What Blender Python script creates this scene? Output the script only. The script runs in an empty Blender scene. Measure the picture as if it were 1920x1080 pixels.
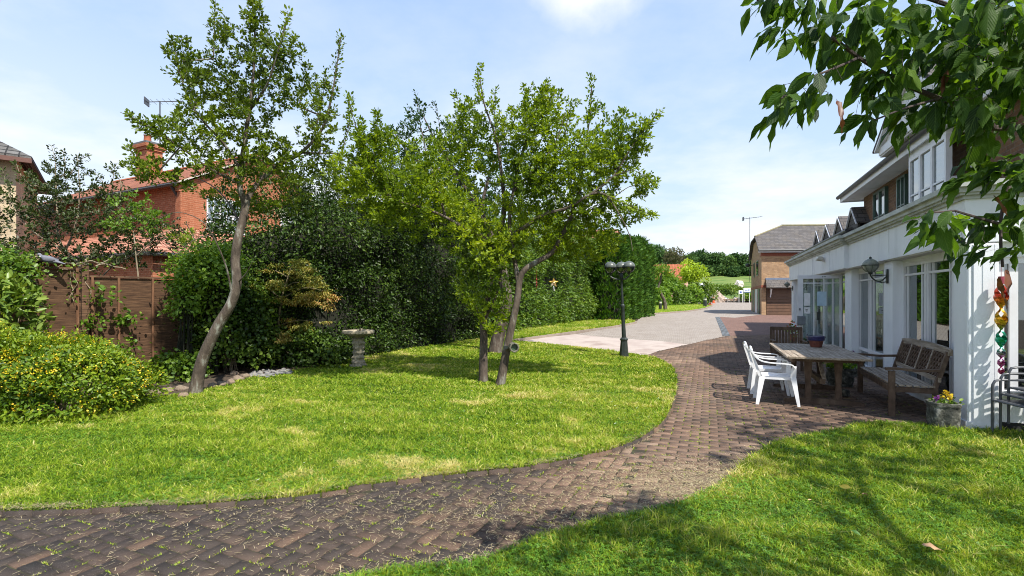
import bpy, bmesh, math, random
import numpy as np
from mathutils import Vector, Matrix

sc = bpy.context.scene
COL = sc.collection
PI = math.pi
F, CX, HY, H = 950.0, 960.0, 560.0, 1.6      # lens in pixels of a 1920 frame, centre, horizon row, eye height

# ------------------------------------------------------------------ terrain
GB = [(-60, 0), (9, 0), (21, .28), (36, .46), (95, .93), (106, 2.2), (170, 9.6), (260, 13), (600, 14)]
GYS = np.array([b[0] for b in GB], float); GZS = np.array([b[1] for b in GB], float)
def gz(y): return float(np.interp(y, GYS, GZS))
def gza(y): return np.interp(y, GYS, GZS)
def P(px, py, Y): return Vector(((px-CX)/F*Y, Y, H+(HY-py)/F*Y))
def G(px, py):
    Y = 10.0
    for _ in range(60):
        Y = .5*Y+.5*(H-gz(Y))*F/max(py-HY, 1.0)
    return ((px-CX)/F*Y, Y)

# ------------------------------------------------------------------ tagging
def tag(o, label, cat, group=None, kind=None):
    if label: o['label'] = label
    if cat: o['category'] = cat
    if group: o['group'] = group
    if kind: o['kind'] = kind
    return o
def thing(name, label, cat, loc=(0, 0, 0), rz=0, group=None):
    o = bpy.data.objects.new(name, None); COL.objects.link(o)
    o.empty_display_size = .2
    o.location = loc; o.rotation_euler = (0, 0, rz)
    return tag(o, label, cat, group)
def copy_tree(o, parent=None):
    c = o.copy(); COL.objects.link(c)
    if parent: c.parent = parent
    for ch in list(o.children): copy_tree(ch, c)
    return c
def kids(o): return list(o.children)

# ------------------------------------------------------------------ mesh helpers
class MB:
    def __init__(s, M=None): s.v = []; s.f = []; s.M = M
    def add(s, vs, fs):
        n = len(s.v)
        if s.M is not None: vs = [s.M @ Vector(v) for v in vs]
        s.v += [tuple(v) for v in vs]; s.f += [tuple(i+n for i in f) for f in fs]
        return s
    def box(s, x0, x1, y0, y1, z0, z1, c=0.0):
        if x1 < x0: x0, x1 = x1, x0
        if y1 < y0: y0, y1 = y1, y0
        if c <= 0:
            s.add([(x0,y0,z0),(x1,y0,z0),(x1,y1,z0),(x0,y1,z0),(x0,y0,z1),(x1,y0,z1),(x1,y1,z1),(x0,y1,z1)],
                  [(0,3,2,1),(4,5,6,7),(0,1,5,4),(1,2,6,5),(2,3,7,6),(3,0,4,7)])
        else:
            c = min(c, (x1-x0)*.3, (y1-y0)*.3, (z1-z0)*.3)
            r = lambda a, z: [(x0+a,y0,z),(x1-a,y0,z),(x1,y0+a,z),(x1,y1-a,z),(x1-a,y1,z),(x0+a,y1,z),(x0,y1-a,z),(x0,y0+a,z)]
            r2 = lambda z: [(x0+c,y0+c*.6,z),(x1-c,y0+c*.6,z),(x1-c*.6,y0+c,z),(x1-c*.6,y1-c,z),(x1-c,y1-c*.6,z),(x0+c,y1-c*.6,z),(x0+c*.6,y1-c,z),(x0+c*.6,y0+c,z)]
            vs = r2(z0)+r(c*.5, z0+c)+r(c*.5, z1-c)+r2(z1)
            fs = [tuple(range(7, -1, -1)), tuple(range(24, 32))]
            for k in range(3):
                for i in range(8): fs.append((k*8+i, k*8+(i+1) % 8, (k+1)*8+(i+1) % 8, (k+1)*8+i))
            s.add(vs, fs)
        return s
    def bu(s, u0, u1, v0, v1, z0, z1, c=0.0):      # facade frame: v positive INTO the building
        return s.box(u0, u1, -v1, -v0, z0, z1, c)
    def bar(s, a, b, w, h, up=(0, 0, 1)):
        a = Vector(a); b = Vector(b); d = (b-a).normalized(); up = Vector(up)
        if abs(d.dot(up)) > .98: up = Vector((1, 0, 0))
        r = d.cross(up).normalized(); t = r.cross(d)
        vs = []
        for p in (a, b):
            for i, j in ((-1,-1),(1,-1),(1,1),(-1,1)): vs.append(p+r*w/2*i+t*h/2*j)
        return s.add(vs, [(0,1,2,3),(7,6,5,4),(0,4,5,1),(1,5,6,2),(2,6,7,3),(3,7,4,0)])
    def tube(s, pts, rad, n=8, cap=True):
        pts = [Vector(p) for p in pts]; m = len(pts)
        if not hasattr(rad, '__len__'): rad = [rad]*m
        vs = []; fs = []; ref = None
        for i, p in enumerate(pts):
            d = (pts[min(i+1, m-1)]-pts[max(i-1, 0)])
            d = d.normalized() if d.length > 1e-9 else Vector((0, 0, 1))
            if ref is None: ref = Vector((1, 0, 0)) if abs(d.x) < .8 else Vector((0, 1, 0))
            a = (ref-d*ref.dot(d)).normalized(); b = d.cross(a); ref = a
            for k in range(n):
                t = 2*PI*k/n; vs.append(p+(a*math.cos(t)+b*math.sin(t))*rad[i])
        for i in range(m-1):
            for k in range(n): fs.append((i*n+k, i*n+(k+1) % n, (i+1)*n+(k+1) % n, (i+1)*n+k))
        if cap: fs += [tuple(range(n-1, -1, -1)), tuple(range((m-1)*n, m*n))]
        return s.add(vs, fs)
    def lathe(s, prof, c=(0, 0, 0), n=24, fn=None):
        vs = []; fs = []; m = len(prof)
        for i, (r, z) in enumerate(prof):
            for k in range(n):
                t = 2*PI*k/n; rr = r*(fn(t, z) if fn else 1)
                vs.append((c[0]+rr*math.cos(t), c[1]+rr*math.sin(t), c[2]+z))
        for i in range(m-1):
            for k in range(n): fs.append((i*n+k, i*n+(k+1) % n, (i+1)*n+(k+1) % n, (i+1)*n+k))
        fs += [tuple(range(n-1, -1, -1)), tuple(range((m-1)*n, m*n))]
        return s.add(vs, fs)
    def prism(s, poly, d):                         # polygon of 3D points pushed along d
        d = Vector(d); n = len(poly); p = [Vector(q) for q in poly]
        vs = p+[q+d for q in p]
        return s.add(vs, [tuple(range(n-1, -1, -1)), tuple(range(n, 2*n))]+[(i, (i+1) % n, n+(i+1) % n, n+i) for i in range(n)])
    def sphere(s, c, r, n=12, m=8, sc=(1, 1, 1), fn=None):
        vs = []; fs = []
        for i in range(m+1):
            th = PI*i/m
            for k in range(n):
                t = 2*PI*k/n; q = Vector((math.sin(th)*math.cos(t), math.sin(th)*math.sin(t), math.cos(th)))
                rr = r*(fn(q) if fn else 1)
                vs.append((c[0]+q.x*rr*sc[0], c[1]+q.y*rr*sc[1], c[2]+q.z*rr*sc[2]))
        for i in range(m):
            for k in range(n): fs.append((i*n+k, (i+1)*n+k, (i+1)*n+(k+1) % n, i*n+(k+1) % n))
        return s.add(vs, fs)
    def build(s, name, mat, parent=None, smooth=False, world=False):
        me = bpy.data.meshes.new(name)
        v = s.v
        if world and parent is not None:
            l = parent.location; v = [(a[0]-l[0], a[1]-l[1], a[2]-l[2]) for a in v]
        me.from_pydata(v, [], s.f); me.validate(clean_customdata=False)
        bm = bmesh.new(); bm.from_mesh(me); bmesh.ops.recalc_face_normals(bm, faces=bm.faces); bm.to_mesh(me); bm.free()
        if smooth:
            me.polygons.foreach_set('use_smooth', [True]*len(me.polygons))
            try: me.set_sharp_from_angle(angle=math.radians(45))
            except Exception: pass
        me.materials.append(mat)
        o = bpy.data.objects.new(name, me); COL.objects.link(o)
        if parent: o.parent = parent
        return o
def npmesh(name, V, Fc, mat, parent=None, tint=None, pattr=None, smooth=False, world=True):
    V = np.asarray(V, np.float32); Fc = np.asarray(Fc, np.int32); k = Fc.shape[1]
    if parent is not None and world: V = V-np.array(parent.location, np.float32)
    me = bpy.data.meshes.new(name)
    me.vertices.add(len(V)); me.vertices.foreach_set('co', V.ravel())
    me.loops.add(Fc.size); me.loops.foreach_set('vertex_index', Fc.ravel())
    me.polygons.add(len(Fc)); me.polygons.foreach_set('loop_start', np.arange(0, Fc.size, k, dtype=np.int32))
    try: me.polygons.foreach_set('loop_total', np.full(len(Fc), k, np.int32))
    except Exception: pass
    if smooth: me.polygons.foreach_set('use_smooth', np.ones(len(Fc), bool))
    me.update(calc_edges=True)
    if tint is not None:
        a = me.attributes.new('tint', 'FLOAT', 'FACE'); a.data.foreach_set('value', np.asarray(tint, np.float32))
    for nm, arr in (pattr or {}).items():
        a = me.attributes.new(nm, 'FLOAT', 'POINT'); a.data.foreach_set('value', np.asarray(arr, np.float32))
    me.materials.append(mat)
    o = bpy.data.objects.new(name, me); COL.objects.link(o)
    if parent: o.parent = parent
    return o
def inpoly(x, y, poly):
    x = np.asarray(x); y = np.asarray(y); r = np.zeros(x.shape, bool); n = len(poly); j = n-1
    for i in range(n):
        xi, yi = poly[i]; xj, yj = poly[j]
        c = ((yi > y) != (yj > y)) & (x < (xj-xi)*(y-yi)/((yj-yi) if yj != yi else 1e-12)+xi)
        r ^= c; j = i
    return r
def catmull(pts, step=.1):
    pts = [Vector(p) for p in pts]
    if len(pts) < 3:
        n = max(2, int((pts[1]-pts[0]).length/step)+1)
        return [pts[0].lerp(pts[1], i/(n-1)) for i in range(n)]
    out = []
    for i in range(len(pts)-1):
        p0 = pts[max(i-1, 0)]; p1 = pts[i]; p2 = pts[i+1]; p3 = pts[min(i+2, len(pts)-1)]
        n = max(1, int((p2-p1).length/step))
        for k in range(n):
            t = k/n
            out.append(.5*((2*p1)+(p2-p0)*t+(2*p0-5*p1+4*p2-p3)*t*t+(3*p1-p0-3*p2+p3)*t**3))
    out.append(pts[-1]); return out
def vnoise(x, y, seed=0, s=1.0):
    r = np.random.default_rng(seed); v = 0
    for k in range(6):
        a = r.uniform(0, 2*PI); f = s*r.uniform(.5, 2.2); v = v+np.sin((x*math.cos(a)+y*math.sin(a))*f+r.uniform(0, 6))/(1+.3*k)
    return v/2.6

# ------------------------------------------------------------------ materials
class NT:
    def __init__(s, name, world=False):
        if world: s.t = world.node_tree
        else:
            s.m = bpy.data.materials.new(name); s.m.use_nodes = True; s.t = s.m.node_tree
        s.t.nodes.clear()
    def n(s, ty, **kw):
        nd = s.t.nodes.new(ty)
        for k, v in kw.items():
            if k.startswith('i_'):
                key = k[2:].replace('_', ' ')
                nd.inputs[int(key) if key.isdigit() else key].default_value = v
            else: setattr(nd, k, v)
        return nd
    def l(s, a, b): s.t.links.new(a, b)
def c4(c): return (c[0], c[1], c[2], 1)
def ramp(T, fac, stops):
    r = T.n('ShaderNodeValToRGB'); e = r.color_ramp.elements
    while len(e) < len(stops): e.new(.5)
    for i, (p, c) in enumerate(stops): e[i].position = p; e[i].color = c4(c)
    T.l(fac, r.inputs[0]); return r.outputs[0]
def noise(T, vec, scale, detail=5, rough=.6):
    n = T.n('ShaderNodeTexNoise'); n.inputs['Scale'].default_value = scale; n.inputs['Detail'].default_value = detail
    n.inputs['Roughness'].default_value = rough; T.l(vec, n.inputs['Vector']); return n.outputs[0]
def mixc(T, fac, a, b, mode='MIX'):
    m = T.n('ShaderNodeMix', data_type='RGBA', blend_type=mode)
    for v, i in ((fac, 0), (a, 6), (b, 7)):
        if isinstance(v, (float, int)): m.inputs[i].default_value = v
        elif isinstance(v, tuple): m.inputs[i].default_value = c4(v)
        else: T.l(v, m.inputs[i])
    return m.outputs[2]
def math_(T, op, a, b=None):
    m = T.n('ShaderNodeMath', operation=op)
    for i, v in enumerate((a, b)):
        if v is None: continue
        if isinstance(v, (float, int)): m.inputs[i].default_value = v
        else: T.l(v, m.inputs[i])
    return m.outputs[0]
def finish(T, col, rough=.7, bumpv=None, bs=.3, bd=.01, metal=0, spec=.4, coat=0):
    p = T.n('ShaderNodeBsdfPrincipled'); o = T.n('ShaderNodeOutputMaterial')
    if isinstance(col, tuple): p.inputs['Base Color'].default_value = c4(col)
    else: T.l(col, p.inputs['Base Color'])
    if isinstance(rough, (float, int)): p.inputs['Roughness'].default_value = rough
    else: T.l(rough, p.inputs['Roughness'])
    p.inputs['Metallic'].default_value = metal; p.inputs['Specular IOR Level'].default_value = spec
    p.inputs['Coat Weight'].default_value = coat
    if bumpv is not None:
        b = T.n('ShaderNodeBump'); b.inputs['Strength'].default_value = bs; b.inputs['Distance'].default_value = bd
        T.l(bumpv, b.inputs['Height']); T.l(b.outputs[0], p.inputs['Normal'])
    T.l(p.outputs[0], o.inputs[0]); return T.m
def M(name, c1, c2=None, scale=6, rough=.7, bs=.3, bd=.01, bscale=None, metal=0, spec=.4, c3=None, stretch=(1, 1, 1), lo=.35, hi=.65, coat=0):
    T = NT(name); tc = T.n('ShaderNodeTexCoord'); mp = T.n('ShaderNodeMapping'); mp.inputs['Scale'].default_value = stretch
    T.l(tc.outputs['Object'], mp.inputs[0]); v = mp.outputs[0]
    f = noise(T, v, scale)
    c2 = c2 or tuple(x*.8 for x in c1)
    st = [(lo, c1), (hi, c2)]
    if c3: st = [(lo-.08, c1), ((lo+hi)/2, c2), (hi+.08, c3)]
    col = ramp(T, f, st)
    return finish(T, col, rough, noise(T, v, bscale or scale*4), bs, bd, metal, spec, coat)
def brick_mat(name, c1, c2, mortar, bw=.225, bh=.075, ms=.006, axis='xy', rough=.85, bs=.5, noff=.5, stain=(.5, .45, .4), bd=.006):
    T = NT(name); tc = T.n('ShaderNodeTexCoord'); sp = T.n('ShaderNodeSeparateXYZ'); T.l(tc.outputs['Object'], sp.inputs[0])
    x, y, z = sp.outputs
    if axis == 'flat': a, b = x, y
    elif axis == 'x': a, b = x, z
    elif axis == 'y': a, b = y, z
    else: a, b = math_(T, 'ADD', x, y), z
    cb = T.n('ShaderNodeCombineXYZ'); T.l(a, cb.inputs[0]); T.l(b, cb.inputs[1])
    br = T.n('ShaderNodeTexBrick'); br.offset = noff
    T.l(cb.outputs[0], br.inputs['Vector'])
    for k, v in (('Scale', 1), ('Mortar Size', ms), ('Mortar Smooth', .3), ('Bias', 0), ('Brick Width', bw), ('Row Height', bh)): br.inputs[k].default_value = v
    br.inputs['Color1'].default_value = c4(c1); br.inputs['Color2'].default_value = c4(c2); br.inputs['Mortar'].default_value = c4(mortar)
    n1 = noise(T, tc.outputs['Object'], 1.7, 8, .7); n2 = noise(T, tc.outputs['Object'], 28, 4)
    col = mixc(T, ramp(T, n1, [(.4, (0, 0, 0)), (.75, (.75, .75, .75))]), br.outputs[0], mixc(T, 1.0, br.outputs[0], stain, 'MULTIPLY'))
    col = mixc(T, .55, col, mixc(T, 1.0, col, ramp(T, n2, [(.3, (.6, .6, .6)), (.7, (1.3, 1.3, 1.3))]), 'MULTIPLY'))
    hgt = math_(T, 'ADD', math_(T, 'MULTIPLY', br.outputs['Fac'], -1.0), math_(T, 'MULTIPLY', n2, .5))
    return finish(T, col, rough, hgt, bs, bd, 0, .25)
def leaf_mat(name, cols, trans=.35, rough=.45, spec=.35, veins=False, tcol=(1.5, 1.35, .5)):
    T = NT(name); at = T.n('ShaderNodeAttribute', attribute_name='tint')
    st = [(i/(len(cols)-1), c) for i, c in enumerate(cols)]
    col = ramp(T, at.outputs['Fac'], st)
    p = T.n('ShaderNodeBsdfPrincipled'); p.inputs['Roughness'].default_value = rough; p.inputs['Specular IOR Level'].default_value = spec
    if veins:
        lu = T.n('ShaderNodeAttribute', attribute_name='lu').outputs['Fac']; lv = T.n('ShaderNodeAttribute', attribute_name='lv').outputs['Fac']
        w = math_(T, 'SUBTRACT', math_(T, 'MULTIPLY', lv, 9.0), math_(T, 'MULTIPLY', math_(T, 'ABSOLUTE', lu), 3.2))
        s_ = math_(T, 'ABSOLUTE', math_(T, 'SUBTRACT', math_(T, 'FRACT', w), .5))
        vein = math_(T, 'LESS_THAN', s_, .07); mid = math_(T, 'LESS_THAN', math_(T, 'ABSOLUTE', lu), .05)
        vm = math_(T, 'MAXIMUM', vein, mid)
        col = mixc(T, math_(T, 'MULTIPLY', vm, .35), col, (.16, .26, .07))
        b = T.n('ShaderNodeBump'); b.inputs['Strength'].default_value = .6; b.inputs['Distance'].default_value = .002
        T.l(math_(T, 'MULTIPLY', s_, 1.0), b.inputs['Height']); T.l(b.outputs[0], p.inputs['Normal'])
    T.l(col, p.inputs['Base Color'])
    tr = T.n('ShaderNodeBsdfTranslucent'); T.l(mixc(T, 1.0, col, tcol, 'MULTIPLY'), tr.inputs[0])
    mx = T.n('ShaderNodeMixShader'); mx.inputs[0].default_value = trans
    T.l(p.outputs[0], mx.inputs[1]); T.l(tr.outputs[0], mx.inputs[2])
    o = T.n('ShaderNodeOutputMaterial'); T.l(mx.outputs[0], o.inputs[0]); return T.m
def tint_mat(name, cols, rough=.8, nscale=60, bs=.4, stain=None):
    T = NT(name); at = T.n('ShaderNodeAttribute', attribute_name='tint'); tc = T.n('ShaderNodeTexCoord')
    col = ramp(T, at.outputs['Fac'], [(i/(len(cols)-1), c) for i, c in enumerate(cols)])
    n2 = noise(T, tc.outputs['Object'], nscale, 6, .75)
    col = mixc(T, .8, col, mixc(T, 1.0, col, ramp(T, n2, [(.3, (.45, .45, .45)), (.55, (1, 1, 1)), (.75, (2.3, 2.2, 2.1))]), 'MULTIPLY'))
    n4 = noise(T, tc.outputs['Object'], 190, 2, .5)
    col = mixc(T, ramp(T, n4, [(.62, (0, 0, 0)), (.72, (.5, .5, .5))]), col, (.30, .28, .25))
    if stain:
        n1 = noise(T, tc.outputs['Object'], .8, 6, .7)
        col = mixc(T, ramp(T, n1, [(.42, (0, 0, 0)), (.7, (.8, .8, .8))]), col, stain)
    return finish(T, col, rough, n2, bs, .004, 0, .3)
def glass_mat(name, tint=(.55, .62, .6), refl=.22):
    T = NT(name); g = T.n('ShaderNodeBsdfGlossy'); g.inputs['Roughness'].default_value = .015; g.inputs[0].default_value = (.9, .95, .95, 1)
    t = T.n('ShaderNodeBsdfTransparent'); t.inputs[0].default_value = c4(tint)
    lw = T.n('ShaderNodeLayerWeight'); lw.inputs[0].default_value = .35
    f = math_(T, 'ADD', math_(T, 'MULTIPLY', lw.outputs['Fresnel'], .8), refl)
    m = T.n('ShaderNodeMixShader'); T.l(f, m.inputs[0]); T.l(t.outputs[0], m.inputs[1]); T.l(g.outputs[0], m.inputs[2])
    o = T.n('ShaderNodeOutputMaterial'); T.l(m.outputs[0], o.inputs[0]); return T.m

white = M('white_paint', (.76, .78, .80), (.70, .72, .75), scale=2.6, rough=.55, bs=.3, bd=.004, bscale=25, c3=(.48, .50, .49), lo=.42, hi=.72, stretch=(1, 1, .3))
white_frame = M('white_frame', (.72, .72, .74), (.62, .62, .64), scale=2, rough=.35, bs=.02)
plastic = M('white_plastic', (.80, .80, .80), (.72, .72, .73), scale=5, rough=.32, bs=.03)
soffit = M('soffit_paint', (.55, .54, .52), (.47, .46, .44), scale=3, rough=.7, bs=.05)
black_metal = M('black_cast_iron', (.022, .028, .026), (.04, .05, .045), scale=14, rough=.42, bs=.15, bd=.003, metal=.2)
grey_metal = M('grey_powder_coat', (.055, .06, .07), (.075, .08, .09), scale=9, rough=.4, bs=.05)
box_grey = M('grey_box_paint', (.18, .2, .22), (.14, .155, .17), scale=8, rough=.5, bs=.05)
dark_gutter = M('dark_gutter', (.03, .03, .032), (.05, .05, .05), scale=6, rough=.45, bs=.05)
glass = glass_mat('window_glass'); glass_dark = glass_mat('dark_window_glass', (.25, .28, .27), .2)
glass_sky = glass_mat('upper_window_glass', (.7, .75, .75), .3)
globe_mat = M('lamp_globe', (.30, .32, .28), (.16, .18, .15), scale=5, rough=.25, bs=.05, spec=.6)
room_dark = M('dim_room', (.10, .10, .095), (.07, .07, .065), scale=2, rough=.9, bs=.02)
curtain_mat = M('pale_curtain', (.55, .6, .58), (.42, .46, .45), scale=3, rough=.9, stretch=(12, 12, .5))
buff_brick = brick_mat('buff_brick', (.42, .27, .15), (.30, .18, .10), (.30, .26, .21), stain=(.6, .52, .45))
shop_brick = brick_mat('brown_brick', (.24, .13, .07), (.15, .085, .05), (.2, .17, .14))
red_brick = brick_mat('red_brick', (.37, .135, .07), (.28, .10, .05), (.46, .26, .16), stain=(.75, .6, .5))
cream_brick = brick_mat('cream_brick', (.56, .45, .30), (.48, .38, .25), (.42, .36, .28), bw=.45, bh=.2)
slate = brick_mat('slate_tiles', (.13, .12, .115), (.085, .08, .082), (.03, .03, .03), bw=.3, bh=.15, ms=.010, axis='x', stain=(.9, .8, .6))
slate_y = brick_mat('slate_tiles_side', (.13, .12, .115), (.085, .08, .082), (.03, .03, .03), bw=.3, bh=.13, ms=.010, axis='y', stain=(.9, .8, .6))
red_tile = brick_mat('red_pantiles', (.50, .17, .09), (.38, .12, .06), (.12, .04, .02), bw=.24, bh=.17, ms=.02, axis='x', noff=0, bs=.9, bd=.03, stain=(.6, .55, .5))
pink_tile = brick_mat('pale_red_pantiles', (.58, .27, .19), (.46, .2, .13), (.2, .08, .05), bw=.24, bh=.13, ms=.02, axis='x', noff=0, bs=.9, bd=.03)
grey_tile = brick_mat('grey_concrete_tiles', (.16, .155, .15), (.11, .11, .105), (.03, .03, .03), bw=.3, bh=.16, ms=.02, axis='x', noff=0, bs=.9, bd=.03)
green_frame = M('dark_window_frame', (.07, .13, .10), (.05, .09, .075), rough=.4, bs=.02)
def bark(name, a, b, c, sc_=9):
    return M(name, a, b, scale=sc_, rough=.9, bs=.9, bd=.02, bscale=28, c3=c, stretch=(1, 1, .35), lo=.40, hi=.68)
bark1 = bark('apple_bark', (.045, .033, .025), (.10, .078, .058), (.34, .35, .30))
bark2 = bark('dark_bark', (.04, .03, .024), (.10, .075, .06), (.24, .24, .20))
bark3 = bark('pale_twig_bark', (.18, .14, .09), (.26, .21, .14), (.3, .28, .22))
def wood(name, a, b, c, st=(1, 14, 14)):
    return M(name, a, b, scale=2.2, rough=.8, bs=.6, bd=.004, bscale=9, c3=c, stretch=st, lo=.4, hi=.62)
teak = wood('weathered_teak', (.17, .13, .095), (.27, .215, .16), (.40, .345, .28))
teak_dark = wood('dark_teak', (.06, .036, .022), (.10, .062, .04), (.15, .105, .07), st=(5, 5, 3))
fence_wood = wood('fence_wood', (.045, .023, .012), (.10, .052, .027), (.19, .105, .055), st=(1.6, 1.6, 20))
fence_batten = wood('fence_batten_wood', (.09, .042, .020), (.15, .07, .034), (.22, .12, .065), st=(9, 9, 1))
stone = M('carved_stone', (.22, .185, .125), (.34, .295, .21), scale=9, rough=.95, bs=.9, bd=.015, bscale=35, c3=(.12, .11, .07), lo=.42, hi=.62)
dark_stone = M('mossy_dark_stone', (.035, .036, .03), (.09, .09, .075), scale=16, rough=.95, bs=.9, bd=.015, bscale=45, c3=(.26, .26, .23), lo=.42, hi=.62)
# ------------------------------------------------------------------ camera, sky, sun
cam = bpy.data.cameras.new('camera'); cam.sensor_width = 36; cam.lens = F/1920*36; cam.shift_y = (HY-540)/1920
cam.clip_start = .05; cam.clip_end = 3000
co = bpy.data.objects.new('camera', cam); COL.objects.link(co); co.location = (0, 0, H); co.rotation_euler = (PI/2, 0, 0); sc.camera = co
SUN = Vector((.62, -.78, 0)).normalized(); ELEV = math.radians(54)
sd = Vector((SUN.x*math.cos(ELEV), SUN.y*math.cos(ELEV), math.sin(ELEV)))
sl = bpy.data.lights.new('sun', 'SUN'); sl.energy = 4.5; sl.angle = math.radians(.8); sl.color = (1, .95, .86)
so = bpy.data.objects.new('sun', sl); COL.objects.link(so); so.rotation_euler = sd.to_track_quat('Z', 'Y').to_euler(); so.location = (5, -5, 30)
w = bpy.data.worlds.new('World'); sc.world = w; w.use_nodes = True
T = NT('w', w)
sky = T.n('ShaderNodeTexSky', sky_type='NISHITA'); sky.sun_disc = False; sky.sun_elevation = ELEV
sky.sun_rotation = math.atan2(SUN.x, SUN.y); sky.air_density = 1.0; sky.dust_density = 2.2; sky.ozone_density = 1.6; sky.altitude = 50
tc = T.n('ShaderNodeTexCoord'); sp = T.n('ShaderNodeSeparateXYZ'); T.l(tc.outputs['Generated'], sp.inputs[0])
zc = math_(T, 'ADD', math_(T, 'MAXIMUM', sp.outputs[2], 0.0), .14)
cb = T.n('ShaderNodeCombineXYZ'); T.l(math_(T, 'DIVIDE', sp.outputs[0], zc), cb.inputs[0]); T.l(math_(T, 'DIVIDE', sp.outputs[1], zc), cb.inputs[1])
n1 = noise(T, cb.outputs[0], .9, 9, .58)
low = ramp(T, sp.outputs[2], [(0.0, (1, 1, 1)), (.18, (.7, .7, .7)), (.42, (.12, .12, .12)), (.7, (.0, .0, .0))])
wisp = ramp(T, n1, [(.42, (0, 0, 0)), (.72, (1, 1, 1))])
leftv = math_(T, 'MULTIPLY', math_(T, 'MAXIMUM', math_(T, 'MULTIPLY', sp.outputs[0], -1.0), 0.0), .55)
m1 = math_(T, 'ADD', math_(T, 'MULTIPLY', wisp, math_(T, 'ADD', low, .34)), math_(T, 'MULTIPLY', low, .16))
m1 = math_(T, 'ADD', m1, math_(T, 'MULTIPLY', leftv, math_(T, 'ADD', low, .1)))
cd = Vector((.16, 1, .70)).normalized(); dp = T.n('ShaderNodeVectorMath', operation='DOT_PRODUCT'); T.l(tc.outputs['Generated'], dp.inputs[0]); dp.inputs[1].default_value = cd
puff = T.n('ShaderNodeMapRange'); puff.inputs[1].default_value = .986; puff.inputs[2].default_value = .9995; T.l(dp.outputs['Value'], puff.inputs[0])
n3 = noise(T, tc.outputs['Generated'], 6, 7, .6)
pf = T.n('ShaderNodeMapRange'); pf.inputs[1].default_value = 1.12; pf.inputs[2].default_value = 1.7
T.l(math_(T, 'ADD', puff.outputs[0], math_(T, 'MULTIPLY', n3, 1.5)), pf.inputs[0])
m2 = math_(T, 'MINIMUM', math_(T, 'ADD', m1, math_(T, 'MULTIPLY', pf.outputs[0], puff.outputs[0])), 1.0)
grad = ramp(T, sp.outputs[2], [(0.0, (.50, .60, .66)), (.22, (.36, .50, .67)), (.5, (.25, .39, .63)), (1.0, (.17, .29, .55))])
veil = mixc(T, .88, sky.outputs[0], mixc(T, 1.0, grad, (6.4, 6.1, 6.0), "MULTIPLY"))
colr = mixc(T, m2, veil, (4.0, 4.08, 4.2))
bg = T.n("ShaderNodeBackground"); bg.inputs[1].default_value = .15; T.l(colr, bg.inputs[0])
ow = T.n('ShaderNodeOutputWorld'); T.l(bg.outputs[0], ow.inputs[0])
sc.view_settings.view_transform = 'Standard'; sc.view_settings.look = 'None'; sc.view_settings.exposure = .88
sc.view_settings.gamma = 1
sc.render.engine = 'CYCLES'
sc.cycles.use_denoising = True; sc.cycles.filter_width = 1.0; sc.cycles.denoising_prefilter = 'FAST'; sc.cycles.max_bounces = 6; sc.cycles.transparent_max_bounces = 12
sc.cycles.diffuse_bounces = 3; sc.cycles.glossy_bounces = 3; sc.cycles.transmission_bounces = 4
sc.cycles.sample_clamp_indirect = 6

# ------------------------------------------------------------------ ground sheets
def sheet(name, poly, zo, mat, skirt=0, cuts=None):
    bm = bmesh.new(); vs = [bm.verts.new((x, y, 0)) for x, y in poly]; f = bm.faces.new(vs)
    if f.normal.z < 0: bmesh.ops.reverse_faces(bm, faces=[f])
    ys = [p[1] for p in poly]
    for yb in (cuts or GYS):
        if min(ys) < yb < max(ys):
            bmesh.ops.bisect_plane(bm, geom=bm.verts[:]+bm.edges[:]+bm.faces[:], plane_co=(0, yb, 0), plane_no=(0, 1, 0))
    bmesh.ops.triangulate(bm, faces=bm.faces[:])
    for v in bm.verts: v.co.z = gz(v.co.y)+zo
    if skirt:
        be = [e for e in bm.edges if len(e.link_faces) == 1]
        r = bmesh.ops.extrude_edge_only(bm, edges=be)
        for g in r['geom']:
            if isinstance(g, bmesh.types.BMVert): g.co.z -= skirt
    bmesh.ops.recalc_face_normals(bm, faces=bm.faces)
    me = bpy.data.meshes.new(name); bm.to_mesh(me); bm.free(); me.materials.append(mat)
    for p in me.polygons:
        pass
    o = bpy.data.objects.new(name, me); COL.objects.link(o); o['kind'] = 'structure'; return o
soil = M('soil', (.035, .024, .016), (.06, .042, .028), scale=5, rough=.95, bs=1, bd=.03, bscale=22, c3=(.10, .075, .05))
joint = M('joint_sand', (.018, .015, .011), (.035, .030, .018), scale=9, rough=.95, bs=.8, bd=.01, bscale=60, c3=(.05, .06, .02))
lawn_m = M('lawn_thatch', (.045, .065, .010), (.09, .115, .02), scale=1.1, rough=.95, bs=.8, bd=.02, bscale=70, c3=(.30, .30, .10), lo=.42, hi=.68)
lawn_far = M('far_lawn', (.14, .27, .02), (.19, .32, .03), scale=.7, rough=.95, bs=.8, bd=.03, bscale=30, c3=(.26, .33, .06), lo=.42, hi=.68)
meadow = M('hill_meadow', (.05, .11, .015), (.11, .17, .03), scale=.22, rough=.95, bs=.8, bd=.3, bscale=1.2, c3=(.20, .21, .07), lo=.4, hi=.62, stretch=(1, 1.6, 1))
sheet('ground', [(-320, -40), (320, -40), (320, 600), (-320, 600)], -.03, soil, cuts=[-60, 9, 21, 36, 95])
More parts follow.
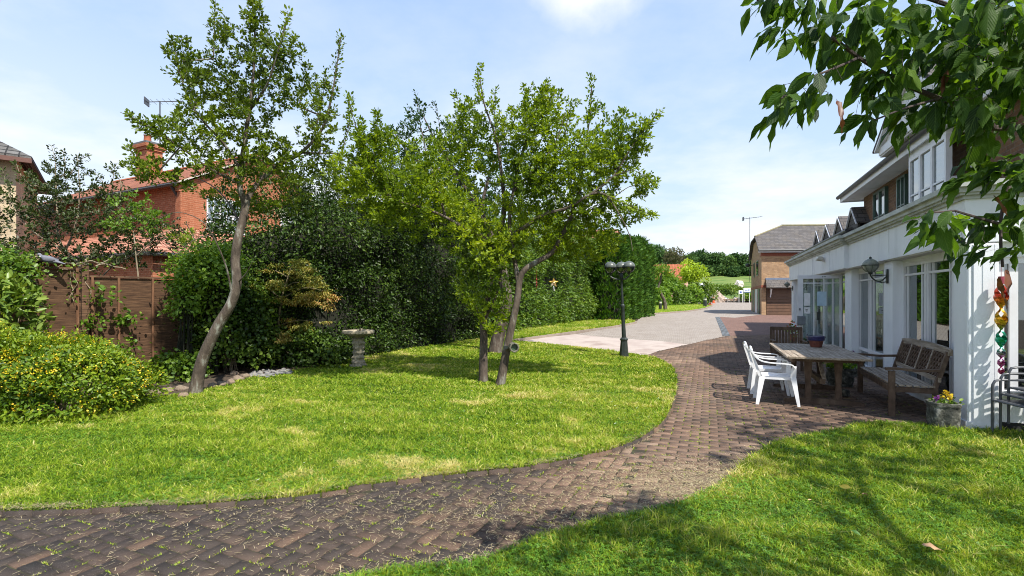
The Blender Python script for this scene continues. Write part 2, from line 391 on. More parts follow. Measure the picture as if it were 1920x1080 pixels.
# hill as its own terrain sheet above the ground
def hill():
    xs = np.linspace(-120, 260, 77); ys = np.concatenate([[96.5], np.linspace(100, 170, 29), np.linspace(176, 260, 12), [400]])
    X, Y = np.meshgrid(xs, ys); Z = gza(Y)+.02+np.clip((Y-105)/30, 0, 1)*(vnoise(X, Y, 3, .06)*.9+vnoise(X, Y, 4, .25)*.25)+np.clip(-(X-60)/200, 0, 1)*3*np.clip((Y-100)/70, 0, 1)
    V = np.stack([X, Y, Z], -1).reshape(-1, 3); n = len(xs); F_ = []
    for j in range(len(ys)-1):
        for i in range(n-1): F_.append((j*n+i, j*n+i+1, (j+1)*n+i+1, (j+1)*n+i))
    o = npmesh('hill', V, F_, meadow, smooth=True); o['kind'] = 'structure'
hill()
edge_px = [(150, 964), (300, 959), (430, 951), (560, 938), (700, 916), (850, 897), (1000, 881), (1100, 861), (1170, 841), (1222, 814), (1250, 785), (1265, 750), (1269, 715), (1260, 692), (1237, 677), (1205, 669)]
EDGE = [(-9, 3.45), (-6.5, 3.62), (-4.2, 3.70)]+[G(*p) for p in edge_px]
EDGE = [(p.x, p.y) for p in catmull([(x, y, 0) for x, y in EDGE], .12)]
slab_px = [(1205, 669), (1170, 664), (1100, 655), (1030, 647), (963, 641)]
BEDEDGE = [G(290, 752), G(345, 744), G(400, 733), G(440, 720), G(470, 712), G(520, 706)]
hedge_foot = [G(600, 690), G(700, 668), G(800, 652), G(900, 637), G(950, 629)]
LAWN = EDGE+[G(*p) for p in slab_px[1:]]+hedge_foot[::-1]+[(x, y) for x, y in BEDEDGE[::-1]]+[(-5.9, 7.3), (-9, 7.2)]
sheet('lawn', LAWN, .03, lawn_m, skirt=.06)
RL_px = [(640, 1080), (760, 1072), (880, 1060), (1000, 1018), (1100, 988), (1200, 966), (1300, 937), (1375, 893), (1415, 853), (1480, 827), (1580, 808), (1640, 795), (1740, 800), (1800, 812)]
RL = [(-2.5, 2.55), (-1.3, 2.75)]+[G(*p) for p in RL_px[1:]]
RL = [(p.x, p.y) for p in catmull([(x, y, 0) for x, y in RL], .15)]
RLAWN = RL+[(5.6, 6.05), (9, 5.0), (12, 3), (12, -8), (-9, -8), (-9, 2.2)]
sheet('front_lawn', RLAWN, .012, lawn_m)
# paving polygons
mouth = [G(1170, 664), G(1233, 659), G(1290, 646), G(1362, 630)]
DR0, DR1 = G(1362, 630), G(1345, 594)
def facade_x(Y, v=0.0): return 3.09+v/.9317+.39*Y
PAVE = [(-9, 2.25)]+RL+[(5.9, 5.9), (facade_x(7, .35), 7), (facade_x(19.5, .35), 19.5), DR0]+mouth[::-1][1:]+EDGE[::-1]
ROADM = brick_mat('pale_block_paving', (.36, .32, .28), (.29, .25, .22), (.17, .145, .12), bw=.21, bh=.105, ms=.013, axis='flat', stain=(.78, .74, .7))
APRON = brick_mat('brown_block_paving', (.23, .13, .10), (.17, .10, .08), (.08, .06, .05), bw=.21, bh=.105, ms=.01, axis='flat', stain=(.7, .68, .66))
SLABM = M('red_concrete', (.33, .265, .235), (.40, .34, .30), scale=.9, rough=.9, bs=.3, bd=.006, bscale=50, c3=(.25, .18, .155), lo=.4, hi=.65)
sheet('path', PAVE, -.003, joint)
slab = [G(1205, 669), G(1233, 659), G(1290, 646), G(1240, 640), G(1150, 634), G(1078, 627), G(1020, 633), G(963, 641), G(1030, 647), G(1100, 655), G(1170, 664)]
sheet('concrete_slab', slab, .006, SLABM)
ro = [G(1290, 646), DR0, DR1, (13.8, 31.5), (17.6, 35.6), (20.9, 44.3), (33, 60), (50, 80), (60, 96), (20, 96.4), (8, 96.4), (22, 75), G(1334, 573), G(1325, 578), G(1290, 583.5), G(1240, 587), G(1205, 590), G(1190, 607), G(1148, 615), G(1078, 627), G(1150, 634), G(1240, 640)]
sheet('road', ro, .002, ROADM)
ap = [DR0, (facade_x(19.5, .35), 19.5), (facade_x(25, 1), 25), (22.5, 33.6), (17.5, 35.8), (13.9, 31.6), DR1]
sheet('garage_apron', ap, .004, APRON)
kerb_m = M('kerb_concrete', (.22, .17, .14), (.3, .25, .2), scale=4, rough=.9, bs=.4)
drain_m = brick_mat('blue_grey_drain_blocks', (.16, .18, .20), (.11, .13, .15), (.06, .06, .05), bw=.2, bh=.2, ms=.02, axis='flat')
def ribbon(name, pts, wd, z0, z1, mat, steps=1):
    mb = MB()
    for a, b in zip(pts[:-1], pts[1:]):
        a = Vector((a[0], a[1], 0)); b = Vector((b[0], b[1], 0)); d = (b-a).normalized(); r = Vector((-d.y, d.x, 0))*wd/2
        vs = [a-r, a+r, b+r, b-r]; lo = [Vector((q.x, q.y, gz(q.y)+z0)) for q in vs]; hi = [Vector((q.x, q.y, gz(q.y)+z1)) for q in vs]
        mb.add(lo+hi, [(0,1,2,3),(7,6,5,4),(0,4,5,1),(1,5,6,2),(2,6,7,3),(3,7,4,0)])
    o = mb.build(name, mat); o['kind'] = 'structure'; return o
drain_pts = [(DR0[0]+(DR1[0]-DR0[0])*t, DR0[1]+(DR1[1]-DR0[1])*t) for t in np.linspace(0, .98, 9)]
ribbon('drain_channel', drain_pts, .26, -.02, .012, drain_m)
verge_front = [G(963, 641), G(1020, 633), G(1070, 626), G(1148, 615), G(1188, 607.5)]
VERGE = verge_front+[G(1192, 605), G(1160, 596), G(1080, 604), G(970, 620), G(950, 629)]
sheet('verge_lawn', VERGE, .05, lawn_far, skirt=.1)
ribbon('verge_kerb', verge_front+[G(1193, 605)], .11, -.05, .085, kerb_m)
fl_front = [G(1200, 592), G(1240, 588.5), G(1290, 584.5), G(1322, 579.5), G(1336, 574)]
FLAWN = [(x, y) for x, y in fl_front]+[(27.5, 78), (22, 88), (14, 88), (10, 60), (8.8, 40)]
sheet('far_lawn', FLAWN, .06, lawn_far, skirt=.1)
ribbon('far_kerb', fl_front+[(27.5, 78)], .18, -.05, .10, kerb_m)
BED = [(x, y) for x, y in BEDEDGE]+[G(600, 690), (-4.3, 12.6), (-7.2, 10.8), (-9.2, 8.3), (-9, 7.2), (-5.9, 7.3)]
sheet('soil_bed', BED, .05, soil)

# ------------------------------------------------------------------ block paving laid brick by brick
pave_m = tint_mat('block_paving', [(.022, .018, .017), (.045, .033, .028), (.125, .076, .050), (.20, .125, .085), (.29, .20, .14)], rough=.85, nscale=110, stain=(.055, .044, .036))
def bricks():
    rs = np.random.default_rng(5); P_ = []; ang = math.radians(-24); ca, sa = math.cos(ang), math.sin(ang)
    PV = PAVE; U = .1035
    cs = []
    R = range(-90, 90)
    for a in R:                                       # herringbone on the path
        for b in range(-50, 50):
            for (ox, oy, w_, h_) in ((0, 0, 2, 1), (2, -1, 1, 2)):
                x = (a+2*b+ox+w_/2)*U; y = (a-2*b+oy+h_/2)*U
                X = x*ca-y*sa; Y = x*sa+y*ca+3.5
                if -7 < X < 1.25 and 2.3 < Y < 5.4: cs.append((X, Y, w_*U, h_*U, ang))
    cs = [c for c in cs if c[0]-.45*(min(c[1], 5.2)-4.2) < .85]
    ang2 = math.radians(-21.3); ca, sa = math.cos(ang2), math.sin(ang2)
    for j in range(-60, 190):                          # stretcher bond on the terrace
        for i in range(-60, 60):
            x = (i*2+(j % 2))*U; y = j*U; X = x*ca-y*sa+3; Y = x*sa+y*ca+4
            if X > .3 and Y > 2.3 and Y < 19.4 and X-.45*(min(Y, 5.2)-4.2) >= .85: cs.append((X, Y, 2*U, U, ang2))
    cs = np.array(cs); k = inpoly(cs[:, 0], cs[:, 1], PV); cs = cs[k]
    n = len(cs); g = .0052
    hx = cs[:, 2]/2-g; hy = cs[:, 3]/2-g; c = np.cos(cs[:, 4]); s = np.sin(cs[:, 4]); ch = .0035
    V = np.zeros((n, 8, 3)); jt = rs.normal(0, .0012, (n,)); tx = rs.normal(0, .005, n); ty = rs.normal(0, .005, n)
    rot = rs.normal(0, .012, n); c, s = np.cos(cs[:, 4]+rot), np.sin(cs[:, 4]+rot)
    for q, (i, j) in enumerate(((-1, -1), (1, -1), (1, 1), (-1, 1))):
        for lv in (0, 1):
            lx = i*(hx-(ch if lv else 0)); ly = j*(hy-(ch if lv else 0))
            V[:, q+4*lv, 0] = cs[:, 0]+lx*c-ly*s; V[:, q+4*lv, 1] = cs[:, 1]+lx*s+ly*c
            V[:, q+4*lv, 2] = (.005+jt+lx*tx+ly*ty) if lv else (-.006+0*jt)
    V[:, :, 2] += gza(V[:, :, 1])
    fq = np.array([(4,5,6,7),(0,1,5,4),(1,2,6,5),(2,3,7,6),(3,0,4,7)])
    Fc = (fq[None]+np.arange(n)[:, None, None]*8).reshape(-1, 4)
    X, Y = cs[:, 0], cs[:, 1]
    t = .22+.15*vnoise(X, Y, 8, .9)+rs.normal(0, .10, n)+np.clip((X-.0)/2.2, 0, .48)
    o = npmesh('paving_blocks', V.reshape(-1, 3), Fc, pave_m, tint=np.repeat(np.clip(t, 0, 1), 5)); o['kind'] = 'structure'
    return cs
BR = bricks()
def edging():
    rs = np.random.default_rng(6); pts = [Vector((x, y, 0)) for x, y in EDGE]; V = []; Fc = []; tt = []
    L = [0]
    for a, b in zip(pts[:-1], pts[1:]): L.append(L[-1]+(b-a).length)
    ps = lambda s: Vector((np.interp(s, L, [p.x for p in pts]), np.interp(s, L, [p.y for p in pts]), 0))
    s = 0
    while s < L[-1]-.2:
        a, b = ps(s+.004), ps(s+.196); d = (b-a).normalized(); r = Vector((d.y, -d.x, 0)); z1 = .040+rs.normal(0, .004); k = len(V); o_ = rs.normal(0, .004)
        for q in (a-r*.055, a+r*(.025+o_), b+r*(.025+o_), b-r*.055): V.append((q.x, q.y, gz(q.y)-.02))
        for q in (a-r*.05+d*.006, a+r*(.019+o_)+d*.004, b+r*(.019+o_)-d*.004, b-r*.05-d*.006): V.append((q.x, q.y, gz(q.y)+z1))
        Fc += [(k+4,k+5,k+6,k+7),(k,k+1,k+5,k+4),(k+1,k+2,k+6,k+5),(k+2,k+3,k+7,k+6),(k+3,k,k+4,k+7)]; tt += [float(np.clip(rs.normal(.30, .09), 0, 1))]*5
        s += .203
    o = npmesh('lawn_edging', V, Fc, pave_m, tint=tt); o['kind'] = 'structure'
edging()

# ------------------------------------------------------------------ grass and small ground cover (uncountable)
grass_m = leaf_mat('grass', [(.035, .09, .006), (.115, .22, .011), (.26, .385, .022), (.42, .45, .06), (.62, .55, .24)], trans=.38, rough=.5, spec=.25, tcol=(1.3, 1.25, .5))
clover_m = leaf_mat('clover', [(.035, .11, .010), (.09, .21, .016), (.18, .33, .03)], trans=.3, rough=.5, spec=.3)
straw_m = leaf_mat('dry_clippings', [(.22, .17, .09), (.38, .31, .18), (.58, .50, .32)], trans=.2, rough=.7, spec=.2, tcol=(1, 1, .8))
def blades(name, poly, n, zo, seed, h=(.028, .055), wb=.0068, ref=4.0, ymin=None, ymax=None, pw=1.7, label=None, mat=None, tb=0.0, lean=.95, xlim=None, dens=None, tvar=1.0):
    rs = np.random.default_rng(seed); xs = [p[0] for p in poly]; ys = [p[1] for p in poly]
    y0 = ymin if ymin is not None else min(ys); y1 = ymax if ymax is not None else max(ys); x0, x1 = (xlim or (min(xs), max(xs)))
    out = []; got = 0
    for _ in range(60):
        m = n*3; u = rs.random(m)
        a, b = max(y0, .5)**(1-pw), y1**(1-pw); Y = (a+(b-a)*u)**(1/(1-pw)); X = rs.uniform(x0, x1, m)
        k = inpoly(X, Y, poly) & (np.abs(X) < Y*1.12+.6)
        if dens is not None: k &= rs.random(m) < dens(X, Y)
        out.append(np.stack([X[k], Y[k]], 1)); got += k.sum()
        if got >= n: break
    pt = np.concatenate(out)[:n]; n = len(pt); X, Y = pt[:, 0], pt[:, 1]
    sc_ = np.clip(Y/ref, .8, 4)
    ln = vnoise(X, Y, 11, 1.1); ln2 = vnoise(X, Y, 12, 4.5)
    hh = rs.uniform(*h, n)*(1+.35*ln2)*np.clip(sc_, .9, 1.7)**.5; wd = wb*sc_*rs.uniform(.7, 1.3, n)
    az = rs.uniform(0, 2*PI, n); le = hh*rs.uniform(0, lean, n)*1.6; fa = rs.uniform(0, 2*PI, n)
    cl_ = .7*vnoise(X, Y, 61, 9)+.7*vnoise(X, Y, 62, 23)+.8*vnoise(X, Y, 63, 60); hh = hh*(1+.28*cl_); le = np.minimum(le*(1+.4*np.abs(cl_)), hh*1.5)
    z = gza(Y)+zo
    V = np.zeros((n, 5, 3)); dx, dy = np.cos(az)*le, np.sin(az)*le; fx, fy = np.cos(fa)*wd/2, np.sin(fa)*wd/2
    for q, (sg, t) in enumerate(((-1, 0), (1, 0), (1, .55), (-1, .55))):
        tw = 1 if t == 0 else .8
        V[:, q, 0] = X+sg*fx*tw+dx*t*t*.9; V[:, q, 1] = Y+sg*fy*tw+dy*t*t*.9; V[:, q, 2] = z+hh*t-.006*(t == 0)
    V[:, 4, 0] = X+dx; V[:, 4, 1] = Y+dy; V[:, 4, 2] = z+hh*(1-.3*(le/hh/1.6)**2)
    base = np.arange(n)[:, None]*5
    tri = np.concatenate([base+np.array([[0, 1, 2]]), base+np.array([[0, 2, 3]]), base+np.array([[3, 2, 4]])], 0)
    dry = np.clip(vnoise(X, Y, 21, 1.3)*.5+vnoise(X, Y, 22, 4)*.45+vnoise(X, Y, 23, 11)*.25-.22, 0, 1)
    t = .40+.13*ln+tb+.10*ln2+.17*cl_+rs.normal(0, .19, n)+dry*1.0*tvar+np.where(rs.random(n) < .05, .35, 0)
    o = npmesh(name, V.reshape(-1, 3), tri, mat or grass_m, tint=np.tile(np.clip(t, 0, 1), 3)); o['kind'] = 'stuff'
    tag(o, label, 'grass')
    return o
GQ = 1.15
blades('grass', LAWN, int(330000*GQ), .028, 1, label='short sunlit mown grass covering the big curved lawn')
blades('grass', RLAWN, int(190000*GQ), .01, 2, ymin=1.9, xlim=(-3, 8.5), h=(.03, .065), label='shaggier shaded grass of the near lawn at the lower right', tb=-.02, ref=3.5)
blades('grass', VERGE, 26000, .045, 3, h=(.05, .09), wb=.006, label='bright grass strip between hedge and kerb of the drive', tb=.05, ref=6)
blades('grass', FLAWN, 26000, .055, 4, h=(.06, .12), wb=.006, label='bright far grass patch round the small apple tree', tb=.06, ref=6, ymax=80, pw=1.3)
for i_, (px_, py_) in enumerate(((1262, 1008), (1285, 1032), (1335, 1045), (1352, 1020), (1195, 1014), (1225, 985))):
    g_ = G(px_, py_); blades('grass_tufts' if i_ else 'grass_tufts', [(g_[0]-.10, g_[1]-.05), (g_[0]+.10, g_[1]-.05), (g_[0]+.10, g_[1]+.06), (g_[0]-.10, g_[1]+.06)], 120, .01, 80+i_, h=(.06, .13), wb=.006, ymin=g_[1]-.05, label='longer grass tufts sticking up in the near lawn beside the path', tb=.12)
def joint_weeds():
    rs = np.random.default_rng(9); c = BR; pts = []
    sx = rs.choice([-1, 1], len(c)); sy = rs.choice([-1, 1], len(c))
    X = c[:, 0]+(sx*c[:, 2]/2)*np.cos(c[:, 4])-(sy*c[:, 3]/2)*np.sin(c[:, 4]); Y = c[:, 1]+(sx*c[:, 2]/2)*np.sin(c[:, 4])+(sy*c[:, 3]/2)*np.cos(c[:, 4])
    pr = np.clip(.62+.35*vnoise(X, Y, 31, 1.1), .05, .9)*np.where(X > 1.2, np.clip(1.3-(Y-5)/7, .08, 1), 1.0)*np.where(X > 3.6, .35, 1)
    k = rs.random(len(c)) < pr; X, Y = X[k], Y[k]
    m = 18; n = len(X)*m; ja = np.repeat(c[k][:, 4]+np.where(rs.random(k.sum()) < .5, 0, PI/2), m); jl = rs.normal(0, .030, n); X = np.repeat(X, m)+np.cos(ja)*jl+rs.normal(0, .004, n); Y = np.repeat(Y, m)+np.sin(ja)*jl+rs.normal(0, .004, n)
    az = rs.uniform(0, 2*PI, n); L = rs.uniform(.006, .020, n); wd = rs.uniform(.002, .004, n); z = gza(Y)
    V = np.zeros((n, 3, 3)); V[:, 0] = np.stack([X-np.sin(az)*wd, Y+np.cos(az)*wd, z], 1); V[:, 1] = np.stack([X+np.sin(az)*wd, Y-np.cos(az)*wd, z], 1)
    V[:, 2] = np.stack([X+np.cos(az)*L, Y+np.sin(az)*L, z+.008+L*rs.uniform(.1, .6, n)], 1)
    o = npmesh('joint_weeds', V.reshape(-1, 3), np.arange(n*3).reshape(-1, 3), grass_m, tint=np.clip(rs.normal(.55, .2, n), 0, 1)); tag(o, 'tufts of grass and moss in the joints of the brick path', 'weeds', kind='stuff')
joint_weeds()
def clippings():
    rs = np.random.default_rng(10); XY = []
    ep = np.array(EDGE); ep = ep[(ep[:, 0] > -5)]
    i = rs.integers(0, len(ep), 26000); p = ep[i]+rs.normal(0, 1, (26000, 2))*np.array([.05, .04])[None]; p[:, 1] += .045; w8 = rs.random(26000) < .55+.35*vnoise(p[:, 0], p[:, 1], 41, 2.0); XY.append(p[w8 & (p[:, 1] < 6.2)])
    rp = np.array(RL); i = rs.integers(0, len(rp), 7000); p = rp[i]+rs.normal(0, .08, (7000, 2)); XY.append(p)
    c = G(1330, 905); p = np.array(c)+rs.normal(0, 1, (9000, 2))*np.array([.60, .30]); XY.append(p)
    c = G(1050, 960); p = np.array(c)+rs.normal(0, 1, (5000, 2))*np.array([1.6, .28]); XY.append(p)
    p = np.stack([rs.uniform(-4.5, 2.5, 5000), rs.uniform(2.8, 5.2, 5000)], 1); XY.append(p[inpoly(p[:, 0], p[:, 1], PAVE)])
    q = np.concatenate(XY); n = len(q); X, Y = q[:, 0], q[:, 1]; inl = inpoly(X, Y, LAWN)
    az = rs.uniform(0, 2*PI, n); L = rs.uniform(.010, .042, n); wd = rs.uniform(.0008, .0018, n); z = gza(Y)+.011+inl*.04+rs.random(n)*.006
    V = np.zeros((n, 4, 3)); ca, sa = np.cos(az), np.sin(az); lift = rs.normal(0, .006, n)
    for k, (a, b) in enumerate(((-1, -1), (1, -1), (1, 1), (-1, 1))):
        V[:, k] = np.stack([X+a*ca*L/2-b*sa*wd, Y+a*sa*L/2+b*ca*wd, z+a*lift*.5], 1)
    o = npmesh('dry_clippings', V.reshape(-1, 3), np.arange(n*4).reshape(-1, 4), straw_m, tint=rs.random(n)); tag(o, 'straw coloured dry mowings strewn along the lawn edges and the path', 'mowings', kind='stuff')
clippings()
def clover(name, poly, n, seed, ymax, zo, label, thr=.1):
    rs = np.random.default_rng(seed); X = rs.uniform(-6, 8, n*6); Y = 1.9+(ymax-1.9)*rs.random(n*6)**1.6
    k = inpoly(X, Y, poly) & (np.abs(X) < Y*1.1+.3) & (vnoise(X, Y, 51, 1.6)+.4*vnoise(X, Y, 52, 6)+rs.normal(0, .25, n*6) > thr); X, Y = X[k][:n], Y[k][:n]; n = len(X)
    V = []; z = gza(Y)+zo+rs.uniform(.012, .04, n); r = rs.uniform(.006, .013, n); a0 = rs.uniform(0, 2*PI, n); tl = rs.normal(0, .35, (n, 2)); Vv = np.zeros((n, 3, 4, 3))
    for q in range(3):
        for k2, (rr, da) in enumerate(((.1, 0), (.8, -.55), (1.25, 0), (.8, .55))):
            A = a0+q*2*PI/3+da; dx, dy = np.cos(A)*r*rr, np.sin(A)*r*rr
            Vv[:, q, k2] = np.stack([X+dx, Y+dy, z+dx*tl[:, 0]+dy*tl[:, 1]], 1)
    t = np.repeat(np.clip(rs.normal(.5, .25, n), 0, 1), 3)
    o = npmesh(name, Vv.reshape(-1, 3), np.arange(n*12).reshape(-1, 4), clover_m, tint=t); tag(o, label, 'clover', kind='stuff')
clover('clover', RLAWN, int(52000*GQ), 60, 6.3, .02, 'patches of clover leaves in the near lawn', -.3)
clover('clover', LAWN, int(34000*GQ), 61, 8.5, .035, 'clover leaves mixed in the front of the big lawn', .05)
def daisies():
    rs = np.random.default_rng(14); m = M('daisy_petals', (.85, .85, .82), rough=.6, bs=.02); V = []; Fc = []
    for _ in range(90):
        X = rs.uniform(-4, 3.2); Y = rs.uniform(3.9, 9)
        if not inpoly(np.array([X]), np.array([Y]), LAWN)[0]: continue
        r = rs.uniform(.007, .013); k = len(V); z = gz(Y)+.03+rs.uniform(.03, .05)
        for i in range(6): V.append((X+r*math.cos(i*PI/3), Y+r*math.sin(i*PI/3), z+r*.4*math.cos(i*PI/3)))
        Fc.append(tuple(range(k, k+6)))
    o = npmesh('daisies', V, Fc, m); tag(o, 'tiny white daisy heads and petals scattered over the lawn', 'daisies', kind='stuff')
daisies()
# ------------------------------------------------------------------ white building (facade frame: u along the drive, v into the building)
SL = .39; DV = Vector((.3633, .9317)); RV = Vector((.9317, -.3633)); ANG = math.atan2(DV.y, DV.x)
def Uo(px, v):
    Y = (3.09+v/.9317)/((px-CX)/F-SL); return (Y+.3633*v)/.9317
def W(u, v, z=0): return Vector((3.09+DV.x*u+RV.x*v, DV.y*u+RV.y*v, z))
wb = thing('white_building', 'long white rendered building with cornice and glazed doors beside the terrace', 'building', (3.09, 0, 0), ANG)
uF = 6.58
uA1, uA2 = Uo(1788, .22), Uo(1693, .22)
uB1, uB2 = Uo(1660, .22), Uo(1607, .22)
uP2a, uP2b = Uo(1676, .1), Uo(1660, .1); uP3a, uP3b = Uo(1598, .1), Uo(1586, .1)
uC = Uo(1583, -.08); uE = Uo(1480, -.08)
mb = MB()
for a, b in ((uF+.35, uA1), (uA2, uB1), (uB2, 13.4), (18.9, uE-.1)): mb.bu(a, b, .22, .42, -.4, 2.30)
for a, b in ((uA1, uA2), (uB1, uB2), (13.4, 18.9)): mb.bu(a, b, .22, .42, 2.2, 2.30); mb.bu(a, b, .22, .42, -.4, .12)
mb.bu(uF+.10, uF+.3, .34, 9, .12, .46); mb.bu(uE-.3, uE-.1, .42, 6, -.4, 2.28)
mb.bu(uF+.10, uF+.3, .34, 9, 2.1, 2.30)
mb.build('wall', white, wb)
mb = MB()
mb.bu(uF, uC-.002, 0, .25, 2.28, 2.82); mb.bu(uF, uF+.25, .25, 9, 2.28, 2.82)
mb.bu(uC, uE, -.08, .17, 2.28, 2.82); mb.bu(uE-.25, uE, .17, 6, 2.28, 2.82)
for px in (1667, 1556, 1524):
    u = Uo(px, 0 if px > 1583 else -.08); v = 0 if px > 1583 else -.08; mb.bu(u, u+.035, v-.012, v+.01, 2.285, 2.815)
mb.build('fascia', white, wb)
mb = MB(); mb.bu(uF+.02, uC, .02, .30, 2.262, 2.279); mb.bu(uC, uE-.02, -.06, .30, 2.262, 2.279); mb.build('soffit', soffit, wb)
mb = MB()
for k, (o_, z0, z1) in enumerate(((.03, 2.80, 2.845), (.07, 2.845, 2.875), (.10, 2.875, 2.935), (.15, 2.935, 3.0))):
    mb.bu(uF-o_, uC-o_, -o_, .3, z0, z1); mb.bu(uF-o_, uF+.3, .3, 9, z0, z1)
    mb.bu(uC-o_, uE+o_, -.08-o_, .3+.001*k, z0, z1+.001); mb.bu(uE-.3, uE+o_, .3, 6, z0, z1)
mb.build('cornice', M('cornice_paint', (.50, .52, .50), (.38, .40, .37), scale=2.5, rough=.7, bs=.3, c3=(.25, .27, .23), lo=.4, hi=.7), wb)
mb = MB(); mb.bu(uF+.3, uE-.1, .3, 9, 2.86, 2.93); mb.build('flat_roof', M('roof_felt', (.12, .12, .12), rough=.95), wb)
def pil(a, b, v0, v1, z1=2.262):
    m = MB(); m.bu(a, b, v0, v1, -.4, z1, .008); m.bu(a-.02, b+.02, v0-.02, v1, -.4, gz(a*.93)+.12)
    return m
m = pil(uF, uF+.36, .02, .32); m.bu(uF-.018, uF+.02, .075, .27, .10, 2.25, .006)
for vv in (.045, .295): m.bu(uF-.006, uF+.02, vv-.012, vv+.012, .10, 2.25)
m.build('pilaster', white, wb)
pil(uP2a, uP2b, .08, .24).build('pilaster', white, wb); pil(uP3a, uP3b, .08, .24).build('pilaster', white, wb)
pil(uE-.55, uE-.12, -.02, .24).build('pilaster', white, wb)
# windows
def window(name, u0, u1, v, z0, z1, lights, transom, parent=wb, fm=white_frame, gm=glass, t=.055, side=False, curtain=None, rail=None):
    f = MB(); d = .07
    f.bu(u0, u1, v-.02, v+d, z1-t, z1); f.bu(u0-.03, u1+.03, v-.06, v+d, z0, z0+t)
    f.bu(u0, u0+t, v-.02, v+d, z0+t, z1-t); f.bu(u1-t, u1, v-.02, v+d, z0+t, z1-t)
    for a in lights: f.bu(a-t*.6, a+t*.6, v-.018, v+d-.01, z0+t, z1-t)
    if transom: f.bu(u0+t, u1-t, v-.012, v+d-.02, transom-.016, transom+.016)
    if rail: f.bu(u0+t, u1-t, v-.014, v+d-.015, rail-.03, rail+.03)
    if side:
        e = [u0]+list(lights)+[u1]
        for a, b in zip(e[:-1], e[1:]):
            for c_ in (a+.18*(b-a), b-.18*(b-a)): f.bu(c_-.011, c_+.011, v-.008, v+.03, z0+t, z1-t)
    o = f.build(name, fm, parent)
    g = MB(); g.bu(u0+t*.5, u1-t*.5, v+.014, v+.022, z0+t*.5, z1-t*.5); g.build('pane', gm, o)
    if curtain:
        c_ = MB()
        a, b, za, zb = curtain; n = 24; vs = []
        for i in range(n+1):
            uu = a+(b-a)*i/n; vv = v+.22+.03*math.sin(i*1.6)
            vs += [(uu, -vv, za), (uu, -vv, zb), (uu, -vv-.006, za), (uu, -vv-.006, zb)]
        fs = []
        for i in range(n): k = i*4; fs += [(k, k+4, k+5, k+1), (k+2, k+3, k+7, k+6), (k+1, k+5, k+7, k+3), (k, k+2, k+6, k+4)]
        c_.add(vs, fs); c_.build('curtain', curtain_mat, o)
    return o
window('window', uA1, uA2, .24, .12, 2.2, [(uA1+uA2)/2-.08, (uA1+uA2)/2+.02], 2.0, side=True, curtain=(uA2-.45, uA2-.05, .2, 2.0))
window('window', uB1, uB2, .24, .12, 2.2, [(uB1+uB2)/2], 2.0, side=True, curtain=(uB1+.05, uB1+.5, 1.3, 2.1), rail=.5)
window('entrance_screen', 13.4, 18.9, .24, .14, 2.24, [14.0, 14.9, 15.8, 16.9, 17.9], 2.02, side=False)
# front windows facing the near lawn
f = MB()
for v0 in (.345, .475, 1.45, 2.5): f.bu(uF+.13, uF+.2, v0, v0+.08, .46, 2.1)
f.bu(uF+.06, uF+.22, .33, 6, .44, .50); f.bu(uF+.13, uF+.2, .34, 6, 2.02, 2.1)
fo = f.build('window', white_frame, wb); g = MB(); g.bu(uF+.16, uF+.168, .35, 6, .48, 2.08); g.build('pane', glass_dark, fo)
m = MB(); m.bu(uF+.115, uF+.29, .33, 6, -.4, .115); m.build('void_shade', M('void_black', (.03, .03, .03), rough=.9), wb)  # black strip painted for the dark void below the low wall
# interior so the glass looks into a room
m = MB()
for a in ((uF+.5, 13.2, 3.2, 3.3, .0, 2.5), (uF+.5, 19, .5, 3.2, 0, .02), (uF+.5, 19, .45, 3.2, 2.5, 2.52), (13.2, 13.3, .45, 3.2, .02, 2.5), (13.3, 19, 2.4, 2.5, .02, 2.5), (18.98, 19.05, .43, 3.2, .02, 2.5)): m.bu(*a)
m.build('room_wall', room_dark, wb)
for a in ((8.0, 8.9, 1.0, 1.6, .02, .75, .02), (10.6, 11.3, 1.1, 1.7, .02, .9, .02)): m = MB(); m.bu(*a); m.build('sideboard', M('indoor_wood', (.16, .09, .05), rough=.5), wb)
# open door leaf standing out from the wall
uD = (12.7+.3633*.22)/.9317
d = MB()
def leafbar(v0, v1, z0, z1, t=.045): d.bu(uD, uD+t, v0, v1, z0, z1, .003)
leafbar(-.76, -.64, .12, 2.2); leafbar(.16, .22, .12, 2.2); leafbar(-.64, .16, 2.11, 2.2); leafbar(-.64, .16, .12, .32)
for vv in (-.40, -.18, .02): d.bu(uD+.01, uD+.035, vv-.014, vv+.014, .32, 2.11)
d.bu(uD+.008, uD+.037, -.64, .16, 1.985, 2.01)
do = d.build('door', white_frame, wb)
g = MB(); g.bu(uD+.018, uD+.026, -.65, .17, .3, 2.13); g.build('pane', glass, do)
m = MB(); m.bu(uD-.012, uD+.016, -.30, -.27, .95, 1.35); m.bu(uD-.016, uD+.005, -.335, -.255, 1.06, 1.26, .004); m.build('handle', black_metal, do)
m = MB(); m.bu(uD+.004, uD+.012, -.62, -.48, 1.42, 1.74); m.bu(uD+.004, uD+.012, -.62, -.48, 1.22, 1.38); m.build('notice', M('notice_paper', (.8, .8, .8), rough=.6, bs=.02), do)
m = MB(); m.bu(uD+.003, uD+.014, -.33, -.12, 1.42, 1.78); m.build('notice', M('blue_notice', (.45, .58, .68), (.35, .5, .6), rough=.6, bs=.02), do)
for a in ((uD+.001, uD+.004, -.60, -.50, 1.385, 1.40), (uD+.001, uD+.0035, -.585, -.535, 1.30, 1.325), (uD+.001, uD+.0035, -.575, -.545, 1.26, 1.27), (uD-.003, uD+.0, -.22, -.19, 2.145, 2.165), (uD-.003, uD+.0, -.17, -.14, 2.145, 2.165)): m = MB(); m.bu(*a); m.build('notice_print', black_metal, do)
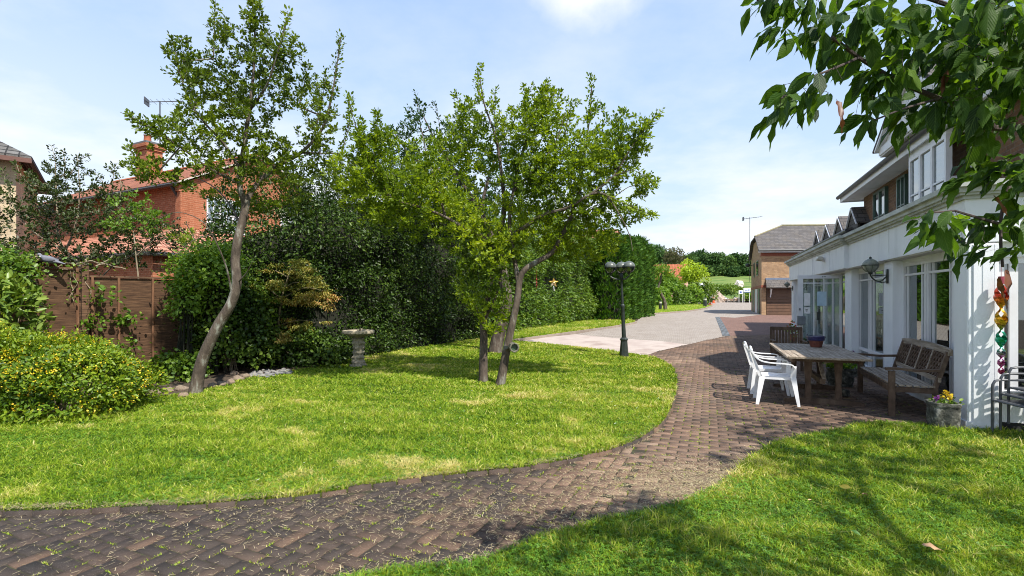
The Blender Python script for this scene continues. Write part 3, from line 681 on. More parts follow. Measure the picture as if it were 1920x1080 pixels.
m = MB(); m.bu(uD-.03, uD-.0005, -.735, -.70, 1.30, 1.36, .004); m.build('keypad', box_grey, do)
m = MB(); m.bu(uD-.10, uD-.001, -.78, -.60, .93, 1.16, .012); m.bu(uD-.108, uD-.10, -.76, -.62, 1.10, 1.12); pb = m.build('letter_box', box_grey, None)
pb.parent = None; pb.location = wb.location; pb.rotation_euler = wb.rotation_euler
tag(pb, 'small grey metal letter box fixed to the open white door', 'letter box')
# upper floor
uW = Uo(1620, 1.3); m = MB(); m.bu(7.6, uW, 1.3, 1.5, 2.9, 4.62); m.bu(7.6, 7.8, 1.5, 7, 2.9, 4.62); m.bu(uW-.2, uW, 1.5, 7, 2.9, 4.62); m.build('upper_wall', shop_brick, wb)
for (a, b) in ((1643, 1666), (1688, 1704)):
    u1, u0 = Uo(a, 1.3), Uo(b, 1.3); window('window', u0, u1, 1.24, 3.3, 4.42, [(u0+u1)/2], 3.75, gm=glass_sky, fm=green_frame, t=.045)
    m = MB(); m.bu(u0+.02, u1-.02, 1.285, 1.299, 3.32, 4.40); m.build('blind', curtain_mat, wb)
uEv = Uo(1575, .8); ue0 = 7.0
m = MB(); m.bu(ue0, uEv, .82, 1.35, 4.53, 4.56); m.bu(ue0, uEv, .80, .83, 4.50, 4.66); m.bu(uEv-.03, uEv, .83, 7, 4.50, 4.66); m.bu(ue0, ue0+.03, .83, 7, 4.50, 4.66); m.build('eaves', white, wb)
m = MB(); m.tube([W(0, 0)*0+Vector((ue0-.05, -.755, 4.66)), Vector((uEv+.05, -.755, 4.66))], .055, 10); m.build('gutter', dark_gutter, wb)
def slab4(m, a, b, c_, d_, t=.06):
    n_ = (Vector(b)-Vector(a)).cross(Vector(d_)-Vector(a)).normalized()
    if n_.z < 0: n_ = -n_
    m.prism([a, b, c_, d_], n_*t)
zr = 6.7; vr = 4.0; m = MB()
A, B = (ue0-.02, -.78, 4.67), (uEv+.02, -.78, 4.67); Cc, Dd = (uEv-2.6, -vr, zr), (ue0+2.6, -vr, zr); E_, F_ = (uEv+.02, -7.2, 4.67), (ue0-.02, -7.2, 4.67)
slab4(m, A, B, Cc, Dd); slab4(m, E_, F_, Dd, Cc); m.build('roof', slate, wb)
m = MB(); m.prism([B, E_, Cc], (.0, 0, .06)); m.build('roof', slate_y, wb); m = MB(); m.prism([F_, A, Dd], (0, 0, .06)); m.build('roof', slate_y, wb)
# bay window
b0, b1 = Uo(1776, .9), Uo(1706, .9)
m = MB(); m.bu(b0, b1, .88, 1.29, 4.42, 4.74); m.build('bay_panel', white, wb); m = MB(); m.bu(b0, b1, .88, 1.29, 2.9, 3.10); m.build('bay_panel', white, wb)
L3 = [b0+(b1-b0)*t for t in (.36, .68)]
bo = window('bay_window', b0, b1, .90, 3.08, 4.42, L3, 3.66, gm=glass_sky, t=.07)
f = MB(); f.bu(b0-.002, b0+.06, .90, .97, 3.1, 4.42); f.bu(b0-.002, b0+.06, 1.22, 1.29, 3.1, 4.42); f.bu(b0, b0+.05, .97, 1.22, 3.64, 3.69); f.build('bay_frame', white_frame, wb)
g = MB(); g.bu(b0+.02, b0+.03, .95, 1.25, 3.1, 4.42); g.build('pane', glass_dark, bo)
m = MB(); m.bu(b0+.08, b1-.08, 1.0, 1.02, 3.1, 4.4); m.build('blind', curtain_mat, wb)
# gable above the bay
g0, g1 = (7.8+.3633*.6)/.9317, (11.2+.3633*.6)/.9317; gm_ = (g0+g1)/2; zb, za = 4.86, 5.86
m = MB(); m.bu(g0+.05, g1-.05, .62, 1.5, 4.70, 4.80); m.build('gable_soffit', soffit, wb)
m = MB(); m.bu(g0+.02, g1-.02, .60, .64, 4.74, 4.90)
m.prism([(g0+.1, -.66, zb), (g1-.1, -.66, zb), (gm_, -.66, za-.05)], (0, -.12, 0))
for k in range(1, 12):
    uu = g0+(g1-g0)*k/12; hh = (za-.05-zb)*(1-abs(uu-gm_)/((g1-g0)/2-.1)); m.bu(uu-.012, uu+.012, .648, .662, zb+.04, zb+max(hh, .06)) if hh > .08 else None
m.build('gable', white, wb)
m = MB()
for a in (g0, g1):
    m.bar((a, -.60, zb-.02), (gm_, -.60, za+.02), .05, .16, up=(0, 1, 0))
m.build('bargeboard', white_frame, wb)
m = MB()
for a, s_ in ((g0-.12, -1), (g1+.12, 1)): slab4(m, (a, -.52, zb-.02), (gm_, -.52, za+.08), (gm_, -4, za+.08), (a, -4, zb-.02), .05)
m.build('gable_roof', slate_y, wb)
# low wing beyond with four dormers
w0, w1 = uW+.02, 27.0; m = MB()
slab4(m, (w0, -.93, 3.60), (w1, -.93, 3.60), (w1, -2.6, 4.35), (w0, -2.6, 4.35)); slab4(m, (w1, -4.3, 3.6), (w0, -4.3, 3.6), (w0, -2.6, 4.35), (w1, -2.6, 4.35)); m.build('wing_roof', slate, wb)
m = MB(); m.bu(w0, w1-.1, 1.0, 1.2, 2.9, 3.6); m.build('wing_wall', white, wb)
m = MB(); m.tube([(w0, -.88, 3.61), (w1, -.88, 3.61)], .05, 8); m.build('gutter', dark_gutter, wb)
for (p0, p1, zt) in ((1588, 1608, 4.24), (1564, 1582, 4.22), (1542, 1558, 4.22), (1526, 1538, 4.22)):
    a, b = Uo(p1, 1.0), Uo(p0, 1.0); b = min(b, a+1.5); mid = (a+b)/2; m = MB()
    slab4(m, (a, -.98, 3.72), (mid, -.98, zt), (mid, -2.4, zt), (a, -2.4, 3.72), .04); slab4(m, (b, -.98, 3.72), (mid, -.98, zt), (mid, -2.4, zt), (b, -2.4, 3.72), .04)
    dm = m.build('dormer', slate_y, wb)
    m = MB(); m.prism([(a+.08, -1.02, 3.62), (b-.08, -1.02, 3.62), (b-.08, -1.02, 3.74), (mid, -1.02, zt-.02), (a+.08, -1.02, 3.74)], (0, -.05, 0)); m.build('dormer_front', slate_y, dm)
    m = MB()
    for q in (a, b): m.bar((q, -.975, 3.71), (mid, -.975, zt+.0), .03, .045, up=(0, 1, 0))
    m.build('dormer_trim', white_frame, dm)

# wall lamps and floodlight are fixed to the building but are fittings of their own
def globe(m_, c, r, shade):
    pass
def wall_lamp(px, u, v, z, label, grp='globe wall lamps on the white building'):
    p = W(u, v, z); t = thing('wall_lamp', label, 'lamp', p, ANG, grp)
    m = MB(); m.box(-.045, .045, 0, .03, -.17, .12, .01)
    arm = catmull([(0, .02, -.02), (0, .12, -.12), (0, .22, -.10), (0, .29, -.02), (0, .30, .07)], .03); m.tube(arm, .014, 8)
    m.tube(catmull([(0, .02, -.13), (0, .10, -.15), (0, .16, -.115)], .03), .010, 6); m.tube([(0, .02, .0), (0, .27, -.01)], .010, 6); m.build('bracket', black_metal, t, smooth=True)
    cz = .20
    m = MB(); m.lathe([(.001, -.145), (.05, -.14), (.10, -.10), (.138, -.04), (.145, 0), (.140, .004), (.001, .004)], (0, .30, cz), 20); m.build('globe', globe_mat, t, smooth=True)
    m = MB(); m.lathe([(.150, -.004), (.150, .012), (.135, .055), (.10, .10), (.05, .13), (.02, .137), (.001, .14)], (0, .30, cz), 20); m.build('lamp_shade', M('verdigris_shade', (.22, .23, .18), (.14, .15, .12), scale=20, rough=.45, bs=.1), t, smooth=True)
    m = MB()
    for k in range(8):
        a = k*PI/4; m.tube([(math.cos(a)*r*1.03, .30+math.sin(a)*r*1.03, cz+zz) for r, zz in ((.03, -.143), (.075, -.122), (.115, -.08), (.142, -.03), (.147, .0))], .0045, 4)
    m.lathe([(.152, -.008), (.152, .010), (.146, .010), (.146, -.008)], (0, .30, cz), 20); m.lathe([(.03, -.18), (.045, -.15), (.03, -.13)], (0, .30, cz), 12)
    m.lathe([(.03, .135), (.022, .15), (.026, .165), (.012, .18), (.001, .185)], (0, .30, cz), 12); m.build('cage', black_metal, t, smooth=True)
    t.scale = (.88, .88, .88)
    return t
wall_lamp(1638, (uP2a+uP2b)/2, .078, 2.02, 'black cage globe lamp on the white pilaster between the two tall windows')
wl = wall_lamp(1490, uE-.50, -.03, 2.0, 'black cage globe lamp on the far end pilaster left of the open door'); wl.scale = (.62, .62, .62)
p = W(Uo(1546, -.08), -.08, 2.62); t = thing('security_light', 'small twin security light on the white fascia above the open door', 'light', p, ANG)
m = MB(); m.box(-.05, .05, 0, .05, -.06, .06, .008); m.build('mount', white_frame, t)
for sx in (-.07, .07):
    m = MB(M=Matrix.Translation((sx*1.1, .10, .02)) @ Matrix.Rotation(.35, 4, 'X')); m.tube([(0, -.05, 0), (0, .08, 0)], [.045, .06], 12); m.lathe([(.04, -.01), (.035, .03), (.001, .04)], (0, 0, .03), 10); m.build('lamp_head', M('aged_white_plastic', (.6, .58, .5), rough=.4), t, smooth=True)

# ------------------------------------------------------------------ brick garage building at the end of the drive
gb = thing('garage_building', 'buff brick building with slate half hipped roof and brown garage door beyond the drive', 'building', (17.73, 36, .44))
e1 = Vector((1, -.05, 0)); e2 = Vector((.36, .93, 0)); up = Vector((0, 0, 1))
def Q(a, b, z): return e1*a+e2*b+up*z
def qbox(m, a0, a1, b0, b1, z0, z1):
    m.add([Q(a0,b0,z0), Q(a1,b0,z0), Q(a1,b1,z0), Q(a0,b1,z0), Q(a0,b0,z1), Q(a1,b0,z1), Q(a1,b1,z1), Q(a0,b1,z1)], [(0,3,2,1),(4,5,6,7),(0,1,5,4),(1,2,6,5),(2,3,7,6),(3,0,4,7)])
ez = 4.42; rzz = 6.85; DP = 9.2
m = MB(); qbox(m, 0, .32, 0, .25, -.5, ez); qbox(m, .32, 2.6, 0, .25, 2.45, ez); qbox(m, 2.6, 14, 0, .25, -.5, ez)
m.prism([Q(0, .25, -.5), Q(0, DP, -.5), Q(0, DP, ez), Q(0, DP*.72, 5.7), Q(0, DP*.28, 5.7), Q(0, .25, ez)], e1*.25); qbox(m, .25, 14, DP-.25, DP, -.5, ez)
m.build('wall', buff_brick, gb)
m = MB(); qbox(m, -.03, 14, -.03, .0, ez-.22, ez+.0); qbox(m, -.03, 0, 0, .9, ez-.22, ez); qbox(m, -.03, .33, -.03, 0, 1.95, 2.12); qbox(m, -.03, 0, 0, DP, 1.95, 2.12)
m.build('red_brick_band', M('dark_red_bricks', (.24, .07, .035), (.18, .05, .03), scale=8), gb)
m = MB(); qbox(m, -.25, 14, -.32, -.28, ez+.0, ez+.14); m.build('fascia', white, gb)
m = MB(); m.tube([Q(-.25, -.38, ez+.14), Q(14, -.38, ez+.14)], .07, 8); m.build('gutter', dark_gutter, gb)
m = MB(); hb = .28
A_ = Q(-.25, -.35, ez+.12); B_ = Q(14, -.35, ez+.12); R0 = Q(2.0, DP/2, rzz); R1 = Q(14, DP/2, rzz); H0 = Q(-.25, DP*hb, 5.78); H1 = Q(-.25, DP*(1-hb), 5.78); C_ = Q(-.25, DP+.35, ez+.12); D_ = Q(14, DP+.35, ez+.12)
for poly in ([A_, B_, R1, R0, H0], [D_, C_, H1, R0, R1]): m.prism(poly, (0, 0, .1))
m.build('roof', slate, gb); m = MB(); m.prism([H0, R0, H1], (0, 0, .1)); m.build('roof', slate_y, gb)
m = MB(); m.tube([R0+up*.1, R1+up*.1], .10, 8); m.tube([H0+up*.1, R0+up*.1], .07, 6); m.build('ridge_tiles', M('mossy_ridge', (.24, .21, .13), (.16, .15, .08), scale=5, rough=.9), gb)
m = MB(); n = 12
for k in range(n): qbox(m, .36, 2.6, .10, .14+.02*(k % 2), -.2+(2.45+.2)*k/n, -.2+(2.45+.2)*(k+1)/n-.02)
m.build('garage_door', M('brown_garage_door', (.14, .075, .045), (.10, .055, .035), scale=3, rough=.5, bs=.1), gb)
m = MB(); m.prism([Q(.30, 0, 2.55), Q(.30, -.55, 1.98), Q(.30, -.55, 1.9), Q(.30, 0, 1.9)], e1*3.2); m.build('awning', slate, gb)
m = MB(); qbox(m, .28, 3.5, -.06, -.0, 2.50, 2.64); m.build('awning_flashing', M('blue_grey_lead', (.16, .19, .26), rough=.5), gb)
for sx in (.62,):
    m = MB(); m.bar(Q(sx, -.02, 1.4), Q(sx+.05, -.3, 1.85), .07, .07); m.bar(Q(sx, -.02, 1.25), Q(sx, -.02, 1.9), .06, .05); m.build('awning_bracket', white_frame, gb)
for (b0_, b1_, z0, z1) in ((2.4, 3.9, 2.9, 4.1), (5.6, 6.6, 2.9, 4.1)):
    m = MB(); m.prism([Q(-.03, b0_, z0), Q(-.03, b1_, z0), Q(-.03, b1_, z1), Q(-.03, b0_, z1)], e1*.03); wo = m.build('window', green_frame, gb)
    m = MB(); m.prism([Q(-.035, b0_+.1, z0+.1), Q(-.035, b1_-.1, z0+.1), Q(-.035, b1_-.1, z1-.1), Q(-.035, b0_+.1, z1-.1)], e1*.004); m.build('pane', glass_dark, wo)
for (b0_, b1_) in ((1.4, 2.6), (3.2, 5.2), (6.2, 7.4)):
    m = MB(); m.prism([Q(-.03, b0_, -.4), Q(-.03, b1_, -.4), Q(-.03, b1_, 1.9), Q(-.03, b0_, 1.9)], e1*.03); m.build('door', green_frame if b0_ != 3.2 else white_frame, gb)
q = Vector(gb.location)+Q(-.02, 7.9, 4.0); t = thing('bracket_lamp', 'dark lamp sticking out from the gable wall of the brick garage building', 'lamp', q)
m = MB(); m.tube([(0, 0, 0), (-.35, -.1, .05)], .03, 6); m.build('arm', black_metal, t); m = MB(); m.sphere((-.45, -.12, 0), .2, 12, 8, (1, 1, .8)); m.build('lamp_head', black_metal, t, smooth=True)
def antenna(label, base, h, boom, rz, n=9, el=.5, mast=.025, grp=None):
    t = thing('television_antenna', label, 'antenna', base, rz, grp)
    m = MB(); m.tube([(0, 0, 0), (0, 0, h)], mast, 6); m.build('mast', grey_metal, t)
    m = MB(); m.tube([(-boom*.35, 0, h*.97), (boom*.65, 0, h*.97+boom*.12)], mast*.7, 5)
    for k in range(n):
        x = -boom*.35+boom*k/(n-1); z = h*.97+boom*.12*(k/(n-1)); m.tube([(x, -el/2, z), (x, el/2, z)], mast*.3, 4)
    m.box(-boom*.35-.04, -boom*.35, -el*.35, el*.35, h*.97-.16, h*.97+.16); m.build('aerial', grey_metal, t); return t
antenna('thin television antenna on a tall mast at the corner of the brick garage building', Vector(gb.location)+Q(-.2, 8.2, 2.6), 5.6, 1.5, -.1)

# ------------------------------------------------------------------ red brick house behind the fence
rh = thing('brick_house', 'red brick house with orange pantiled roof, tall chimney and white cottage window behind the fence', 'house', (-12.3, 19, .0), math.atan2(.89, .45))
# local x = e (.45,.89) along the gable wall; local y = q (-.89,.45) along the long side
Wd, Ln, ze, zA = 6.5, 12.0, 5.96, 7.75
m = MB(); m.box(0, .25, .25, Ln, -.5, ze); m.box(Wd-.25, Wd, .25, Ln, -.5, ze); m.box(.25, Wd-.25, Ln-.25, Ln, -.5, ze)
m.prism([(0, 0, -.5), (Wd, 0, -.5), (Wd, 0, ze), (Wd/2, 0, zA-.08), (0, 0, ze)], (0, .25, 0)); m.build('wall', red_brick, rh)
m = MB(); slab4(m, (-.3, -.08, ze-.1), (-.3, Ln, ze-.1), (Wd/2, Ln, zA), (Wd/2, -.08, zA), .09); slab4(m, (Wd+.3, -.08, ze-.1), (Wd+.3, Ln, ze-.1), (Wd/2, Ln, zA), (Wd/2, -.08, zA), .09)
m.build('roof', brick_mat('orange_pantiles', (.40, .165, .10), (.31, .12, .07), (.14, .05, .03), bw=.24, bh=.15, ms=.022, axis='y', noff=0, bs=.9, bd=.03), rh)
m = MB(); m.tube([(Wd/2, -.1, zA+.08), (Wd/2, Ln, zA+.08)], .11, 8); m.build('ridge_tiles', red_tile, rh)
m = MB()
for a in (-.3, Wd+.3): m.bar((a, -.11, ze-.06), (Wd/2, -.11, zA+.03), .05, .14, up=(0, 1, 0))
m.build('bargeboard', M('verge_mortar', (.5, .46, .4), rough=.8), rh)
m = MB(); m.tube([(-.36, -.1, ze-.12), (-.36, Ln, ze-.12)], .07, 8); m.tube([(-.36, .25, ze-.12), (-.1, .25, ze-.5), (-.08, .25, ze-.6), (-.08, .25, 3.9)], .055, 8); m.build('gutter', dark_gutter, rh)
m = MB(); m.box(-.14, 0, -.02, .3, 3.2, ze-.35); m.box(-.2, 0, -.03, .34, ze-.35, ze-.12); m.build('brick_corbel', red_brick, rh)
ch = MB(); cx_, cy_ = 2.1, 6.3
ch.box(cx_-.34, cx_+.34, cy_-.45, cy_+.45, 6.4, 8.45); ch.box(cx_-.40, cx_+.40, cy_-.51, cy_+.51, 8.45, 8.58); ch.box(cx_-.46, cx_+.46, cy_-.57, cy_+.57, 8.58, 8.74)
cho = ch.build('chimney', red_brick, rh)
m = MB(); m.box(cx_-.42, cx_+.42, cy_-.53, cy_+.53, 8.74, 8.84); m.build('chimney_cap', M('lead_flaunching', (.12, .13, .14), rough=.7), cho)
m = MB(); m.lathe([(.17, 0), (.16, .05), (.14, .38), (.17, .42), (.12, .42)], (cx_, cy_+.15, 8.84), 12); m.build('chimney_pot', M('terracotta', (.42, .13, .06), (.34, .1, .05), rough=.8), cho, smooth=True)
def cottage(parent, x0, x1, y, z0, z1, cols, rows):
    f = MB(); f.box(x0, x1, y-.05, y, z0, z0+.07); f.box(x0, x1, y-.05, y, z1-.07, z1); f.box(x0-.06, x1+.06, y-.1, y, z0-.06, z0)
    for i in range(4): xx = x0+(x1-x0)*i/3; f.box(xx-.04 if i else xx, xx+.04 if i < 3 else xx, y-.052, y-.001, z0+.07, z1-.07)
    for i in range(1, cols*3): xx = x0+(x1-x0)*i/(cols*3); f.box(xx-.012, xx+.012, y-.04, y-.01, z0+.07, z1-.07)
    for j in range(1, rows): zz = z0+(z1-z0)*j/rows; f.box(x0+.04, x1-.04, y-.042, y-.011, zz-.012, zz+.012)
    o = f.build('window', white_frame, parent); g = MB(); g.box(x0+.03, x1-.03, y-.022, y-.016, z0+.03, z1-.03); g.build('pane', glass_mat('cottage_glass', (.2, .25, .3), .35), o)
cottage(rh, .85, 2.45, 0, 4.3, 5.6, 2, 4); cottage(rh, 4.2, 5.4, 0, 4.3, 5.6, 2, 4)
m = MB(); m.box(.85, 2.45, -.002, 0, 4.3, 5.6); m.build('curtain', curtain_mat, rh)
m = MB(); slab4(m, (-.3, -2.7, 3.0), (Wd, -2.7, 3.0), (Wd, 0, 4.15), (-.3, 0, 4.15), .08); m.build('porch_roof', pink_tile, rh)
m = MB(); slab4(m, (-2.6, -2.7, 3.0), (-2.6, 9, 3.0), (-.02, 9, 4.15), (-.02, -.0, 4.15), .08); m.build('porch_roof', brick_mat('pale_pantiles_side', (.58, .27, .19), (.46, .2, .13), (.2, .08, .05), bw=.24, bh=.13, ms=.02, axis='y', noff=0, bs=.9, bd=.03), rh)
m = MB(); slab4(m, (-2.6, -2.7, 3.0), (-.3, -2.7, 3.0), (-.02, 0, 4.15), (-.02, 0, 4.15)); m.prism([(-2.6, -2.7, 3.0), (-.3, -2.7, 3.0), (-.3, -.0, 4.12)], (0, 0, .09)); m.v = m.v[8:]; m.f = [tuple(i-8 for i in f) for f in m.f[6:]]; m.build('porch_roof', pink_tile, rh)
m = MB(); m.box(-2.4, Wd-.1, -2.5, -2.3, -.5, 3.0); m.box(-2.4, -2.2, -2.3, 9, -.5, 3.0); m.build('porch_wall', red_brick, rh)
m = MB(); m.tube([(-2.66, -2.75, 2.98), (-2.66, 9, 2.98)], .07, 8); m.tube([(-2.66, -2.78, 2.98), (Wd, -2.78, 2.98)], .07, 8); m.build('gutter', dark_gutter, rh)
bp = Matrix.Rotation(rh.rotation_euler.z, 4, 'Z') @ Vector((cx_+.3, cy_-.3, 7.9)); antenna('silver television antenna on a mast above the red brick chimney', Vector(rh.location)+bp, 3.0, 1.5, .25, 7, .7, .03)

def hip_house(name, label, loc, rz, Lx, Ly, ze_, zr_, wallm, roofm, ov=.4, hip=None, cat='house', gm2=None):
    t = thing(name, label, cat, loc, rz); m = MB(); m.box(0, Lx, 0, Ly, -1.5, ze_) if hip is not None else m.prism([(0, 0, -1.5), (0, Ly, -1.5), (0, Ly, ze_), (0, Ly/2, zr_-.1), (0, 0, ze_)], (Lx, 0, 0)); m.build('wall', wallm, t)
    h_ = hip or 0; m = MB(); a = (-ov, -ov, ze_-.1); b = (Lx+ov, -ov, ze_-.1); c_ = (Lx+ov-h_, Ly/2, zr_); d_ = (-ov+h_, Ly/2, zr_); e_ = (Lx+ov, Ly+ov, ze_-.1); f_ = (-ov, Ly+ov, ze_-.1)
    m.prism([a, b, c_, d_], (0, 0, .12)); m.prism([e_, f_, d_, c_], (0, 0, .12))
    if hip: m.prism([b, e_, c_], (0, 0, .12)); m.prism([f_, a, d_], (0, 0, .12))
    m.build('roof', roofm, t)
    m = MB(); m.box(-ov, Lx+ov, -ov-.1, -ov, ze_-.2, ze_-.06); m.build('gutter', M('brown_gutter', (.13, .06, .045), rough=.6), t)
    m = MB(); m.box(Lx*.3, Lx*.3+1.2, -.06, 0, ze_-1.9, ze_-.7); wo = m.build('window', white_frame, t); m = MB(); m.box(Lx*.3+.08, Lx*.3+1.12, -.07, -.062, ze_-1.82, ze_-.78); m.build('pane', glass_dark, wo)
    return t
hh = hip_house('cream_house', 'cream brick house with dark grey tiled roof at the far left edge', (-15.7-.78*8, 16-.62*8, 0), math.atan2(.62, .78), 8, 6, 6.05, 8.0, cream_brick, grey_tile, hip=3)
hip_house('cottage', 'small cottage with orange pantile roof beyond the tall conifer hedge', (21.6, 82.3, .8), math.radians(-24), 6.2, 5, 3.8, 6.3, M('pink_render', (.55, .34, .24), rough=.85), red_tile, ov=.25)
hip_house('red_roofed_house', 'house showing only its pinkish tiled roof above the green hedge', (3.6, 44, .5), math.radians(-20), 5.0, 5, 5.4, 7.1, red_brick, pink_tile, ov=.25)
# ------------------------------------------------------------------ vegetation helpers
def unit(a): return a/np.maximum(np.linalg.norm(a, axis=-1, keepdims=True), 1e-9)
def leaf_geo(pos, d, L, wr, rs, upb=.5, fold=.25, droop=.0, nrm=None):
    n = len(pos); d = unit(d); r = rs.normal(0, 1, (n, 3)); r[:, 2] += upb*3
    if nrm is not None: r = nrm*2.0+rs.normal(0, .7, (n, 3))
    b = unit(np.cross(r, d)); u = unit(np.cross(d, b)); L = L[:, None]; w = L*wr/2
    V = np.zeros((n, 6, 3)); dz = np.array([0, 0, 1.0])
    V[:, 0] = pos; V[:, 1] = pos+d*L*.32+b*w*.92+u*w*fold; V[:, 2] = pos+d*L*.68+b*w*.8+u*w*fold-dz*L*droop*.4
    V[:, 3] = pos+d*L-dz*L*droop; V[:, 4] = pos+d*L*.68-b*w*.8+u*w*fold-dz*L*droop*.4; V[:, 5] = pos+d*L*.32-b*w*.92+u*w*fold
    f = np.array([(0, 1, 2), (0, 2, 3), (0, 3, 4), (0, 4, 5)])
    return V.reshape(-1, 3), (f[None]+np.arange(n)[:, None, None]*6).reshape(-1, 3)
def leaves(name, pos, d, L, wr, mat, parent, rs, tint, **k):
    V, Fc = leaf_geo(pos, d, L, wr, rs, **k); return npmesh(name, V, Fc, mat, parent, tint=np.repeat(np.clip(tint, 0, 1), 4))
def clump_t(pos, rs, sc_=2.0, base=.45, amp=.2, sd=.14):
    x = pos[:, 0]+pos[:, 2]*.7; y = pos[:, 1]-pos[:, 2]*.6
    return base+amp*vnoise(x, y, 77, sc_)+rs.normal(0, sd, len(pos))
class Skel:
    def __init__(s): s.p = np.zeros((30000, 3)); s.par = np.full(30000, -1); s.fr = np.zeros(30000); s.n = 0; s.paths = []
    def node(s, p, par, fr=0): s.p[s.n] = p; s.par[s.n] = par; s.fr[s.n] = fr; s.n += 1; return s.n-1
    def limb(s, pts, r0, r1, step=.09, join=True):
        c = catmull(pts, step); m = len(c); ids = []
        par = -1
        if join and s.n: par = int(np.argmin(np.linalg.norm(s.p[:s.n]-np.array(c[0]), axis=1)))
        if par >= 0: ids = [par]
        for i, q in enumerate(c): par = s.node(q, par, r0+(r1-r0)*(i/(m-1))**.8); ids.append(par)
        s.paths.append((ids, True)); return ids
    def attract(s, A, rs, seg=.17, wob=.12, upw=.5, sag=0.0, maxd=9):
        lim = s.p[:s.n].copy(); dd = np.array([np.min(np.sum((lim-a)**2, 1)) for a in A]); tw = []
        for a in A[np.argsort(dd)]:
            v = a-s.p[:s.n]; dist = np.sqrt((v**2).sum(1)); cost = dist+upw*np.maximum(0, -v[:, 2]+.05)+.0*(s.fr[:s.n] > .06)
            q = int(np.argmin(cost)); D = dist[q]
            if D < .05 or D > maxd or s.n > 29000: continue
            m = max(2, int(D/seg)+1); p0 = s.p[q].copy(); dr = (a-p0)/D; w = rs.normal(0, 1, 3); w -= dr*w.dot(dr); w *= wob*D; ids = [q]; par = q
            for k in range(1, m+1):
                t = k/m; pp = p0+(a-p0)*t+w*math.sin(PI*t)+np.array([0, 0, -sag*D*math.sin(PI*t)])+rs.normal(0, .012, 3); par = s.node(pp, par); ids.append(par)
            s.paths.append((ids, False)); tw.append(ids)
        return tw
    def mesh(s, name, mat, parent, tip=.0035, pw=.5, n=6, nt=4, base_flare=0):
        cnt = np.zeros(s.n)
        for i in range(s.n-1, -1, -1):
            if cnt[i] == 0: cnt[i] = 1
            if s.par[i] >= 0: cnt[s.par[i]] += cnt[i]*(.25 if cnt[i] < 2 else 1)
        mb = MB()
        for ids, big in s.paths:
            r = []
            for k in ids:
                rr = s.fr[k] if s.fr[k] > 0 else min(tip*cnt[k]**pw, .05)
                r.append(rr)
            if len(ids) > 1 and s.fr[ids[0]] > 0 and not (big and ids[0] == 0): r[0] = min(r[0], r[1]*1.3)
            if not big: r[-1] = tip*.6
            if big and base_flare and ids[0] == 0:
                for k in range(len(r)): r[k] *= 1+base_flare*math.exp(-k*.09/.12)
            mb.tube([s.p[k] for k in ids], r, n*2 if (big and max(r) > .05) else (n if big else nt), cap=True)
        return mb.build(name, mat, parent, smooth=True, world=True)
def twig_leaves(sk, tw, rs, per, t0=.15, spread=.035, grp=4, upd=.4, out=.8):
    pos = []; dr = []
    for ids in tw:
        pp = sk.p[ids]; m = len(ids); L = np.linalg.norm(pp[-1]-pp[0]); k = max(1, int(round(per*max(L, .12)/.3*rs.uniform(.6, 1.4))))
        for _ in range(k):
            t = t0+(1-t0)*rs.random()**.75; x = t*(m-1); i = min(int(x), m-2); f = x-i; c = pp[i]*(1-f)+pp[i+1]*f; ax = pp[i+1]-pp[i]; ax = ax/(np.linalg.norm(ax)+1e-9)
            g = rs.integers(2, grp+2); o = rs.normal(0, 1, (g, 3)); o = o/np.linalg.norm(o, axis=1, keepdims=True)
            pos.append(c+o*spread*rs.random((g, 1))); dr.append(o*out+ax*.55+np.array([0, 0, upd]))
    return np.concatenate(pos), np.concatenate(dr)
def shoot_leaves(pts, rs, n, spread=.05, ends=1.15):
    c = np.array([tuple(p) for p in catmull(pts, .03)]); i = rs.integers(0, len(c)-1, n); ax = c[np.minimum(i+1, len(c)-1)]-c[i]; ax = unit(ax); o = unit(rs.normal(0, 1, (n, 3)))
    tp = (1.2-(i/len(c))*.6)[:, None]
    return c[i]+o*spread*rs.random((n, 1))*tp, o*.8+ax*.7
def blob_pts(bl, n, rs):
    wts = np.array([b[2]*b[3]*(b[6] if len(b) > 6 else 1) for b in bl], float); wts /= wts.sum(); out = []
    for b, w_ in zip(bl, wts):
        k = max(1, int(round(n*w_))); q = unit(rs.normal(0, 1, (k, 3)))*(rs.random((k, 1))**.45); Y = b[4]; c = P(b[0], b[1], Y)
        out.append(np.array([c.x, c.y, c.z])+q*np.array([b[2]/F*Y, b[5], b[3]/F*Y]))
    return np.concatenate(out)
def LP(*a): return [P(*q) for q in a]
apple_leaf = leaf_mat('apple_leaves', [(.035, .075, .008), (.075, .135, .010), (.15, .23, .014), (.24, .33, .02), (.35, .42, .03)], trans=.5, tcol=(1.5, 1.4, .4))
plum_leaf = leaf_mat('plum_leaves', [(.032, .062, .006), (.068, .115, .009), (.115, .175, .013), (.17, .24, .02), (.27, .34, .03)], trans=.38, tcol=(1.5, 1.4, .4))
blue_leaf = leaf_mat('hawthorn_leaves', [(.02, .05, .015), (.035, .085, .022), (.06, .12, .03)], trans=.3)
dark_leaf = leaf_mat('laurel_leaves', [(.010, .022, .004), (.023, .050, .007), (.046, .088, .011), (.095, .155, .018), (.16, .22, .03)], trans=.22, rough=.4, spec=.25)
mid_leaf = leaf_mat('hedge_leaves', [(.025, .065, .008), (.065, .135, .012), (.12, .20, .018), (.20, .29, .03)], trans=.3, rough=.42)
con_leaf = leaf_mat('conifer_sprays', [(.022, .062, .010), (.045, .115, .014), (.08, .17, .018), (.13, .23, .025)], trans=.25, rough=.6, spec=.2)
olive_leaf = leaf_mat('shrub_leaves', [(.018, .032, .010), (.035, .058, .014), (.06, .09, .02), (.11, .15, .03)], trans=.25)
bright_leaf = leaf_mat('bright_leaves', [(.05, .12, .012), (.10, .20, .018), (.17, .29, .03), (.25, .36, .05)], trans=.38)
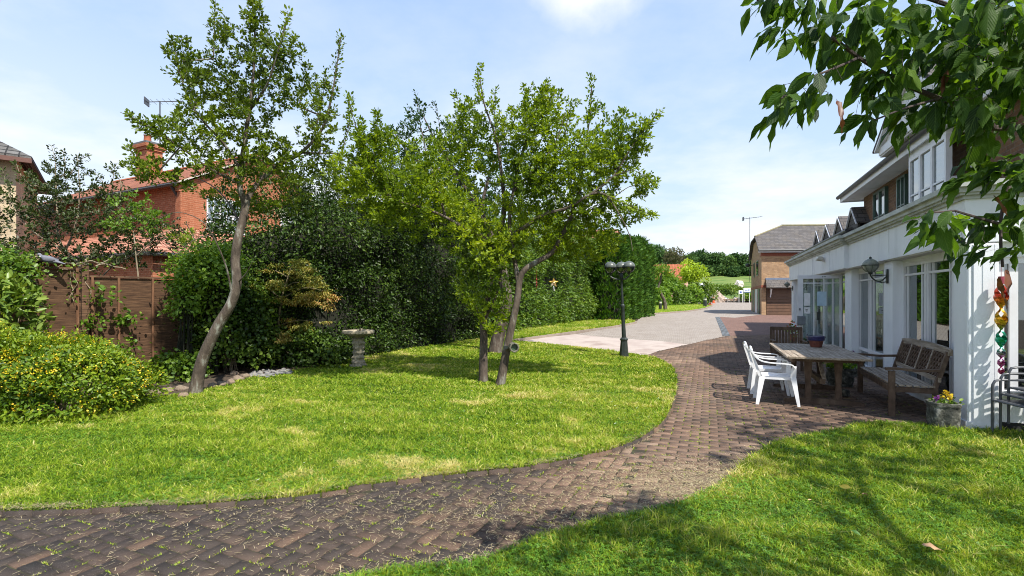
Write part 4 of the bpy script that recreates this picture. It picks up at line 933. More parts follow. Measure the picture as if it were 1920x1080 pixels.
maple_leaf = leaf_mat('maple_leaves', [(.09, .13, .02), (.17, .20, .035), (.28, .26, .06), (.42, .27, .09), (.38, .15, .07)], trans=.3, tcol=(1.4, 1.1, .5))
far_leaf = leaf_mat('woodland_leaves', [(.016, .045, .014), (.045, .10, .028), (.09, .165, .04), (.14, .22, .055)], trans=.2, rough=.7, spec=.15)
brown_leaf = leaf_mat('olive_brown_leaves', [(.05, .055, .02), (.085, .085, .03), (.12, .12, .04)], trans=.2, rough=.7)
core_m = M('core_shade_and_stems', (.012, .014, .008), (.02, .02, .012), scale=20, rough=1, bs=.5)  # near-black tone puts the inner shade of hedges and conifers into the colour

def tree(name, label, cat, base, limbs, blobs, natt, shoots, lmat, bmat, seed, leafL=.062, per=5, spread=.04, wr=.52, tip=.0035, tbase=.45, shoot_n=55, group=None, wob=.12, extra=0, upw=.5, flare=.25, tsc=3.2, upd=.4, droop=.05, amp=.30):
    rs = np.random.default_rng(seed); t = thing(name, label, cat, base, 0, group); sk = Skel()
    for k, (pts, r0, r1) in enumerate(limbs): sk.limb(pts, r0, r1, join=k > 0)
    pos = []; dr = []
    for pts in shoots:
        sk.limb(pts, .012, .003); a, b = shoot_leaves(pts, rs, int(shoot_n*1.7), .105); pos.append(a); dr.append(b)
    tw = sk.attract(blob_pts(blobs, natt, rs), rs, wob=wob, upw=upw)
    a, b = twig_leaves(sk, tw, rs, per, spread=spread, upd=upd); pos.append(a); dr.append(b)
    pos = np.concatenate(pos); dr = np.concatenate(dr)
    sk.mesh('trunk', bmat, t, tip=tip, base_flare=flare)
    L = leafL*rs.uniform(.6, 1.25, len(pos))
    leaves('crown', pos, dr, L, wr, lmat, t, rs, clump_t(pos, rs, tsc, tbase, amp), droop=droop, upb=.35)
    return t, sk
Y0 = 8.25
left_limbs = [
 (LP((364, 752, Y0), (370, 715, Y0), (378, 680, Y0), (392, 645, Y0), (412, 605, Y0), (434, 568, Y0), (444, 530, Y0), (441, 490, Y0+.05), (446, 450, Y0+.05), (457, 405, Y0+.1), (462, 375, Y0+.1)), .100, .060),
 (LP((460, 385, Y0+.1), (450, 350, Y0), (452, 310, Y0), (460, 260, Y0-.05), (468, 200, Y0-.05), (476, 130, Y0), (478, 70, Y0), (474, 10, Y0+.05)), .048, .009),
 (LP((461, 378, Y0+.1), (482, 345, Y0+.3), (520, 312, Y0+.45), (566, 285, Y0+.55), (605, 240, Y0+.6), (622, 180, Y0+.6), (632, 120, Y0+.6), (638, 74, Y0+.6)), .048, .007),
 (LP((566, 286, Y0+.55), (600, 288, Y0+.7), (640, 290, Y0+.9), (672, 320, Y0+1.0), (660, 345, Y0+1.0)), .022, .004),
 (LP((466, 210, Y0), (500, 160, Y0-.3), (520, 100, Y0-.4), (536, 40, Y0-.4)), .022, .006),
 (LP((452, 320, Y0), (420, 270, Y0-.2), (385, 232, Y0-.4), (355, 190, Y0-.5), (336, 130, Y0-.5), (326, 80, Y0-.5)), .028, .005),
 (LP((450, 345, Y0), (400, 320, Y0-.4), (350, 285, Y0-.7), (300, 250, Y0-.9), (258, 226, Y0-1.0), (225, 210, Y0-1.0)), .022, .004),
 (LP((450, 420, Y0+.1), (432, 385, Y0+.5), (400, 350, Y0+.9), (360, 330, Y0+1.1)), .022, .006),
 (LP((436, 560, Y0), (424, 500, Y0-.2), (398, 440, Y0-.4), (375, 412, Y0-.5), (335, 398, Y0-.6), (300, 408, Y0-.6)), .020, .004),
 (LP((446, 530, Y0), (462, 512, Y0-.2), (474, 490, Y0-.3)), .016, .005),
 (LP((398, 440, Y0-.4), (360, 452, Y0-.6), (330, 480, Y0-.6)), .010, .003),
]
left_blobs = [(455, 260, 75, 110, Y0, .8), (480, 130, 60, 100, Y0, .6), (535, 130, 40, 80, Y0, .5), (400, 170, 60, 80, Y0-.2, .6), (350, 120, 36, 50, Y0-.4, .4), (370, 250, 60, 50, Y0-.4, .6),
 (600, 220, 46, 80, Y0+.5, .6), (620, 320, 60, 45, Y0+.8, .5, .8), (540, 310, 70, 55, Y0+.5, .7), (520, 380, 80, 30, Y0+.6, .6, .8), (300, 245, 50, 25, Y0-.9, .3), (340, 310, 70, 40, Y0-.5, .5, .7), (270, 320, 36, 30, Y0-.9, .3, .7),
 (420, 60, 30, 40, Y0-.1, .4), (360, 350, 40, 25, Y0, .7, .4), (480, 30, 30, 40, Y0, .3), (350, 455, 36, 22, Y0-.5, .4, .4)]
left_shoots = [LP((476, 60, Y0), (474, 20, Y0), (478, -25, Y0)), LP((520, 100, Y0-.4), (534, 55, Y0-.4), (540, 20, Y0-.4)), LP((622, 180, Y0+.6), (634, 110, Y0+.6), (640, 66, Y0+.6)), LP((400, 110, Y0-.3), (402, 50, Y0-.3), (404, 5, Y0-.3)), LP((336, 140, Y0-.5), (330, 100, Y0-.5), (322, 68, Y0-.5)),
 LP((300, 250, Y0-.9), (262, 228, Y0-1.0), (240, 214, Y0-1.0)), LP((560, 200, Y0+.3), (572, 150, Y0+.3), (578, 118, Y0+.3)), LP((370, 200, Y0-.4), (352, 150, Y0-.4), (340, 70, Y0-.4)), LP((640, 290, Y0+.9), (655, 230, Y0+.9), (656, 180, Y0+.9)), LP((590, 250, Y0+.6), (604, 190, Y0+.6), (612, 130, Y0+.6)), LP((290, 330, Y0-.8), (262, 310, Y0-.9), (240, 272, Y0-.9)), LP((600, 280, Y0+.8), (600, 180, Y0+.9), (590, 140, Y0+.9))]
tree('leaning_tree', 'leaning fruit tree with lichen streaked crooked trunk and tall open crown by the soil bed', 'tree', (P(364, 752, Y0).x, Y0, 0), left_limbs, left_blobs, 1200, left_shoots, plum_leaf, bark1, 101, leafL=.06, per=12, spread=.045, shoot_n=130, tip=.004)
YA, YB = 9.45, 9.15
A_limbs = [
 (LP((906, 726, YA), (906, 690, YA), (907, 640, YA), (908, 600, YA), (916, 540, YA+.1), (926, 490, YA+.15), (934, 440, YA+.2)), .084, .055),
 (LP((934, 445, YA+.2), (945, 400, YA+.2), (942, 340, YA+.2), (930, 260, YA+.2), (908, 195, YA+.2), (900, 145, YA+.2)), .055, .008),
 (LP((930, 470, YA+.1), (905, 445, YA-.1), (872, 428, YA-.3), (835, 407, YA-.5), (795, 390, YA-.6), (750, 378, YA-.8), (700, 350, YA-.9)), .050, .008),
 (LP((835, 407, YA-.5), (820, 350, YA-.3), (800, 290, YA-.1), (790, 240, YA)), .025, .006),
 (LP((934, 445, YA+.2), (890, 380, YA+.5), (850, 320, YA+.8), (830, 260, YA+.9)), .032, .006),
 (LP((908, 600, YA), (928, 560, YA-.1), (938, 520, YA-.1), (944, 470, YA-.1)), .028, .014),
 (LP((740, 378, YA-.8), (705, 330, YA-1.0), (680, 270, YA-1.1), (660, 215, YA-1.1)), .012, .004),
]
A_blobs = [(900, 250, 60, 80, YA+.2, .7), (850, 300, 90, 80, YA+.3, .9), (760, 330, 95, 70, YA-.5, .8), (690, 300, 55, 65, YA-1.0, .5), (820, 400, 100, 60, YA-.2, .9), (740, 400, 90, 45, YA-.6, .7), (900, 460, 80, 60, YA-.2, .6), (905, 530, 62, 60, YA-.15, .4, 1.3), (935, 590, 34, 40, YA-.2, .25, 1.3), (930, 470, 70, 50, YA-.2, .5, 1.2), (880, 400, 70, 60, YA, .9), (660, 340, 60, 60, YA-1.0, .5, .9), (700, 260, 45, 50, YA-1.0, .4, .8), (740, 360, 100, 50, YA-.6, .8)]
A_shoots = [LP((902, 190, YA+.2), (896, 150, YA+.2), (902, 122, YA+.2)), LP((868, 260, YA+.5), (862, 200, YA+.5), (852, 172, YA+.5)), LP((930, 260, YA+.2), (926, 190, YA+.2), (930, 165, YA+.2)), LP((705, 330, YA-1), (668, 240, YA-1.1), (652, 176, YA-1.1)), LP((930, 590, YA-.2), (950, 560, YA-.3), (945, 520, YA-.3)), LP((905, 610, YA-.1), (890, 570, YA-.3), (870, 545, YA-.3)), LP((700, 300, YA-1), (706, 240, YA-1.0), (708, 212, YA-1))]
tree('fruit_tree', 'upright dark trunked fruit tree, left one of the pair in the middle of the lawn', 'tree', (P(906, 726, YA).x, YA, 0), A_limbs, A_blobs, 1800, A_shoots, apple_leaf, bark2, 102, leafL=.064, per=12, spread=.05, shoot_n=120, tbase=.5)
B_limbs = [
 (LP((936, 732, YB), (943, 695, YB), (951, 650, YB), (962, 600, YB), (970, 560, YB), (975, 522, YB+.05), (985, 505, YB+.05), (1008, 490, YB+.1), (1035, 473, YB+.1), (1060, 430, YB+.1), (1072, 405, YB+.1)), .086, .038),
 (LP((973, 535, YB+.05), (962, 470, YB+.2), (955, 420, YB+.25), (962, 360, YB+.3), (978, 290, YB+.3), (1000, 220, YB+.3), (1018, 170, YB+.3)), .050, .008),
 (LP((960, 440, YB+.2), (985, 425, YB-.1), (1020, 402, YB-.2), (1066, 389, YB-.3), (1108, 364, YB-.4), (1135, 365, YB-.4), (1160, 400, YB-.5), (1180, 440, YB-.5), (1186, 470, YB-.5)), .042, .005),
 (LP((1108, 364, YB-.4), (1150, 330, YB-.4), (1185, 275, YB-.4), (1215, 235, YB-.4), (1232, 212, YB-.4)), .022, .005),
 (LP((1060, 430, YB+.1), (1085, 360, YB+.3), (1095, 290, YB+.4), (1106, 220, YB+.4), (1110, 160, YB+.4)), .034, .006),
 (LP((1060, 430, YB+.1), (1090, 400, YB+.4), (1130, 385, YB+.6), (1180, 350, YB+.7), (1210, 350, YB+.7)), .022, .005),
 (LP((962, 360, YB+.3), (1000, 320, YB+.1), (1040, 270, YB), (1060, 210, YB)), .025, .006),
]
B_blobs = [(1000, 260, 70, 85, YB+.3, .8), (1085, 320, 95, 75, YB+.2, .9), (1000, 350, 80, 70, YB+.2, .8), (1150, 290, 60, 55, YB, .6), (1195, 260, 32, 40, YB-.3, .4), (1110, 400, 85, 50, YB+.2, .7), (1030, 430, 80, 50, YB+.2, .7), (1080, 460, 75, 40, YB+.5, .6), (1205, 350, 30, 25, YB+.3, .4), (1200, 400, 35, 16, YB-.2, .3, .7), (1020, 200, 40, 45, YB+.3, .5), (1130, 230, 60, 40, YB+.2, .4, .35), (1140, 455, 30, 30, YB+.2, .4, .6)]
B_shoots = [LP((1104, 230, YB+.4), (1108, 180, YB+.4), (1108, 142, YB+.4)), LP((1185, 275, YB-.4), (1212, 238, YB-.4), (1240, 208, YB-.4)), LP((1010, 200, YB+.3), (1022, 165, YB+.3), (1030, 152, YB+.3)), LP((985, 230, YB+.3), (986, 180, YB+.3), (980, 160, YB+.3)), LP((1150, 330, YB-.4), (1190, 320, YB-.4), (1226, 345, YB-.4)), LP((1135, 365, YB-.4), (1190, 390, YB-.4), (1228, 405, YB-.4)), LP((1150, 320, YB), (1160, 260, YB), (1170, 240, YB)), LP((1060, 250, YB), (1070, 200, YB), (1086, 190, YB))]
tree('fruit_tree', 'grey trunked fruit tree leaning right, right one of the pair on the lawn', 'tree', (P(936, 732, YB).x, YB, 0), B_limbs, B_blobs, 1950, B_shoots, apple_leaf, bark1, 103, leafL=.064, per=12, spread=.05, shoot_n=120, tbase=.52)
YC = 13.6
tree('fruit_tree', 'dark tree standing behind the pair on the lawn, its bluish green crown showing above them', 'tree', (P(926, 672, YC).x, YC, gz(YC)-.05),
 [(LP((926, 674, YC), (932, 640, YC), (942, 600, YC), (950, 560, YC), (940, 500, YC), (920, 440, YC), (900, 400, YC)), .19, .10), (LP((900, 400, YC), (860, 330, YC), (820, 270, YC), (790, 210, YC)), .08, .01), (LP((900, 400, YC), (920, 320, YC), (950, 250, YC)), .07, .01), (LP((860, 330, YC), (780, 300, YC), (740, 250, YC)), .05, .01)],
 [(795, 240, 55, 60, YC, .9), (750, 290, 60, 60, YC, .9), (860, 260, 50, 60, YC, .8), (840, 340, 100, 60, YC, 1), (960, 330, 80, 70, YC, .9), (1120, 300, 60, 70, YC+.5, .8, .6), (920, 380, 130, 50, YC, 1)], 420,
 [LP((790, 250, YC), (784, 200, YC), (778, 170, YC)), LP((825, 270, YC), (822, 220, YC), (812, 190, YC)), LP((850, 260, YC), (862, 220, YC), (872, 196, YC))], blue_leaf, bark2, 104, leafL=.085, per=9, spread=.09, shoot_n=40, tip=.005)

# hedges and bushes made of leaf clusters over an irregular body
def hedge(name, label, cat, line, heights, thick, n, L, wr, mat, seed, k=7, lump=.22, spread=.12, tb=.35, amp=.22, group=None, up=.15, flowers=None, sd=.16, ragged=.25):
    rs = np.random.default_rng(seed); ln = [Vector((x, y, 0)) for x, y in line]; seg = [0]
    for a, b in zip(ln[:-1], ln[1:]): seg.append(seg[-1]+(b-a).length)
    tot = seg[-1]; base = (ln[0].x, ln[0].y, gz(ln[0].y)); t = thing(name, label, cat, base, 0, group)
    hs = np.array(heights, float)
    fx = lambda s_: np.interp(s_, seg, [p.x for p in ln]); fy = lambda s_: np.interp(s_, seg, [p.y for p in ln]); fh = lambda s_: np.interp(s_, seg, hs)
    m = n//k; s_ = rs.uniform(-.1, tot+.1, m); hh = fh(s_); dx = fx(s_+.1)-fx(s_-.1); dy = fy(s_+.1)-fy(s_-.1); q = np.sqrt(dx*dx+dy*dy)+1e-9; nx, ny = dy/q, -dx/q
    arc = rs.random(m)*(hh+thick*.8); z = np.minimum(arc, hh); topd = np.maximum(arc-hh, 0)
    lum = lump*(vnoise(s_*1.0, z*1.3, seed+1, 1.5)+.6*vnoise(s_, z, seed+2, 4.0))
    edge = .25*np.clip((z-hh+.5)/.5, 0, 1)
    off = lum-edge+rs.normal(0, .05, m)-rs.random(m)**3*.3
    X = fx(s_)+nx*(off-topd); Y = fy(s_)+ny*(off-topd); Z = gza(Y)+z+(topd > 0)*(lum*1.2+rs.random(m)**2*ragged)
    c = np.stack([X, Y, Z], 1); nrm = np.stack([nx*(topd <= 0), ny*(topd <= 0), up+(topd > 0)*1.0], 1)
    c = np.repeat(c, k, 0); nr = np.repeat(nrm, k, 0); N = len(c); d = unit(nr*.7+rs.normal(0, .75, (N, 3))); pos = c+rs.normal(0, spread, (N, 3))*.7+d*.02
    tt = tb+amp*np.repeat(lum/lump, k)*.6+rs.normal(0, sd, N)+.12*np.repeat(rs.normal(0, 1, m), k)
    leaves('foliage', pos, d, L*rs.uniform(.6, 1.3, N), wr, mat, t, rs, tt, nrm=nr, droop=.1)
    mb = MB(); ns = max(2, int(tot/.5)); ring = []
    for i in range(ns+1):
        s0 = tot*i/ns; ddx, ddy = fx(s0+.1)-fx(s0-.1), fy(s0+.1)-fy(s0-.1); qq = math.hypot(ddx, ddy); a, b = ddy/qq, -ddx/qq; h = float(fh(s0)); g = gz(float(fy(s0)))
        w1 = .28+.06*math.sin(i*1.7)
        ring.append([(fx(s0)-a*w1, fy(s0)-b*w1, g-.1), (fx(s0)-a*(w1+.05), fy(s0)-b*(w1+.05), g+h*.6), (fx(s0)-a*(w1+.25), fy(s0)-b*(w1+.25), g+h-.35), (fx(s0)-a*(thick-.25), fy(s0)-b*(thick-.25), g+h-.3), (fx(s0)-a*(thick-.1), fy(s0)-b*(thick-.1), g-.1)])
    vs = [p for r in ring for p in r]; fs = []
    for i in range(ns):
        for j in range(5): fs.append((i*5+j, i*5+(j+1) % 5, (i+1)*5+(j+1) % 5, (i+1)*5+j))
    fs += [(0, 1, 2, 3, 4), tuple(ns*5+j for j in (4, 3, 2, 1, 0))]; mb.add(vs, fs); mb.build('stems', core_m, t, world=True)  # solid dark body painted as the darkness inside the hedge, no separate stems
    if flowers:
        fp = np.array([tuple(P(*f)) for f in flowers]); K = 60; pos = np.repeat(fp, K, 0)+rs.normal(0, 1, (len(fp)*K, 3))*np.array([.10, .06, .03]); leaves('flowers', pos, rs.normal(0, 1, (len(pos), 3)), np.full(len(pos), .03), 1.0, M('cream_blossom', (.6, .6, .42), (.5, .5, .33), rough=.8), t, rs, np.full(len(pos), .5), upb=2)
    return t
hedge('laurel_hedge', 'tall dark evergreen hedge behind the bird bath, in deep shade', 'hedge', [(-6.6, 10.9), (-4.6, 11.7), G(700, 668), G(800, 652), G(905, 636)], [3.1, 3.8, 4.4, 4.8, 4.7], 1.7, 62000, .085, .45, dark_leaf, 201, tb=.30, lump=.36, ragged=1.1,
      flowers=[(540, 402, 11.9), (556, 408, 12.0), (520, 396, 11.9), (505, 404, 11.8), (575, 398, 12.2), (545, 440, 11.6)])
hedge('mixed_hedge', 'mid green leafy hedge along the grass strip behind the three headed lamp post', 'hedge', [G(905, 636), (.3, 20.5), (3.0, 25.6), (4.8, 28.4)], [4.0, 4.2, 4.5, 4.7], 1.6, 38000, .14, .36, mid_leaf, 202, tb=.45, lump=.36, spread=.16, ragged=1.0)
cone_i = 0
def conifer(c, r, h, seed, label, n=9500):
    rs = np.random.default_rng(seed); t = thing('conifer', label, 'conifer', (c[0], c[1], gz(c[1])), 0, 'conifers clipped into a tall hedge'); g = gz(c[1])
    m = n//6; z = rs.random(m)**.85*h; a = rs.uniform(0, 2*PI, m); prof = r*np.clip((h-z)/(h*.22), 0, 1)**.45; rr = prof*(1+.10*np.sin(a*5+seed)+.09*vnoise(a*3, z*1.2, seed, 1.6))-rs.random(m)**3*.25
    c0 = np.stack([c[0]+rr*np.cos(a), c[1]+rr*np.sin(a), g+z], 1); out = np.stack([np.cos(a), np.sin(a), .9+0*a], 1)
    pos = np.repeat(c0, 6, 0); o = np.repeat(out, 6, 0); N = len(pos); d = unit(o+rs.normal(0, .45, (N, 3))); pos = pos+rs.normal(0, .09, (N, 3))
    nr = np.repeat(np.stack([np.cos(a), np.sin(a), .2+0*a], 1), 6, 0)
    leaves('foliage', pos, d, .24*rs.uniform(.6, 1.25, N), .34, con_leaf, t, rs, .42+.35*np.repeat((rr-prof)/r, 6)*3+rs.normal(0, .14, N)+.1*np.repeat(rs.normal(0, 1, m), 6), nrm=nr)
    mb = MB(); mb.lathe([(r*.72, -.1), (r*.74, h*.5), (r*.6, h*.8), (r*.2, h*.93)], (0, 0, 0), 10); mb.build('trunk', core_m, t)  # dark filler body for the shade inside, far wider than a real trunk
cl = ['nearest clipped conifer, partly behind the lamp post', 'second clipped conifer of the row counting from the lamp post', 'third clipped conifer of the row counting from the lamp post', 'fourth clipped conifer of the row, brighter green', 'last clipped conifer of the row beside the far lawn']
for i in range(5):
    t_ = i/4; conifer((5.3+t_*3.1, 28.2+t_*6.0), 1.0, 4.75-.15*(i % 2)+.1*i, 300+i, cl[i])
def bush(name, label, cat, c, r, n, L, wr, mat, seed, k=6, tb=.45, spread=.05, lump=.28, up=.4, flowers=None, group=None, zmin=-.6, sd=.15, stems=True, flat=False, amp=.25):
    rs = np.random.default_rng(seed); t = thing(name, label, cat, (c[0], c[1], gz(c[1])), 0, group); m = n//k; q = unit(rs.normal(0, 1, (m, 3))); q[:, 2] = np.where(q[:, 2] < zmin, -q[:, 2], q[:, 2])
    lum = lump*(vnoise(q[:, 0]*2+q[:, 2], q[:, 1]*2-q[:, 2], seed, 2.2)); rad = (1+lum-rs.random(m)**2.5*.35)[:, None]
    cc = np.array(c)+q*rad*np.array(r); cc[:, 2] = np.maximum(cc[:, 2], gz(c[1])+.03)
    pos = np.repeat(cc, k, 0); nr = np.repeat(q+np.array([0, 0, up]), k, 0); N = len(pos); d = unit(nr*.6+rs.normal(0, .7, (N, 3)))
    if flat: d[:, 2] *= .25
    pos = pos+rs.normal(0, spread, (N, 3))
    leaves('foliage', pos, d, L*rs.uniform(.6, 1.3, N), wr, mat, t, rs, tb+amp*np.repeat(lum/lump, k)+rs.normal(0, sd, N), nrm=nr, droop=.1)
    mb = MB()
    for i in range(14):
        a = rs.uniform(0, 2*PI); e = Vector((c[0]+math.cos(a)*r[0]*.75*rs.random(), c[1]+math.sin(a)*r[1]*.75*rs.random(), c[2]+r[2]*rs.uniform(.2, .8))); b0 = Vector((c[0]+rs.normal(0, .08), c[1]+rs.normal(0, .08), gz(c[1])-.03))
        mb.tube([b0, b0.lerp(e, .5)+Vector((0, 0, .1)), e], [.014, .010, .004], 5)
    mb.build('stems', bark3 if stems else core_m, t, world=True) if stems != 'none' else None
    if flowers is not None:
        fn, fl, fm = flowers; q = unit(rs.normal(0, 1, (fn, 3))); q[:, 2] = np.where(q[:, 2] < -.35, -q[:, 2], q[:, 2]); lum = lump*(vnoise(q[:, 0]*2+q[:, 2], q[:, 1]*2-q[:, 2], seed, 2.2))
        cc = np.array(c)+q*(1.03+lum)[:, None]*np.array(r); cc = cc[(cc[:, 2] > .1) & (vnoise(cc[:, 0]+cc[:, 2], cc[:, 1]-cc[:, 2], 9, 5) > -.25)]; pos = np.repeat(cc, 7, 0)+rs.normal(0, fl*.9, (len(cc)*7, 3)); leaves('flowers', pos, rs.normal(0, 1, (len(pos), 3)), fl*rs.uniform(.7, 1.3, len(pos)), .9, fm, t, rs, rs.random(len(pos)), upb=.5)
    return t
shrub_leaf = leaf_mat('yellow_green_leaves', [(.03, .075, .006), (.09, .17, .010), (.20, .28, .014), (.34, .40, .03)], trans=.35)
yellow_m = leaf_mat('yellow_blossom', [(.60, .50, .02), (.75, .62, .03), (.62, .36, .03)], trans=.2, tcol=(1, .9, .4))
hyp = bush('yellow_shrub', 'rounded green shrub covered in small yellow flowers at the left edge of the lawn', 'shrub', (-6.2, 6.95, .40), (1.13, .8, .56), 21000, .056, .5, shrub_leaf, 401, k=7, tb=.42, spread=.05, flowers=(800, .021, yellow_m), lump=.30, amp=.25)
bush('yellow_shrub', 'second yellow flowered shrub, cut by the left edge of the photo', 'shrub', (-7.4, 7.1, .48), (.95, .8, .68), 14000, .056, .5, shrub_leaf, 402, k=7, tb=.42, spread=.05, flowers=(550, .021, yellow_m), lump=.3, amp=.25)
bush('laurel_bush', 'pale green broad leaved bush behind the yellow flowered shrub', 'bush', (-8.0, 7.9, 1.1), (.5, .45, .72), 1500, .15, .36, leaf_mat('spotted_laurel_leaves', [(.06, .13, .02), (.14, .22, .03), (.28, .34, .06)], trans=.3, rough=.35), 403, k=4, tb=.4, spread=.07)
bush('ivy_mound', 'ivy with round leaves growing over the top of the fence at the left edge', 'ivy', (-8.75, 8.35, 1.95), (.8, .4, .45), 3600, .07, .8, mid_leaf, 404, k=4, tb=.5, spread=.09)
bush('climber', 'light green climbing shrub hanging over the fence behind the leaning trunk', 'climber', (-6.05, 10.15, 2.12), (.66, .45, .45), 3400, .085, .55, bright_leaf, 405, k=5, tb=.5, spread=.09, lump=.35, stems=False)
bush('climber', 'light green spray of climbing shrub drooping down the fence left of the leaning trunk', 'climber', (-6.35, 9.85, 1.55), (.24, .18, .42), 900, .085, .55, bright_leaf, 406, k=4, tb=.55, spread=.08, lump=.4, stems=False)
bush('ivy_bank', 'dark glossy ivy climbing the fence to the right of the wooden panels', 'ivy', (-5.9, 10.6, .95), (.85, .55, 1.05), 9500, .075, .8, dark_leaf, 407, k=5, tb=.5, spread=.09, lump=.25)
bush('ivy_bank', 'low dark ivy at the foot of the small maple', 'ivy', (-4.9, 11.5, .35), (1.2, .6, .42), 6500, .07, .8, dark_leaf, 408, k=5, tb=.45, spread=.08)
bush('small_ivy', 'sprig of ivy on the soil beside the yellow shrub and the fence', 'ivy', (-6.35, 9.6, .2), (.5, .3, .28), 1300, .08, .8, mid_leaf, 409, k=4, tb=.5, spread=.07)
for i, (px, py, Y, r_, lb) in enumerate(((190, 555, 9.25, .22, 'ivy sprig clinging to the upper middle of the wide fence panel'), (175, 608, 9.2, .18, 'ivy sprig low on the wide fence panel by the post'), (240, 600, 9.65, .14, 'tiny ivy sprig at the middle batten of the wide fence panel'), (232, 655, 9.4, .24, 'ivy clump at the foot of the fence behind the yellow shrub'))):
    p = P(px, py, Y); bush('ivy_sprig', lb, 'ivy', (p.x, p.y, p.z), (r_*1.2, .05, r_*.6), 75, .075, .8, bright_leaf, 420+i, k=3, tb=.35, spread=.06, group='ivy sprigs on the fence', stems='none')
# shrubs behind the fence
YH = 10.9
tree('hawthorn', 'dark spiky shrub with pale bare stems rising behind the left part of the fence', 'shrub', (P(150, 500, YH).x, YH, .1),
 [(LP((165, 690, YH), (160, 560, YH), (150, 500, YH), (122, 470, YH), (108, 440, YH), (107, 385, YH), (104, 330, YH)), .06, .012), (LP((122, 470, YH), (136, 440, YH), (146, 400, YH), (150, 350, YH)), .026, .008), (LP((150, 500, YH), (180, 470, YH+.3), (230, 430, YH+.3), (260, 380, YH+.3)), .03, .006), (LP((122, 470, YH), (70, 440, YH), (30, 400, YH)), .025, .006), (LP((160, 560, YH), (210, 500, YH), (270, 470, YH), (320, 440, YH)), .025, .006)],
 [(50, 390, 75, 65, YH, .8), (120, 340, 65, 40, YH, .6), (150, 410, 95, 60, YH, .8), (230, 430, 80, 55, YH+.2, .8), (60, 460, 90, 30, YH, .6), (200, 480, 100, 28, YH, .6), (300, 440, 55, 45, YH, .7), (215, 375, 40, 36, YH+.2, .5)], 900,
 [LP((104, 340, YH), (103, 300, YH), (96, 272, YH)), LP((120, 330, YH), (122, 305, YH), (118, 282, YH)), LP((130, 330, YH), (150, 300, YH), (168, 292, YH)), LP((150, 350, YH), (146, 310, YH), (145, 290, YH)), LP((200, 380, YH), (192, 340, YH), (172, 320, YH)), LP((210, 370, YH), (212, 335, YH), (216, 308, YH)), LP((225, 370, YH), (226, 340, YH), (200, 312, YH)), LP((60, 350, YH), (40, 330, YH), (30, 305, YH)), LP((20, 370, YH), (10, 340, YH), (5, 318, YH))], olive_leaf, bark3, 105, leafL=.065, per=8, spread=.05, shoot_n=55, tip=.004, tbase=.42)
tree('bright_shrub', 'patch of lighter green shrub against the red house wall', 'shrub', (P(250, 500, 10.4).x, 10.4, .1),
 [(LP((262, 700, 10.4), (262, 560, 10.4), (255, 480, 10.4), (250, 430, 10.4)), .03, .01), (LP((255, 480, 10.4), (300, 440, 10.4), (330, 430, 10.4)), .015, .005)],
 [(245, 385, 45, 28, 10.4, .35), (280, 410, 45, 30, 10.4, .35), (225, 420, 40, 28, 10.4, .35)], 130, [], bright_leaf, bark3, 106, leafL=.075, per=4, tbase=.35)
tree('bare_twigged_shrub', 'thin twiggy shrub with few leaves in front of the lean-to roof of the red house', 'shrub', (P(370, 560, 11).x, 11, .1),
 [(LP((380, 690, 11), (384, 560, 11), (372, 470, 11), (350, 420, 11)), .03, .01), (LP((384, 560, 11), (410, 480, 11), (430, 430, 11)), .02, .005), (LP((384, 560, 11), (340, 490, 11), (300, 450, 11)), .02, .005)],
 [(350, 450, 55, 45, 11, .5), (340, 500, 60, 30, 11, .5), (420, 480, 40, 30, 11, .5)], 200, [], olive_leaf, bark2, 107, leafL=.05, per=1.6, tbase=.5)
# small maple
YM = 11.3
rs = np.random.default_rng(109); mt = thing('small_maple', 'small Japanese maple with layered bronze and green foliage left of the bird bath', 'tree', (P(524, 695, YM).x, YM, .05)); sk = Skel()
sk.limb(LP((525, 702, YM), (524, 650, YM), (522, 610, YM), (528, 560, YM), (540, 520, YM), (545, 500, YM)), .035, .014)
for q in (LP((524, 610, YM), (560, 600, YM), (590, 605, YM)), LP((523, 620, YM), (495, 612, YM), (470, 625, YM)), LP((528, 560, YM), (570, 540, YM), (605, 545, YM)), LP((528, 560, YM), (490, 535, YM), (460, 540, YM)), LP((540, 520, YM), (510, 505, YM), (490, 505, YM)), LP((535, 540, YM), (550, 530, YM-.5), (560, 530, YM-.7))): sk.limb(q, .014, .005)
pads0 = [(545, 500, 42, 9, .40), (520, 512, 55, 9, .5), (572, 520, 40, 9, .4), (500, 535, 50, 10, .5), (560, 540, 58, 10, .55), (600, 560, 24, 9, .3), (470, 560, 34, 12, .4), (520, 565, 55, 10, .5), (575, 568, 40, 9, .4), (575, 604, 34, 7, .3), (540, 618, 36, 7, .35), (495, 618, 34, 8, .35), (505, 640, 30, 8, .3), (465, 600, 26, 9, .3)]
pads = []
for (a, b, rx, ry, ryy) in pads0:
    for q in range(5): pads.append((a+rs.uniform(-1.15, 1.15)*rx, b+rs.normal(0, 9), rx*rs.uniform(.25, .5), ry*rs.uniform(.5, .9), YM+rs.normal(0, ryy*.6), ryy*.45))
bl = pads; tw = sk.attract(blob_pts(bl, 330, rs), rs, wob=.08)
sk.mesh('trunk', M('maple_bark', (.16, .13, .07), (.10, .085, .05), rough=.8), mt, tip=.003)
pos = np.repeat(blob_pts(bl, 2100, rs), 6, 0); pos = pos+rs.normal(0, .035, pos.shape)*np.array([1, 1, .35]); d = rs.normal(0, 1, pos.shape); d[:, 2] = d[:, 2]*.3-.45
leaves('crown', pos, d, .058*rs.uniform(.6, 1.2, len(pos)), .42, maple_leaf, mt, rs, .38+.28*vnoise(pos[:, 0]*2, pos[:, 2]*3, 5, 1.5)+rs.normal(0, .16, len(pos)), upb=1.2, droop=.2)

